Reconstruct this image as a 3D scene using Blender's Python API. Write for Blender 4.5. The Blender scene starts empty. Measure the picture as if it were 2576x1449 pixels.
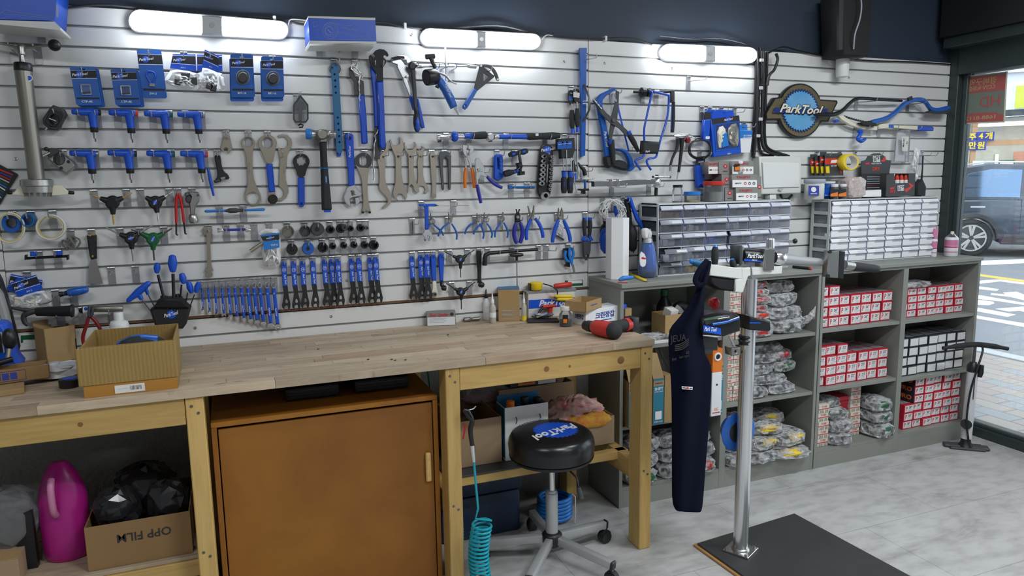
import bpy,bmesh,math,random
from mathutils import Vector,Matrix
random.seed(7)
PI=math.pi
sc=bpy.context.scene
# ---------------------------------------------------------------- camera
FPX=1803.48
CAM=Vector((-1.6495,-3.1655,1.5699))
YAW,PITCH,ROLL=math.radians(21.40),math.radians(8.531),math.radians(-.856)
_f=Vector((math.sin(YAW)*math.cos(PITCH),math.cos(YAW)*math.cos(PITCH),-math.sin(PITCH)))
_r0=Vector((math.cos(YAW),-math.sin(YAW),0));_u0=_r0.cross(_f)
_r=math.cos(ROLL)*_r0+math.sin(ROLL)*_u0
_u=-math.sin(ROLL)*_r0+math.cos(ROLL)*_u0
cam=bpy.data.cameras.new('camera');cam.sensor_width=36;cam.lens=FPX/2576*36
cam.clip_start=.02;cam.clip_end=200
camo=bpy.data.objects.new('camera',cam);sc.collection.objects.link(camo)
camo.matrix_world=Matrix(((_r.x,_u.x,-_f.x,CAM.x),(_r.y,_u.y,-_f.y,CAM.y),(_r.z,_u.z,-_f.z,CAM.z),(0,0,0,1)))
sc.camera=camo
# ---------------------------------------------------------------- world, lights, exposure
sc.view_settings.view_transform='Standard';sc.view_settings.look='None'
sc.view_settings.exposure=0.42;sc.view_settings.gamma=1;sc.view_settings.use_curve_mapping=False
w=bpy.data.worlds.new('sky');sc.world=w;w.use_nodes=True
bg=w.node_tree.nodes['Background'];bg.inputs[0].default_value=(.82,.90,1,1);bg.inputs[1].default_value=2.6
LAMP_W=25.0 # emission of the three wall lamps
def area(name,loc,sx,sy,power,col=(1,.98,.95),rot=(0,0,0)):
	l=bpy.data.lights.new(name,'AREA');l.shape='RECTANGLE';l.size=sx;l.size_y=sy;l.energy=power;l.color=col
	o=bpy.data.objects.new(name,l);sc.collection.objects.link(o);o.location=loc;o.rotation_euler=rot
	return o
area('ceiling_fill_light',(-2.6,-2.6,2.95),1.2,.2,20,(.93,.97,1))  # general room fill from assumed ceiling lamps out of view
area('ceiling_fill_light',(-.2,-2.9,2.95),1.2,.2,38,(.93,.97,1))
area('ceiling_fill_light',(1.3,-1.9,2.95),1.2,.2,34,(.93,.97,1))  # extra light added to brighten the right wall and floor, no known lamp
area('ceiling_fill_light',(1.2,-4.6,2.95),1.2,.2,30,(.93,.97,1))
sc.cycles.max_bounces=7;sc.cycles.transparent_max_bounces=24;sc.cycles.transmission_bounces=6
sc.cycles.diffuse_bounces=3;sc.cycles.glossy_bounces=3;sc.cycles.sample_clamp_indirect=6
sc.cycles.caustics_reflective=False;sc.cycles.caustics_refractive=False
# ---------------------------------------------------------------- object helpers
C=sc.collection
ORG={}
def org(o):
	while o.parent:o=o.parent
	return ORG.get(o.name,Vector((0,0,0)))
def props(o,label,cat,group=None,kind=None):
	if label:o['label']=label
	if cat:o['category']=cat
	if group:o['group']=group
	if kind:o['kind']=kind
	return o
def thing(name,label,cat,loc,group=None):
	o=bpy.data.objects.new(name,None);o.empty_display_size=.03;C.objects.link(o)
	o.location=loc;ORG[o.name]=Vector(loc)
	return props(o,label,cat,group)
def link(name,me,mat,parent=None,label=None):
	o=bpy.data.objects.new(name,me);C.objects.link(o)
	if mat is not None and not me.materials:me.materials.append(M(mat))
	if parent is not None:
		o.parent=parent;me.transform(Matrix.Translation(-org(parent)))
	if label:o['label']=label
	return o
def topmesh(o,label,cat,group=None,kind=None): # a thing that is one mesh: origin moves to its middle bottom
	me=o.data;n=len(me.vertices)
	xs=[v.co for v in me.vertices]
	c=Vector((sum(v.x for v in xs)/n,sum(v.y for v in xs)/n,min(v.z for v in xs)))
	me.transform(Matrix.Translation(-c));o.location=c;ORG[o.name]=c
	return props(o,label,cat,group,kind)
def rawmesh(name,vs,fs,smooth=False):
	me=bpy.data.meshes.new(name);me.from_pydata([tuple(v)for v in vs],[],fs);me.update()
	if smooth:me.polygons.foreach_set('use_smooth',[True]*len(me.polygons))
	return me
def shade(me,ang=35):
	me.polygons.foreach_set('use_smooth',[True]*len(me.polygons));me.set_sharp_from_angle(angle=math.radians(ang));return me
CUBE_F=[(0,3,2,1),(4,5,6,7),(0,1,5,4),(1,2,6,5),(2,3,7,6),(3,0,4,7)]
def cubev(x0,x1,y0,y1,z0,z1):
	return[Vector(p)for p in((x0,y0,z0),(x1,y0,z0),(x1,y1,z0),(x0,y1,z0),(x0,y0,z1),(x1,y0,z1),(x1,y1,z1),(x0,y1,z1))]
def bev(me,b,seg=1):
	bm=bmesh.new();bm.from_mesh(me)
	bmesh.ops.bevel(bm,geom=list(bm.edges),offset=b,segments=seg,affect='EDGES',profile=.5)
	bm.to_mesh(me);bm.free();return me
def box(parent,name,x0,x1,y0,y1,z0,z1,mat,b=0,rz=0,label=None,seg=1,rx=0,ry=0):
	c=Vector(((x0+x1)/2,(y0+y1)/2,(z0+z1)/2))
	vs=cubev(x0-c.x,x1-c.x,y0-c.y,y1-c.y,z0-c.z,z1-c.z)
	me=rawmesh(name,vs,CUBE_F)
	if b:bev(me,b,seg)
	if b and seg>1:shade(me,40)
	me.transform(Matrix.Translation(c)@Matrix.Rotation(rz,4,'Z')@Matrix.Rotation(ry,4,'Y')@Matrix.Rotation(rx,4,'X'))
	return link(name,me,mat,parent,label)
def frame_box(parent,name,P,u,v,n,su,sv,sn,mat,b=0,label=None,seg=1):
	"""box with corner P spanning su*u, sv*v, sn*n (orthonormal world axes)"""
	u,v,n=Vector(u),Vector(v),Vector(n);P=Vector(P)
	vs=[P+u*a*su+v*c*sv+n*d*sn for d in(0,1)for a,c in((0,0),(1,0),(1,1),(0,1))]
	me=rawmesh(name,vs,CUBE_F)
	if u.cross(v).dot(n)*su*sv*sn<0:me.flip_normals()
	if b:bev(me,b,seg)
	if b and seg>1:shade(me,40)
	return link(name,me,mat,parent,label)
# joined boxes in one mesh (for a part made of a few bars)
def bars(parent,name,lst,mat,label=None):
	vs,fs=[],[]
	for t in lst:
		k=len(vs);vs+=cubev(*t);fs+=[tuple(i+k for i in f)for f in CUBE_F]
	return link(name,rawmesh(name,vs,fs),mat,parent,label)
# ---- tubes
def tube_mesh(name,pts,r,n=8,closed=False,caps=True,flat=1.0):
	pts=[Vector(p)for p in pts];m=len(pts)
	rs=list(r)if hasattr(r,'__len__')else[r]*m
	vs,fs=[],[]
	tang=[]
	for i in range(m):
		a=pts[(i-1)%m]if(closed or i>0)else pts[i]
		b=pts[(i+1)%m]if(closed or i<m-1)else pts[i]
		t=b-a
		if t.length<1e-9:t=Vector((0,0,1))
		tang.append(t.normalized())
	up=Vector((0,1,0))if abs(tang[0].y)<.9 else Vector((0,0,1))
	x=(up-tang[0]*up.dot(tang[0])).normalized()
	for i in range(m):
		x=(x-tang[i]*x.dot(tang[i]))
		x=x.normalized()if x.length>1e-6 else tang[i].orthogonal().normalized()
		y=tang[i].cross(x)
		for k in range(n):
			a=2*PI*k/n
			vs.append(pts[i]+(x*math.cos(a)*flat+y*math.sin(a))*rs[i])
	seg=m if closed else m-1
	for i in range(seg):
		j=(i+1)%m
		for k in range(n):
			l=(k+1)%n
			fs.append((i*n+k,i*n+l,j*n+l,j*n+k))
	if caps and not closed:
		fs.append(tuple(reversed(range(n))));fs.append(tuple((m-1)*n+k for k in range(n)))
	return shade(rawmesh(name,vs,fs),50)
def tube(parent,name,pts,r,mat,n=8,closed=False,caps=True,label=None,flat=1.0):
	return link(name,tube_mesh(name,pts,r,n,closed,caps,flat),mat,parent,label)
def lathe(parent,name,a,b,prof,mat,n=16,label=None):
	"""turned body from a to b; prof: (t, radius in metres)"""
	a,b=Vector(a),Vector(b)
	return tube(parent,name,[a+(b-a)*t for t,_ in prof],[max(q,.0002)for _,q in prof],mat,n,label=label)
def smooth_path(pts,k=6,closed=False):
	pts=[Vector(p)for p in pts];m=len(pts);out=[]
	for i in range(m if closed else m-1):
		p0=pts[(i-1)%m]if closed or i>0 else pts[i]
		p1,p2=pts[i],pts[(i+1)%m]
		p3=pts[(i+2)%m]if closed or i<m-2 else p2
		for j in range(k):
			t=j/k
			out.append(.5*((2*p1)+(p2-p0)*t+(2*p0-5*p1+4*p2-p3)*t*t+(3*p1-p0-3*p2+p3)*t**3))
	if not closed:out.append(pts[-1])
	return out
def chaikin(poly,n=1):
	for _ in range(n):
		q=[]
		for i in range(len(poly)):
			a,b=poly[i],poly[(i+1)%len(poly)]
			q+=[(a[0]*.75+b[0]*.25,a[1]*.75+b[1]*.25),(a[0]*.25+b[0]*.75,a[1]*.25+b[1]*.75)]
		poly=q
	return poly
def circ(cx,cy,rx,ry=None,n=24,a0=0,a1=360):
	ry=rx if ry is None else ry
	full=abs(a1-a0)>=360
	return[(cx+rx*math.cos(math.radians(a0+(a1-a0)*i/(n if full else n-1))),cy+ry*math.sin(math.radians(a0+(a1-a0)*i/(n if full else n-1))))for i in range(n)]
def star(cx,cy,r1,r2,n,ay=1,a0=0):
	return[(cx+(r1 if i%2 else r2)*math.cos(a0+PI*i/n),cy+ay*(r1 if i%2 else r2)*math.sin(a0+PI*i/n))for i in range(2*n)]
# ---- measuring frame: places are read off in a picture frame and turned into real points at a real distance
VX,VY,VS=0.,0.,1.
def view(x0,y0,s):
	global VX,VY,VS
	VX,VY,VS=x0,y0,s
def ray(zx,zy):
	px,py=VX+zx/VS,VY+zy/VS
	return _f+_r*((px-1288)/FPX)+_u*((724.5-py)/FPX)
def pt(zx,zy,d): # on the plane at distance d in front of the tool wall
	q=ray(zx,zy);return CAM+q*((-d-CAM.y)/q.y)
def ptz(zx,zy,z): # on the level z
	q=ray(zx,zy);return CAM+q*((z-CAM.z)/q.z)
def ptx(zx,zy,x):
	q=ray(zx,zy);return CAM+q*((x-CAM.x)/q.x)
def mpp(zx,zy,d): # metres per unit of the frame there
	return(pt(zx,zy+1,d)-pt(zx,zy,d)).length
def P3(l):
	return[pt(*q)for q in l]
def flat_mesh(name,outer,holes,th,bevel=0.0,res=1):
	cu=bpy.data.curves.new(name,'CURVE');cu.dimensions='2D';cu.fill_mode='BOTH'
	for pl in[outer]+list(holes):
		sp=cu.splines.new('POLY');sp.points.add(len(pl)-1);sp.use_cyclic_u=True
		for p,q in zip(sp.points,pl):p.co=(q[0],q[1],0,1)
	cu.extrude=max(th/2-bevel,0.00005)
	if bevel:cu.bevel_depth=bevel;cu.bevel_resolution=res-1;cu.offset=-bevel
	o=bpy.data.objects.new(name,cu);me=bpy.data.meshes.new_from_object(o)
	bpy.data.objects.remove(o);bpy.data.curves.remove(cu);me.name=name
	return me
ROTX=Matrix.Rotation(PI/2,4,'X')
def plate(parent,name,poly,d0,d1,mat,holes=(),b=0.0,sm=0,label=None,res=1):
	"""outline traced on the plane at distance d1, solid back to d0"""
	if sm:poly=chaikin(poly,sm)
	W=[pt(x,y,d1)for x,y in poly]
	ox=sum(p.x for p in W)/len(W);oz=sum(p.z for p in W)/len(W)
	th=d1-d0;b=min(b,th*.45)
	hs=[[(q.x-ox,q.z-oz)for q in(pt(x,y,d1)for x,y in h)]for h in holes]
	me=flat_mesh(name,[(p.x-ox,p.z-oz)for p in W],hs,th,b,res)
	me.transform(Matrix.Translation((ox,-(d0+d1)/2,oz))@ROTX)
	if b:shade(me,60)
	return link(name,me,mat,parent,label)
def ptube(parent,name,l,r,mat,n=8,sm=0,closed=False,label=None,flat=1.0):
	"""tube through frame points (x, y, d); r in frame units (one or a list)"""
	W=P3(l)
	if sm:W2=smooth_path(W,sm,closed)
	else:W2=W
	if hasattr(r,'__len__'):
		rm=[q*mpp(*p)for q,p in zip(r,l)]
		if sm:
			out=[]
			for i in range(len(rm)-1):out+=[rm[i]+(rm[i+1]-rm[i])*j/sm for j in range(sm)]
			rm=out+[rm[-1]]
	else:rm=r*mpp(*l[0])
	return tube(parent,name,W2,rm,mat,n,closed,label=label,flat=flat)
def plathe(parent,name,a,b,prof,mat,n=16,label=None):
	k=mpp(*a);return lathe(parent,name,pt(*a),pt(*b),[(t,q*k)for t,q in prof],mat,n,label)
def ball(parent,name,c,r,mat,n=12,sz=1.0):
	c=Vector(c);m=8
	return tube(parent,name,[c+Vector((0,0,-r*sz*math.cos(PI*i/m)))for i in range(m+1)],[max(r*math.sin(PI*i/m),r*.03)for i in range(m+1)],mat,n)
# ---- lettering
TXT={}
def text_mesh(s,shear=0.0,bold=0.0,align='CENTER',space=1.0):
	k=(s,shear,bold,align,space)
	if k not in TXT:
		cu=bpy.data.curves.new('lettering','FONT');cu.body=s;cu.size=1;cu.shear=shear;cu.offset=bold;cu.space_character=space
		cu.align_x=align;cu.align_y='CENTER';cu.resolution_u=2;cu.extrude=.006
		o=bpy.data.objects.new('lettering',cu);me=bpy.data.meshes.new_from_object(o)
		bpy.data.objects.remove(o);bpy.data.curves.remove(cu);TXT[k]=me
	return TXT[k].copy()
def text3(parent,s,P,u,v,size,mat,shear=0.0,bold=0.012,align='CENTER',name='lettering',width=None,space=1.0):
	"""lettering at P, reading along u with upright v; size = cap height in metres (width: fit to this width)"""
	me=text_mesh(s,shear,bold,align,space);u,v=Vector(u).normalized(),Vector(v).normalized();n=u.cross(v)
	sx=sy=size/.72
	if width:
		xs=[q.co.x for q in me.vertices];sx=width/max(max(xs)-min(xs),1e-6)
	P=Vector(P)
	me.transform(Matrix(((u.x*sx,v.x*sy,n.x*.05,P.x),(u.y*sx,v.y*sy,n.y*.05,P.y),(u.z*sx,v.z*sy,n.z*.05,P.z),(0,0,0,1))))
	return link(name,me,mat,parent)
def ptext(parent,s,zx,zy,d,h,mat,rot=0,shear=0.0,bold=0.012,width=None,align='CENTER',space=1.0):
	"""lettering on a plane facing the room; h, width in frame units; rot degrees counter-clockwise"""
	a=math.radians(rot);k=mpp(zx,zy,d)
	return text3(parent,s,pt(zx,zy,d),(math.cos(a),0,math.sin(a)),(-math.sin(a),0,math.cos(a)),h*k,mat,shear,bold,align,'lettering',width*k if width else None,space)
# ---------------------------------------------------------------- materials
MAT={}
def pr(name,col,rough=.5,metal=0.0,spec=.5,noise=None,bump=None,trans=0.0,alpha=1.0,emit=None,coat=0.0):
	"""noise: (scale, amount, second colour, stretch); bump: (scale, strength)"""
	m=bpy.data.materials.new(name);m.use_nodes=True;nt=m.node_tree;b=nt.nodes['Principled BSDF']
	b.inputs['Base Color'].default_value=(*col,1);b.inputs['Roughness'].default_value=rough;b.inputs['Metallic'].default_value=metal
	b.inputs['Specular IOR Level'].default_value=spec;b.inputs['Transmission Weight'].default_value=trans;b.inputs['Alpha'].default_value=alpha
	b.inputs['Coat Weight'].default_value=coat
	if emit:b.inputs['Emission Color'].default_value=(*emit[0],1);b.inputs['Emission Strength'].default_value=emit[1]
	if noise or bump:
		tc=nt.nodes.new('ShaderNodeTexCoord');mp=nt.nodes.new('ShaderNodeMapping');nt.links.new(tc.outputs['Object'],mp.inputs['Vector'])
	if noise:
		s,amt,c2,st=noise
		mp.inputs['Scale'].default_value=st
		nz=nt.nodes.new('ShaderNodeTexNoise');nz.inputs['Scale'].default_value=s;nz.inputs['Detail'].default_value=5;nz.inputs['Roughness'].default_value=.6
		nt.links.new(mp.outputs[0],nz.inputs['Vector'])
		rp=nt.nodes.new('ShaderNodeValToRGB');rp.color_ramp.elements[0].position=.5-.5*(1-amt)-.001 if False else .35;rp.color_ramp.elements[1].position=.68
		rp.color_ramp.elements[0].color=(*col,1);rp.color_ramp.elements[1].color=tuple(a+(c-a)*amt for a,c in zip(col,c2))+(1,)
		nt.links.new(nz.outputs['Fac'],rp.inputs['Fac']);nt.links.new(rp.outputs['Color'],b.inputs['Base Color'])
	if bump:
		nb=nt.nodes.new('ShaderNodeTexNoise');nb.inputs['Scale'].default_value=bump[0];nb.inputs['Detail'].default_value=4
		nt.links.new(tc.outputs['Object'],nb.inputs['Vector'])
		bp=nt.nodes.new('ShaderNodeBump');bp.inputs['Strength'].default_value=bump[1];bp.inputs['Distance'].default_value=.01
		nt.links.new(nb.outputs['Fac'],bp.inputs['Height']);nt.links.new(bp.outputs[0],b.inputs['Normal'])
	MAT[name]=m;return m
def M(n):return MAT[n]if isinstance(n,str)else n
def clear(name,col,gloss=.18,tint=.85,rough=.08):
	"""thin clear plastic or pane: mostly see-through with a surface sheen"""
	m=bpy.data.materials.new(name);m.use_nodes=True;nt=m.node_tree;nt.nodes.clear()
	out=nt.nodes.new('ShaderNodeOutputMaterial');mix=nt.nodes.new('ShaderNodeMixShader');t=nt.nodes.new('ShaderNodeBsdfTransparent')
	p=nt.nodes.new('ShaderNodeBsdfPrincipled');p.inputs['Base Color'].default_value=(*col,1);p.inputs['Roughness'].default_value=rough
	t.inputs[0].default_value=(tint,tint,tint,1)if not hasattr(tint,'__len__')else(*tint,1)
	fr=nt.nodes.new('ShaderNodeFresnel');fr.inputs['IOR'].default_value=1.45
	ad=nt.nodes.new('ShaderNodeMath');ad.operation='ADD';ad.inputs[1].default_value=gloss;ad.use_clamp=True
	nt.links.new(fr.outputs[0],ad.inputs[0]);nt.links.new(ad.outputs[0],mix.inputs[0]);nt.links.new(t.outputs[0],mix.inputs[1]);nt.links.new(p.outputs[0],mix.inputs[2])
	nt.links.new(mix.outputs[0],out.inputs[0]);MAT[name]=m;return m
def lamp_mat(name,col,st):
	m=bpy.data.materials.new(name);m.use_nodes=True;nt=m.node_tree;nt.nodes.clear()
	o=nt.nodes.new('ShaderNodeOutputMaterial');e=nt.nodes.new('ShaderNodeEmission');e.inputs[0].default_value=(*col,1);e.inputs[1].default_value=st
	nt.links.new(e.outputs[0],o.inputs[0]);MAT[name]=m
one=(1,1,1)
pr('slat',(.74,.745,.735),.38,noise=(3,.25,(.70,.71,.70),one))
pr('groove',(.34,.345,.35),.45,.4)
pr('mdf',(.17,.085,.045),.8)
pr('plaster',(.33,.34,.33),.95,bump=(60,.8))
pr('navy_wall',(.026,.040,.066),.6)
pr('ceil_dark',(.012,.014,.018),.5)
pr('room_wall',(.5,.5,.5),.8)
pr('frame_dark',(.030,.042,.044),.4)
pr('frame_grey',(.055,.075,.075),.4)
pr('white_pl',(.78,.79,.78),.35);pr('offwhite',(.68,.69,.66),.4);pr('lampcap',(.62,.64,.66),.4)
pr('blue',(.010,.09,.60),.35);pr('blue_h',(.008,.075,.54),.3,coat=.3);pr('violet_h',(.022,.028,.32),.35)
pr('blue2',(.012,.11,.47),.32,coat=.2);pr('teal',(.015,.13,.29),.45);pr('sky_blue',(.02,.20,.62),.35)
pr('cardblue',(.014,.11,.44),.35,coat=.3);pr('cardblue2',(.012,.075,.32),.4);pr('black',(.010,.010,.012),.4)
pr('black_m',(.014,.014,.016),.6);pr('softblack',(.02,.022,.025),.75);pr('charcoal',(.045,.048,.052),.55)
pr('chrome',(.72,.73,.75),.22,.9);pr('steel',(.45,.44,.42),.35,1);pr('hook',(.42,.43,.45),.38,.75);pr('bright',(.75,.76,.78),.2,1)
pr('tan_steel',(.36,.32,.265),.42,.65,noise=(6,.35,(.27,.24,.2),one));pr('nickel',(.30,.285,.25),.36,.8);pr('dark_steel',(.10,.105,.11),.42,.6)
pr('iron',(.06,.062,.065),.5,.3);pr('white',(.86,.86,.86),.5);pr('print_w',(.80,.82,.84),.5);pr('print_g',(.42,.46,.52),.6);pr('red',(.55,.012,.018),.4)
pr('redplast',(.62,.035,.02),.4);pr('darkred',(.22,.012,.012),.4);pr('orange',(.80,.20,.02),.45);pr('yellow',(.85,.62,.02),.4);pr('green',(.006,.11,.035),.4)
pr('brass',(.65,.45,.15),.35,.8);pr('rubber',(.018,.018,.018),.8);pr('cream',(.80,.76,.62),.5)
pr('paper',(.74,.73,.70),.7);pr('print_r',(.62,.03,.05),.6);pr('print_k',(.03,.03,.035),.6);pr('print_b',(.03,.05,.32),.6);pr('greylabel',(.25,.25,.235),.6)
clear('clearp',(.9,.92,.95),.05,.93);clear('clear2',(.85,.88,.92),.10,.86);clear('bag',(.95,.96,.98),.12,.88,.2)
clear('smoke',(.6,.63,.72),.035,(.80,.81,.85));clear('drawer_clear',(.9,.92,.96),.05,(.90,.91,.94));clear('glass',(.9,.95,.95),.015,(.93,.96,.95),.01)
lamp_mat('lamp',(.86,.93,1),LAMP_W)
# ---------------------------------------------------------------- the room
def glassmat():
	m=bpy.data.materials.new('window_glass');m.use_nodes=True;nt=m.node_tree;nt.nodes.clear()
	out=nt.nodes.new('ShaderNodeOutputMaterial');mix=nt.nodes.new('ShaderNodeMixShader');t=nt.nodes.new('ShaderNodeBsdfTransparent');g=nt.nodes.new('ShaderNodeBsdfGlossy')
	t.inputs[0].default_value=(.93,.96,.96,1);g.inputs['Roughness'].default_value=0.0;fr=nt.nodes.new('ShaderNodeFresnel');fr.inputs['IOR'].default_value=1.6
	nt.links.new(fr.outputs[0],mix.inputs[0]);nt.links.new(t.outputs[0],mix.inputs[1]);nt.links.new(g.outputs[0],mix.inputs[2]);nt.links.new(mix.outputs[0],out.inputs[0])
	MAT['window_glass']=m
glassmat()
def floormat():
	m=bpy.data.materials.new('vinyl_floor');m.use_nodes=True;nt=m.node_tree;b=nt.nodes['Principled BSDF'];L=nt.links.new
	tc=nt.nodes.new('ShaderNodeTexCoord')
	n1=nt.nodes.new('ShaderNodeTexNoise');n1.inputs['Scale'].default_value=2.2;n1.inputs['Detail'].default_value=9;n1.inputs['Roughness'].default_value=.68;n1.inputs['Distortion'].default_value=.6
	mp=nt.nodes.new('ShaderNodeMapping');mp.inputs['Scale'].default_value=(1.0,2.2,1);mp.inputs['Rotation'].default_value=(0,0,.35);L(tc.outputs['Object'],mp.inputs[0]);L(mp.outputs[0],n1.inputs['Vector'])
	r=nt.nodes.new('ShaderNodeValToRGB');e=r.color_ramp.elements;e[0].position=.32;e[0].color=(.33,.325,.31,1);e[1].position=.62;e[1].color=(.52,.525,.515,1)
	x=r.color_ramp.elements.new(.44);x.color=(.46,.46,.45,1);L(n1.outputs['Fac'],r.inputs['Fac'])
	n2=nt.nodes.new('ShaderNodeTexNoise');n2.inputs['Scale'].default_value=9;n2.inputs['Detail'].default_value=8;L(mp.outputs[0],n2.inputs['Vector'])
	mx=nt.nodes.new('ShaderNodeMix');mx.data_type='RGBA';mx.blend_type='MULTIPLY';mx.inputs[0].default_value=.35
	r2=nt.nodes.new('ShaderNodeValToRGB');r2.color_ramp.elements[0].position=.34;r2.color_ramp.elements[0].color=(.45,.43,.4,1);r2.color_ramp.elements[1].position=.55;r2.color_ramp.elements[1].color=(1,1,1,1)
	L(n2.outputs['Fac'],r2.inputs['Fac']);L(r.outputs[0],mx.inputs[6]);L(r2.outputs[0],mx.inputs[7])
	br=nt.nodes.new('ShaderNodeTexBrick');br.inputs['Scale'].default_value=1;br.inputs['Mortar Size'].default_value=.0016;br.inputs['Brick Width'].default_value=.92;br.inputs['Row Height'].default_value=.46
	br.inputs['Color1'].default_value=br.inputs['Color2'].default_value=(1,1,1,1);br.inputs['Mortar'].default_value=(.6,.6,.6,1)
	m2=nt.nodes.new('ShaderNodeMapping');m2.inputs['Rotation'].default_value=(0,0,0);L(tc.outputs['Object'],m2.inputs[0]);L(m2.outputs[0],br.inputs['Vector'])
	m3=nt.nodes.new('ShaderNodeMix');m3.data_type='RGBA';m3.blend_type='MULTIPLY';m3.inputs[0].default_value=1
	L(mx.outputs[2],m3.inputs[6]);L(br.outputs[0],m3.inputs[7]);L(m3.outputs[2],b.inputs['Base Color'])
	b.inputs['Roughness'].default_value=.38;MAT['vinyl_floor']=m
floormat()
def st(o):o['kind']='structure';return o
fl=box(None,'floor',-5.2,2.5,-6.2,.05,-.08,0,'vinyl_floor');st(fl)
st(box(None,'ceiling',-5.2,2.6,-6.2,.2,3.0,3.08,'ceil_dark'))
st(box(None,'wall_left',-5.2,-5.1,-6.2,.2,0,3.0,'room_wall'))
st(box(None,'wall_front',-5.2,2.6,-6.2,-6.1,0,3.0,'room_wall'))
# tool wall: backing with slats
wb=box(None,'wall_back',-5.2,2.5,.022,.2,0,3.0,'navy_wall');st(wb)
PITCH_Z,Z0=.075,1.035
def gz(i):return Z0+i*PITCH_Z
def slat_run(x0,x1,dz,i0,i1):
	h=PITCH_Z-.0085
	me=rawmesh('slat',cubev(x0,x1,0,.010,-h/2,h/2),CUBE_F);me.materials.append(M('slat'));bev(me,.0018)
	for i in range(i0,i1):
		o=bpy.data.objects.new('slat',me);C.objects.link(o);o.parent=wb;o.location=(0,0,gz(i)+PITCH_Z/2+dz)
	box(wb,'slat_backing',x0,x1,.010,.021,gz(i0)+dz,gz(i1)+dz-.004,'groove')
SX0,SX1=-2.4385,2.4325
slat_run(-3.4,SX0-.002,.004,0,16);slat_run(SX0,-.0015,0,0,16);slat_run(.0015,SX1,-.0042,0,16)
slat_run(-3.4,SX0-.002,-.006,-3,0);slat_run(SX0,-.0015,-.006,-3,0);slat_run(.0015,SX1,-.006,-3,0)
box(wb,'joint_strip',-3.4,SX1,.004,.0215,gz(0)-.006,gz(0)+.003,'mdf')
box(wb,'seam_strip',-.0014,.0014,.003,.0215,gz(-3),gz(16),'mdf');box(wb,'seam_strip',SX0-.0019,SX0-.0001,.003,.0215,gz(-3),gz(16),'mdf')
st(box(None,'wall_plaster',-5.2,SX1,.0,.021,0,gz(-3)-.008,'plaster'))
view(0,0,1)
for px,py in((855,130),(1419,155),(1521,159),(1690,172),(1532,662),(872,706),(833,796),(491,825),(1422,668),(2135,195),(40,400),(1035,88)):
	q=pt(px,py,0);sw=tube(wb,'wall_screw',[q+Vector((0,.002,0)),q+Vector((0,-.0022,0)),q+Vector((0,-.0022,0))*1],[.006,.006,.002],'steel',12)
# small stickers on the lowest slat
s1=plate(None,'wall_sticker',[(1421,706),(1467,704),(1467,718),(1421,721)],0.0002,.0008,'green')
topmesh(s1,'small green and white sticker on the slats above the tool tray','sticker');plate(s1,'label_patch',[(1429,706),(1465,705),(1465,712),(1429,714)],.0008,.0011,'white')
s2=plate(None,'wall_sticker',[(50,842),(92,840),(92,878),(50,880)],0.0002,.0008,'white')
topmesh(s2,'white and green sticker below the brown joint beside the small carton','sticker');plate(s2,'label_patch',[(52,844),(92,842),(92,854),(58,855),(58,862),(52,863)],.0008,.0011,'green')
# storefront: frame, glass, header
GX=2.5
w1=thing('window_1',None,None,(GX,-2,0));w1['kind']='structure'
box(w1,'post',2.434,2.535,-.055,.2,0,3.0,'frame_dark',.003)
box(w1,'post_trim',2.475,2.53,-.085,-.055,.06,2.15,'frame_grey',.003)
box(w1,'sill',2.455,2.56,-6.1,-.056,0,.055,'frame_dark',.003)
box(w1,'sill_lip',2.485,2.56,-6.1,-.056,.055,.075,'frame_grey',.003)
box(w1,'header',2.42,2.56,-6.1,-.056,2.15,2.36,'frame_dark',.004)
box(w1,'header_step',2.33,2.42,-6.1,-.02,2.30,2.36,'frame_dark',.004)
box(w1,'upper_panel',2.30,2.56,-6.1,-.02,2.36,3.0,'ceil_dark')
box(w1,'mullion',2.465,2.535,-2.68,-2.60,.075,2.15,'frame_dark',.003)
box(w1,'glass_pane',GX-.004,GX+.004,-2.60,-.085,.06,2.15,'window_glass')
box(w1,'glass_pane',GX-.004,GX+.004,-6.1,-2.68,.06,2.15,'window_glass')
# black ledge and flue box above the wall panels
view(1900,0,3.8107)
t=thing('wall_conduit_box','dark ceiling unit with a grey conduit above the slat wall','ceiling unit',pt(950,500,.05))
plate(t,'body',[(835,-60),(1130,-60),(1105,505),(1085,545),(850,530)],.0,.16,'black_m',b=.01)
plate(t,'side_channel',[(806,-60),(846,-60),(838,475),(800,475)],.16,.175,'charcoal')
tube(t,'cable',smooth_path(P3([(1005,-60,.19),(1018,60,.19),(1000,190,.19),(955,330,.19),(942,470,.17)]),5),.004,'print_g',8)
# white motion sensor
t=thing('motion_sensor','white cylindrical alarm sensor on a bracket near the wall top','sensor',pt(835,640,.03))
plate(t,'bracket',[(712,535),(838,520),(838,600),(775,615),(715,612)],-.0,.008,'white_pl',sm=1)
plate(t,'arm',[(745,530),(838,522),(838,552),(748,552)],.008,.06,'white_pl')
plathe(t,'body',(840,548,.055),(832,742,.055),[(0,50),(.02,62),(.1,65),(.9,60),(.97,56),(1,40)],'white_pl',24)
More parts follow.
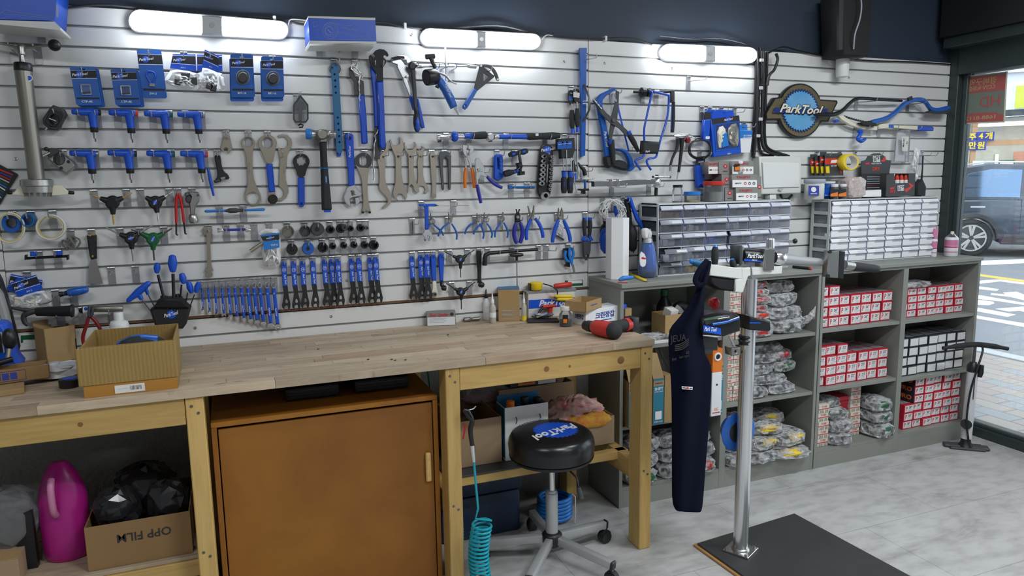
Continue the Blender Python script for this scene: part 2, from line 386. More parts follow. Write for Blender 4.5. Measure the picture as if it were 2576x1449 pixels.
# cables clipped along the top of the panels
view(0,0,1)
def cable(name,l,r,mat,label,n=6,cat='cable',sm=5):
	o=tube(None,name,smooth_path(P3(l),sm),r,mat,n);return topmesh(o,label,cat)
cable('power_cable',[(0,18,.012),(150,20,.012),(250,12,.012),(330,18,.012),(520,44,.01),(640,44,.012),(720,52,.012),(780,62,.01),(950,55,.014),(1010,66,.012),(1100,74,.012),(1250,64,.012),(1360,88,.012),(1480,98,.012),(1580,96,.012),(1640,112,.012)],.0045,'charcoal','dark cable sagging along the top edge of the slat wall')
cable('power_cable',[(1660,90,.012),(1740,98,.012),(1800,96,.012),(1850,104,.012),(1890,118,.012),(1906,140,.014)],.0025,'charcoal','thin dark cable above the lamp nearest the cable bundle')
cable('power_cable',[(1935,132,.012),(1970,118,.014),(2010,128,.014),(2080,142,.012),(2180,152,.012),(2300,156,.012),(2392,162,.012)],.004,'black','black cable along the panel top beside the white sensor')
cable('lamp_cord',[(722,78,.02),(726,60,.02),(732,49,.015),(760,50,.012),(785,54,.012)],.0025,'white_pl','white cord leaving the lamp beside the blue gauge carton')
cable('lamp_cord',[(1358,108,.02),(1366,96,.02),(1378,88,.015),(1400,94,.012)],.0025,'white_pl','white cord leaving the middle wall lamp')
# vertical bundle of black cables down to the fuse box
BD=[[(1899,130,.012),(1902,180,.012),(1900,250,.012),(1896,320,.012),(1893,395,.012)],
	  [(1912,120,.012),(1911,190,.012),(1908,270,.012),(1908,340,.012),(1915,385,.012),(1945,392,.012)],
	  [(1921,128,.030),(1919,190,.030),(1917,270,.030),(1915,340,.030),(1925,378,.030),(1960,390,.030)],
	  [(1930,130,.012),(1928,200,.012),(1925,280,.012),(1924,345,.012),(1935,375,.012),(1985,393,.012)],
	  [(1905,140,.030),(1907,200,.030),(1903,300,.030),(1900,360,.030),(1896,398,.030)],
	  [(1952,135,.048),(1956,150,.048),(1948,175,.048),(1935,190,.048),(1930,215,.048)]]
NM=['outermost black cable of the bundle beside the wall sign','second black cable of the bundle, bending to the fuse box','thick middle black cable of the bundle above the fuse box','black cable of the bundle nearest the wall sign','rearmost loose black cable in the vertical bundle','short black cable joining the bundle near the panel top']
for l,s in zip(BD,NM):cable('bundle_cable',l,.0075,'black',s,8)
for k,(px,py)in enumerate(((1912,222),(1905,342),(1914,152),(1911,300))):
	q=pt(px,py,.03);o=box(None,'cable_clip',q.x-.012,q.x+.012,q.y-.012,q.y+.03,q.z-.008,q.z+.008,'lampcap',.002)
	topmesh(o,('upper','lower','topmost','middle')[k]+' pale clip strapping the black cable bundle','cable clip')
for k,(px,py)in enumerate(((1017,66),(1521,98),(690,49))):
	q=pt(px,py,.0);o=box(None,'cable_clip',q.x-.006,q.x+.006,-.018,.02,q.z-.012,q.z+.012,'white_pl',.002)
	topmesh(o,('white clip on the panel top between blue carton and middle lamp','white clip on the panel top beside the panel seam','white clip on the panel top near the longest lamp')[k],'cable clip')
# lamps
def batten(L,R,thl,thr,label,c0,c1):
	"""L, R: end points of the axis in the frame, thl/thr half thickness"""
	mid=((L[0]+R[0])/2,(L[1]+R[1])/2)
	t=thing('wall_lamp',label,'lamp',pt(*mid,.02),'lamps along the top of the tool wall')
	def lerp(k):return(L[0]+(R[0]-L[0])*k,L[1]+(R[1]-L[1])*k,thl+(thr-thl)*k)
	def caps(k0,k1,grow,lr,rr):
		a,b=lerp(k0),lerp(k1);pl=[]
		if lr:pl+=circ(a[0]+a[2],a[1],a[2]*grow,n=9,a0=90,a1=270)
		else:pl+=[(a[0],a[1]+a[2]*grow),(a[0],a[1]-a[2]*grow)]
		if rr:pl+=circ(b[0]-b[2],b[1],b[2]*grow,n=9,a0=-90,a1=90)
		else:pl+=[(b[0],b[1]-b[2]*grow),(b[0],b[1]+b[2]*grow)]
		return pl
	plate(t,'base',caps(0,1,1.13,1,1),.0,.034,'lampcap',b=.004)
	plate(t,'diffuser',caps(0,c0,.97,1,0),.034,.062,'lamp',b=.012,res=2)
	plate(t,'diffuser',caps(c1,1,.97,0,1),.034,.062,'lamp',b=.012,res=2)
	cp=plate(t,'centre_cap',caps(c0,c1,1.0,0,0),.034,.064,'lampcap',b=.004)
	m=lerp((c0+c1)/2);plate(cp,'screw',circ(m[0],m[1],m[2]*.27),.064,.066,'steel')
view(320,0,4.025)
batten((18,205),(1628,300),105,85,'longest wall lamp, over the blue carded tools, diffusers glowing',.455,.59)
view(0,0,1)
batten((1060,93),(1360,104),21,18.5,'middle wall lamp glowing above the inflator gun',.465,.545)
batten((1665,131),(1904,138.5),20,19,'wall lamp nearest the black cable bundle, diffusers glowing',.46,.57)
# ---------------------------------------------------------------- hooks that clip into the grooves
HM={}
def hook_parts(L,tilt):
	k=(round(L,3),round(tilt,2))
	if k not in HM:
		a=rawmesh('plate',cubev(-.0125,.0125,-.0036,-.0012,-.069,-.003),CUBE_F);a.materials.append(M('hook'))
		b=tube_mesh('clip',[(-.0125,-.004,-.004),(.0125,-.004,-.004)],.0052,8);b.materials.append(M('bright'))
		P=[Vector((0,-.003,-.026)),Vector((tilt*L*.5,-.003-L*.5,-.027)),Vector((tilt*L,-.003-L,-.026)),Vector((tilt*L,-.010-L,-.018)),Vector((tilt*L,-.014-L,-.008))]
		c=tube_mesh('prong',P,.0024,7);c.materials.append(M('chrome'))
		HM[k]=(a,b,c)
	return HM[k]
NH=[0]
def hook(zx,zy,what,L=.05,tilt=0.0,snap=True):
	q=pt(zx,zy,0);dz=0 if q.x<0 else-.0042
	z=gz(round((q.z-Z0-dz)/PITCH_Z))+dz if snap else q.z
	e=thing('slatwall_hook','grey metal slatwall hook '+what,'hook',(q.x,0,z),'hooks clipped into the slat wall')
	for n,me in zip(('plate','clip','prong'),hook_parts(L,tilt)):
		o=bpy.data.objects.new(n,me);C.objects.link(o);o.parent=e
	return e
def hooks2(a,b,what,L=.05,tilt=0.0):
	hook(*a,'left of the pair '+what,L,tilt);hook(*b,'right of the pair '+what,L,tilt)
def tool(name,label,cat,zx,zy,d=.03,group=None):
	return thing(name,label,cat,pt(zx,zy,d),group)
def logo(parent,zx,zy,d,h,rot=8,disc=True,col='print_w',w=None):
	"""white slanted word mark over a blue disc"""
	if disc:plate(parent,'emblem_disc',circ(zx,zy,h*1.15,h*1.05,16),d,d+.0006,'blue')
	ptext(parent,'ParkTool',zx,zy,d+.0009,h*.8,col,rot,.35,.02,w or h*4.4)
def chain(parent,l,r,mat='bright',sub=2):
	W=P3(l);out=[]
	for i in range(len(W)-1):
		for j in range(sub):out.append(W[i]+(W[i+1]-W[i])*(j/sub))
	out.append(W[-1])
	k=r*mpp(*l[0]);rs=[]
	P=[]
	for i,p in enumerate(out):
		P.append(p);rs.append(k*(1.0 if i%2==0 else .45))
	return tube(parent,'chain',P,rs,mat,8)
# ================================================================ wall tools, view A: far left
view(0,0,2.7865)
# blue product carton on two hooks
t=tool('product_carton','blue tool carton lying on hooks above the big reamer','carton',180,170,.1)
plate(t,'sleeve',[(-120,-120),(405,-120),(385,145),(-120,132)],.03,.22,'blue')
plate(t,'tray',[(-120,138),(382,152),(426,196),(414,210),(-120,160)],.035,.215,'offwhite')
plate(t,'side_label',[(392,40),(404,40),(410,120),(398,120)],.2205,.2215,'print_g')
ptube(t,'line_drawing',[(0,95,.2208),(40,70,.2208),(130,88,.2208),(280,108,.2208),(350,120,.2208),(350,130,.2208),(270,122,.2208),(120,105,.2208),(30,100,.2208)],1.2,'print_g',4)
hooks2((95,330),(262,325),'bearing the big reamer handle',.06)
hook(285,195,'under the blue carton in the corner',.1)
# head tube reaming tool
t=tool('head_tube_reamer','long silver head tube reamer with black ball handle','reamer',220,1350,.07)
plathe(t,'barrel',(162,490,.07),(258,1262,.07),[(0,56),(.5,53),(1,53)],'nickel',24)
plathe(t,'collar',(160,440,.07),(164,500,.07),[(0,50),(.12,58),(.88,58),(1,57)],'black',24)
plathe(t,'spindle',(148,312,.07),(157,440,.07),[(0,22),(.1,27),(.55,27),(.58,16),(.9,18),(1,22)],'steel',16)
hb=ptube(t,'handle_bar',[(-120,270,.07),(20,307,.07),(110,328,.07),(190,332,.07),(370,316,.07)],9,'nickel',10)
ball(hb,'ball_knob',pt(382,317,.07),.021,'black',16)
bs=plathe(t,'facing_head',(256,1255,.07),(266,1350,.07),[(0,85),(.08,100),(.5,102),(.55,94),(1,92)],'steel',28)
for k in range(7):
	a=k/6*PI;x=265-88*math.cos(a)
	plate(bs,'cutter_tooth',[(x-12,1318),(x+12,1318),(x+10,1378),(x-10,1378)],.068+.028*math.sin(a),.074+.030*math.sin(a),'nickel')
for s,x in((0,170),(1,362)):ptube(t,'guide_pin',[(x,1335,.07),(x+(130 if s else-90),1352,.07)],8,'steel',10)
for s,x in((0,70),(1,500)):plathe(t,'pin_cap',(x-18,1350,.07),(x+20,1352,.07),[(0,10),(.1,13),(.9,13),(1,10)],'black',10)
plate(t,'wing_plate',[(130,1300),(165,1290),(175,1372),(70,1366),(100,1345)],.055,.075,'cream',b=.002)
plate(t,'wing_plate',[(365,1295),(430,1300),(478,1345),(475,1365),(360,1372)],.055,.075,'cream',b=.002)
st_=plate(t,'emblem',circ(196,548,34,26),.0905,.0915,'white');plate(st_,'emblem_dot',circ(204,547,20,16),.0915,.092,'blue')
# saw guides
t=tool('saw_guide','black saw guide clamp hanging askew beside the reamer','saw guide',380,900)
plate(t,'block',[(345,760),(372,735),(440,760),(462,800),(400,912),(345,905),(300,870),(298,830)],.008,.05,'charcoal',[circ(380,835,34,38)],b=.004)
plate(t,'face',[(352,768),(430,785),(440,810),(392,890),(345,885),(312,855)],.05,.058,'black_m',[circ(378,838,32,36)],b=.002)
ptube(t,'screw',[(335,885,.04),(318,910,.04)],8,'steel');ptube(t,'screw',[(345,830,.062),(395,850,.062)],7,'steel')
hook(395,750,'holding the black saw guide',.05)
t=tool('saw_guide','silver saw guide clamp with a wide round hole','saw guide',430,1200)
plate(t,'block',[(335,1060),(350,1048),(420,1048),(525,1150),(525,1170),(470,1215),(440,1205),(330,1110)],.01,.055,'steel',[circ(412,1115,38,38)],b=.004)
plate(t,'top_jaw',[(338,1048),(360,1035),(430,1060),(345,1105),(330,1090)],.056,.066,'charcoal',b=.002)
for x,y in((478,1133),(428,1178)):plate(t,'bolt',circ(x,y,11),.055,.06,'black')
ptube(t,'handle',[(350,1070,.07),(300,1095,.075)],8,'steel');ball(t,'knob',pt(325,1045,.07),.008,'black')
hook(440,1045,'holding the silver saw guide',.05)
# carded tools
def card(label,pl,d,kind,n,group=None,dz=.0022):
	"""pl: four corners; kind tells what sits in the blister"""
	(ax,ay),(bx,by),(cx,cy),(dx,dy)=pl
	def q(u,v):return(ax+(bx-ax)*u+(dx-ax)*v+(ax-bx+cx-dx)*u*v,ay+(by-ay)*u+(dy-ay)*v+(ay-by+cy-dy)*u*v)
	t=tool('tool_card',label,'packaged tool',*q(.5,1),d,group)
	cor=[q(.06,0),q(.94,0),q(1,.03),q(1,.97),q(.94,1),q(.06,1),q(0,.97),q(0,.03)]
	plate(t,'card',cor,d,d+.0012,'cardblue',[[q(.4,.055),q(.6,.055),q(.58,.085),q(.42,.085)]])
	if n==0:return t
	f=d+.0012
	plate(t,'header_print',[q(.01,.11),q(.99,.11),q(.99,.29),q(.01,.29)],f,f+.0004,'black_m')
	plate(t,'stripe',[q(.01,.30),q(.99,.30),q(.99,.312),q(.01,.312)],f,f+.0004,'print_w')
	plate(t,'stripe',[q(.01,.095),q(.99,.095),q(.99,.104),q(.01,.104)],f,f+.0004,'print_g')
	s=abs(bx-ax)
	x,y=q(.33,.2);logo(t,x,y,f+.0005,s*.13,8)
	plate(t,'text_band',[q(.06,.80 if kind!='ctp' else .795),q(.95,.80),q(.95,.845),q(.06,.845)],f,f+.0004,'black_m')
	x,y=q(.45,.905)
	if kind=='ctp':
		ptext(t,'CTP-4K',x,y,f+.0005,s*.085,'print_w')
		b=plate(t,'blister',[q(.28,.45),q(.68,.45),q(.68,.72),q(.28,.72)],f,f+.012,'clearp',b=.004)
		ptube(b,'chain_pin',[(*q(.32,.68),f+.006),(*q(.62,.66),f+.006)],s*.035,'black',8)
	elif kind=='sw':
		ptext(t,'SW-3',x,y,f+.0005,s*.085,'print_w')
		ptube(t,'spoke_wrench',[(*q(u,v),f+.006)for u,v in((.40,.70),(.33,.62),(.26,.54),(.30,.47),(.45,.45),(.60,.48),(.62,.56),(.54,.63),(.49,.70))],s*.03,'blue_h',8,4)
		plate(t,'wrench_jaw',[q(.34,.69),q(.56,.69),q(.57,.755),q(.36,.755)],f,f+.008,'bright')
	else:
		ptext(t,'BBT-18',x,y,f+.0005,s*.085,'print_w')
		x,y=q(.52,.535)
		b=plate(t,'blister',circ(x,y,s*.32,s*.34),f,f+.006,'clear2',b=.003)
		plate(b,'socket',circ(x,y,s*.24,s*.26,8),f,f+.02,'iron',b=.004)
		plate(t,'round_mark',circ(*q(.85,.76),s*.08),f,f+.0004,'sky_blue',[circ(*q(.85,.76),s*.05)])
	return t
for k,(label,pl)in enumerate((('blue blister card with chain pins above the first T-handle driver',[(487,468),(668,466),(715,738),(535,738)]),('blue blister card with chain pins above the red-tipped T-handle driver',[(773,484),(950,480),(990,738),(810,738)]))):
	card(label,pl,.055,'ctp',1)
	card(label.replace('blue','middle blue of three,').replace('with','printed for'),[(x+14,y+10)for x,y in pl],.045,'ctp',0)
	card(label.replace('blue','rearmost blue of three,').replace('with','printed for'),[(x+24,y+14)for x,y in pl],.035,'ctp',0)
	hook(590 if k==0 else 862,456,'holding the cards above the %s driver'%('first' if k==0 else 'red-tipped'),.055)
card('tall blue card with a looped spoke wrench',[(957,345),(1130,350),(1172,690),(1000,688)],.03,'sw',1)
hook(1045,340,'holding the tall spoke wrench card',.035)
# T-handle drivers
def tdriver(x,y,s,tipcol,label):
	"""x, y: left end of the grip's axis in the frame, s: scale"""
	t=tool('t_handle_driver',label,'driver',x+150*s,y+200*s,.05,'blue T-handle drivers')
	g=plathe(t,'grip',(x,y,.045),(x+192*s,y+7*s,.045),[(0,15*s),(.04,20*s),(.15,22*s),(.5,26*s),(.7,28*s),(.95,24*s),(1,20*s)],'blue',18)
	plathe(g,'stem',(x+142*s,y+8*s,.045),(x+158*s,y+118*s,.045),[(0,34*s),(.3,28*s),(1,25*s)],'blue',18)
	if tipcol:plathe(t,'end_ring',(x+190*s,y+7*s,.045),(x+206*s,y+8*s,.045),[(0,22*s),(.8,22*s),(1,15*s)],tipcol,14)
	plathe(t,'collar',(x+157*s,y+112*s,.045),(x+160*s,y+146*s,.045),[(0,27*s),(.9,26*s),(1,22*s)],'black',16)
	plathe(t,'shank',(x+161*s,y+146*s,.045),(x+166*s,y+190*s,.045),[(0,13*s),(1,11*s)],'steel',12)
	plathe(t,'bit',(x+166*s,y+190*s,.045),(x+168*s,y+212*s,.045),[(0,5*s),(1,4.5*s)],'dark_steel',8)
U=[(502,782,1.0,'black','black-ended'),(762,788,1.0,'redplast','red-ended'),(1010,795,.98,'green','green-ended'),(1243,800,.95,'steel','steel-ended')]
Lo=[(488,1072,1.0,'steel','steel-ended'),(754,1070,1.0,'black','black-ended'),(1027,1074,.97,'green','green-ended'),(1263,1076,.95,'redplast','red-ended')]
for row,lst in(('upper',U),('lower',Lo)):
	for x,y,s,c,nm in lst:
		tdriver(x,y,s,c,'blue T-handle driver, %s, in the %s row of four'%(nm,row))
		hooks2((x+60*s,y-12),(x+178*s,y-10),'under the %s driver in the %s row'%(nm,row),.05)
# wire gauge card at the edge
t=tool('colour_chart','chart with red, blue and green lines tilted at the picture edge','chart',50,1300)
plate(t,'board',[(-60,1130),(0,1155),(120,1218),(125,1228),(0,1430),(-60,1500)],.004,.01,'black_m')
for k,c in enumerate(('redplast','print_b','red','print_g','green','sky_blue','print_w','green','print_b','print_g')):
	y0=1180+18*k;x1=92-9*k
	plate(t,'line',[(-60,y0-20),(x1,y0+42),(x1-3,y0+50),(-60,y0-10)],.01,.0106,c)
# ================================================================ view B: lamps and cards
view(320,0,4.025)
def hangbag(label,pl,d,blk,front=True):
	(ax,ay),(bx,by),(cx,cy),(dx,dy)=pl
	def q(u,v):return(ax+(bx-ax)*u+(dx-ax)*v+(ax-bx+cx-dx)*u*v,ay+(by-ay)*u+(dy-ay)*v+(ay-by+cy-dy)*u*v)
	t=tool('bagged_part',label,'packaged part',*q(.5,2.2),d)
	plate(t,'header_card',[q(0,0),q(1,0),q(1,1),q(0,1)],d,d+.0016,'blue');f=d+.0016
	plate(t,'header_print',[q(.01,.13),q(.99,.13),q(.99,.58),q(.01,.58)],f,f+.0004,'black_m')
	plate(t,'stripe',[q(.01,.62),q(.99,.62),q(.99,.65),q(.01,.65)],f,f+.0004,'print_w');plate(t,'stripe',[q(.01,.08),q(.99,.08),q(.99,.11),q(.01,.11)],f,f+.0004,'print_w')
	s=math.hypot(bx-ax,by-ay);a=-math.degrees(math.atan2(by-ay,bx-ax))
	if front:
		x,y=q(.3,.38);logo(t,x,y,f+.0005,s*.12,a+8);x,y=q(.5,.86);ptext(t,'AV-1',x,y,f+.0005,s*.07,'print_w',a)
	sac=[q(.02,1),q(.98,1),q(1.05,1.5),q(1.1,2.0),q(.9,2.2),q(.5,2.25),q(.1,2.15),q(-.12,2.0),q(-.02,1.5)]
	crumple(t,'clear_bag',sac,d-.001,.022,'bag')
	for(u,v,sz,ang)in blk:
		x,y=q(u,v);k=sz*s
		plate(t,'jaw_insert',[(x+k*(math.cos(ang)*a_-math.sin(ang)*b_),y+k*(math.sin(ang)*a_+math.cos(ang)*b_))for a_,b_ in((-.5,-.6),(.5,-.55),(.45,.6),(-.5,.55))],d+.001,d+.016,'iron',b=.003)
	return t
def crumple(parent,name,poly,d,depth,mat,n=9,seed=1,top=None):
	"""a crinkled film pouch standing off the plane d by up to depth"""
	rnd=random.Random(seed+int(poly[0][0]*7+poly[0][1]));poly=chaikin(poly,1);m=len(poly)
	cx=sum(p[0]for p in poly)/m;cy=sum(p[1]for p in poly)/m
	vs,fs=[],[];R=5
	for s in(1,-1):
		base=len(vs)
		for k in range(1,R+1):
			f=k/R
			for i,(x,y)in enumerate(poly):
				j=(1+rnd.uniform(-.05,.05))if k==R and s==1 else 1
				dd=d+s*(depth if s==1 else depth*.3)*(math.sqrt(max(0,1-f*f))*rnd.uniform(.55,1.15))if k<R else d
				w_=(cx+(x-cx)*f*j,cy+(y-cy)*f*j)
				vs.append(pt(w_[0],w_[1],max(dd,.0015)))
		vs.append(pt(cx,cy,max(d+s*(depth if s==1 else depth*.3),.0015)));c=len(vs)-1
		for k in range(R-1):
			for i in range(m):
				a,b=base+k*m+i,base+k*m+(i+1)%m;e,f2=base+(k+1)*m+i,base+(k+1)*m+(i+1)%m
				fs+=[(a,e,f2),(a,f2,b)]if(i+k)%2 else[(a,e,b),(b,e,f2)]
		for i in range(m):fs.append((c,base+i,base+(i+1)%m))
	return link(name,rawmesh(name,vs,fs),mat,parent)
hangbag('bagged jaw inserts with blue header, behind the tilted bag',[(705,552),(960,555),(965,722),(710,718)],.016,[(.55,1.6,.3,.1)],False)
hangbag('bagged jaw inserts with blue header, hanging straight',[(462,548),(692,550),(698,722),(432,692)],.03,[(.6,1.5,.42,.02),(.9,1.6,.3,-.1),(.35,1.75,.3,.15)])
hangbag('bagged jaw inserts with a buckled tilted header',[(785,500),(930,570),(925,738),(762,665)],.042,[(.55,1.9,.5,.2),(.75,2.0,.4,.1)])
hook(572,528,'holding the straight bag of jaw inserts',.05);hook(840,528,'holding the tilted bag of jaw inserts',.055)
for lab,pl in(('nearer the looped spoke wrench',[(1043,545),(1272,550),(1296,985),(1052,985)]),('nearer the clear tool case',[(1355,570),(1578,575),(1592,985),(1368,985)])):
	card('blue card with a black notched socket, '+lab,pl,.05,'bbt',1)
	card('rear blue card hanging behind the notched socket card '+lab,[(x-10,y+42)for x,y in pl],.035,'bbt',0)
	hook((pl[0][0]+pl[1][0])/2,562,'holding the notched socket cards '+lab,.05)
# gauge carton
t=tool('product_carton','blue carton with a white line drawing of a tyre gauge, on two hooks','carton',2180,470,.1)
plate(t,'sleeve',[(1832,182),(2512,205),(2524,415),(1848,408)],.03,.19,'blue')
plate(t,'lid_edge',[(1832,162),(2512,180),(2512,205),(1832,184)],.03,.19,'offwhite')
plate(t,'tray',[(1848,412),(2524,420),(2526,432),(1836,445),(1838,440)],.035,.188,'offwhite');plate(t,'tray_base',[(1838,448),(2526,440),(2505,470),(1855,466)],.03,.15,'offwhite')
D_=.1906
for(rr,r2)in((82,1.6),(62,1.4)):ptube(t,'line_drawing',[(x,y,D_)for x,y in circ(2055,312,rr*.93,rr,20)],r2,'print_g',4,closed=True)
for k in range(14):
	a=2*PI*k/14;ptube(t,'line_drawing',[(2045+36*math.cos(a),312+38*math.sin(a),D_),(2045+44*math.cos(a),312+48*math.sin(a),D_)],2,'print_w',4)
ptube(t,'line_drawing',[(2030,300,D_),(2065,335,D_)],2,'print_w',4)
for l in([(1990,250),(2060,228),(2200,262),(2280,258),(2285,272),(2230,280),(2330,310),(2420,340),(2430,385),(2405,390),(2300,370),(2180,335),(2135,330)],[(2180,280),(2260,305),(2330,320)],[(2425,345),(2450,352),(2490,380),(2488,394),(2430,385)],[(1870,240),(1900,215),(1930,225),(1925,262),(1895,272),(1872,250)]):
	ptube(t,'line_drawing',[(x,y,D_)for x,y in l],1.4,'print_g',4)
hooks2((1940,430),(2302,437),'carrying the gauge carton',.17)
# clear case with black tool inside
t=tool('clear_tool_case','clear pointed plastic case with a black tool inside','case',1755,1250)
sh=[(1755,958),(1835,1060),(1838,1205),(1815,1240),(1700,1240),(1680,1205),(1680,1060)]
plate(t,'shell',sh,.006,.05,'clear2',b=.006);plate(t,'rim',sh,.048,.053,'charcoal',[[(1755,985),(1822,1068),(1824,1200),(1806,1226),(1708,1226),(1694,1200),(1694,1068)]],b=.001)
plate(t,'black_insert',[(1755,1000),(1812,1068),(1812,1105),(1772,1105),(1770,1225),(1740,1225),(1738,1105),(1700,1105),(1702,1068)],.012,.04,'black_m',b=.003)
plate(t,'hang_tab',[(1735,930),(1770,920),(1768,975),(1742,975)],.02,.022,'clear2')
ptube(t,'clip',[(1732,1270,.03),(1755,1255,.03),(1782,1268,.03),(1775,1288,.03),(1740,1290,.03)],8,'black',6)
hook(1712,960,'holding the clear pointed case',.04)
# ================================================================ view C: wrenches
view(500,320,4.83)
def notched(cx,cy,r,n,k=.93,ay=1.0):return star(cx,cy,r,r*k,n,ay)
t=tool('cone_tool','short worn steel freewheel key with a forked end','key tool',340,300)
plate(t,'body',[(305,105),(335,95),(375,108),(395,200),(405,240),(398,285),(358,325),(345,300),(355,258),(330,245),(305,258),(312,292),(295,300),(265,265),(275,230)],.01,.016,'tan_steel',b=.001)
plate(t,'stamp',[(322,120),(352,120),(352,160),(322,160)],.016,.0163,'nickel');hook(330,50,'holding the short forked key',.035)
t=tool('ring_wrench','long steel wrench with a notched ring at both ends','wrench',650,900)
plate(t,'body',[(598,106),(660,130),(688,185),(678,235),(655,290),(652,420),(662,600),(695,700),(745,800),(764,865),(748,920),(700,950),(630,948),(575,915),(552,870),(560,800),(590,720),(598,640),(584,480),(575,330),(545,265),(512,215),(508,175),(540,125)],.010,.0165,'tan_steel',[notched(598,182,62,12),notched(658,860,76,14)],b=.0012,sm=1)
ptext(t,'ParkTool',612,500,.0168,26,'nickel',86,.3);hook(598,50,'holding the double ring wrench',.03)
t=tool('lockring_wrench','steel notched ring wrench with blue grip and black cap','wrench',880,900)
plate(t,'head',[(830,86),(900,105),(945,160),(948,215),(925,300),(898,445),(820,445),(760,290),(722,230),(718,180),(755,110)],.010,.0165,'tan_steel',[notched(832,190,68,12)],b=.0012,sm=1)
plate(t,'grip',[(818,448),(898,445),(930,785),(850,792)],.007,.0195,'blue_h',b=.004)
plate(t,'tail',[(850,792),(930,785),(932,850),(852,860)],.010,.0165,'tan_steel');plate(t,'end_cap',circ(900,876,60,58),.012,.03,'black',b=.004)
hook(832,50,'holding the blue-gripped notched ring wrench',.03)
t=tool('hook_spanner','plain steel spanner with an open hook at each end','spanner',1030,890)
plate(t,'body',[(958,100),(1010,84),(1075,92),(1122,140),(1134,195),(1118,260),(1080,330),(1068,400),(1055,560),(1058,640),(1085,720),(1092,790),(1065,855),(1010,898),(940,895),(945,872),(1000,862),(1032,825),(1030,775),(1000,740),(972,715),(975,600),(985,400),(965,300),(958,262),(975,245),(1000,268),(1045,258),(1082,215),(1078,160),(1040,120),(995,118),(980,135)],.004,.0095,'tan_steel',b=.001)
ptext(t,'ParkTool',1035,520,.0098,16,'nickel',86,.3);hook(1025,300,'holding the open hook spanner',.03,-.2)
t=tool('splined_ring_wrench','black splined ring wrench with long blue grip','wrench',1245,950)
plate(t,'head',[(1245,318),(1310,335),(1348,395),(1345,450),(1310,520),(1288,608),(1205,608),(1180,520),(1148,455),(1142,395),(1180,338)],.010,.016,'black_m',[star(1245,408,66,50,8)],b=.001,sm=1)
plate(t,'grip',[(1205,608),(1288,608),(1290,930),(1270,968),(1228,970),(1208,935)],.007,.019,'blue_h',[circ(1246,930,9)],b=.004)
hook(1222,275,'holding the black splined ring wrench',.03)
# hammer
t=tool('shop_hammer','hammer with a blue plastic face and black rubber handle','hammer',1560,1030)
plathe(t,'blue_face',(1300,82,.055),(1372,84,.055),[(0,58),(.1,64),(.9,64),(1,60)],'sky_blue',20)
plathe(t,'head',(1370,84,.055),(1660,88,.055),[(0,58),(.08,56),(.25,36),(.3,50),(.34,60),(.62,60),(.66,46),(.72,38),(.8,50),(1,50)],'steel',22)
plate(t,'eye',circ(1503,85,66,62),.03,.085,'nickel',b=.004);plate(t,'neck',[(1470,140),(1555,140),(1560,185),(1470,185)],.035,.075,'nickel',b=.004)
plate(t,'handle',[(1470,180),(1558,180),(1566,400),(1580,560),(1600,760),(1622,985),(1615,1010),(1505,1010),(1502,980),(1495,700),(1488,480),(1482,300)],.035,.075,'softblack',b=.01,res=2)
plate(t,'blue_band',[(1486,478),(1575,478),(1580,515),(1490,518)],.034,.0765,'sky_blue',b=.008);plate(t,'end_plug',[(1528,1010),(1606,1010),(1604,1035),(1530,1035)],.04,.07,'blue')
b_=plate(t,'badge',[(1538,580),(1556,590),(1560,680),(1548,690),(1536,680)],.0752,.0764,'blue2',sm=1);ptext(b_,'ParkTool',1548,634,.0767,12,'print_w',-88)
hooks2((1430,45),(1605,45),'bearing the shop hammer',.07)
# adjustable wrench
t=tool('adjustable_wrench','large adjustable wrench with blue handle and silver jaw','wrench',1850,950)
plate(t,'handle',[(1775,90),(1800,76),(1860,76),(1880,100),(1888,300),(1892,500),(1895,700),(1822,720),(1815,560),(1790,300)],.008,.022,'blue_h',[circ(1828,132,16)],b=.003)
plate(t,'jaw_body',[(1822,718),(1895,698),(1935,760),(1980,800),(1975,835),(1880,850),(1838,870),(1845,920),(1852,972),(1815,948),(1775,905),(1760,850),(1785,790)],.006,.024,'bright',b=.002)
j=plate(t,'moving_jaw',[(1895,858),(1942,852),(1965,900),(1925,952),(1905,930),(1900,890)],.008,.022,'bright',b=.002)
plathe(j,'worm_screw',(1868,765,.026),(1885,828,.026),[(0,22),(.2,28),(.35,22),(.5,28),(.65,22),(.8,28),(1,22)],'steel',10)
ptext(t,'ParkTool',1835,300,.0224,26,'print_w',88,.3);hook(1795,50,'holding the large adjustable wrench',.04)
# pin spanner (flat black ring with forked pins)
t=tool('pin_spanner','steel spanner with a black oval ring and two pins','spanner',2030,1050)
plate(t,'body',[(1995,300),(2060,320),(2102,380),(2105,430),(2075,510),(2055,600),(2050,740),(2060,900),(2090,1015),(2088,1048),(2055,1035),(2035,1008),(2018,1030),(1998,1052),(1980,1040),(2000,940),(1990,760),(1978,620),(1945,540),(1900,450),(1895,400),(1925,335)],.008,.0145,'tan_steel',[[(1950,380),(1975,350),(2020,345),(2050,375),(2052,420),(2035,460),(1985,470),(1955,450)]],b=.001,sm=1)
plate(t,'black_ring',chaikin([(1995,302),(2060,322),(2100,380),(2102,430),(2070,500),(2020,490),(1945,490),(1898,440),(1897,395),(1925,338)],1),.0145,.0152,'charcoal',[[(1950,380),(1975,350),(2020,345),(2050,375),(2052,420),(2035,460),(1985,470),(1955,450)]])
for x,y in((1995,1035),(2078,1035)):plate(t,'pin',circ(x,y,15),.0145,.024,'black')
hook(2010,275,'holding the pin spanner',.03)
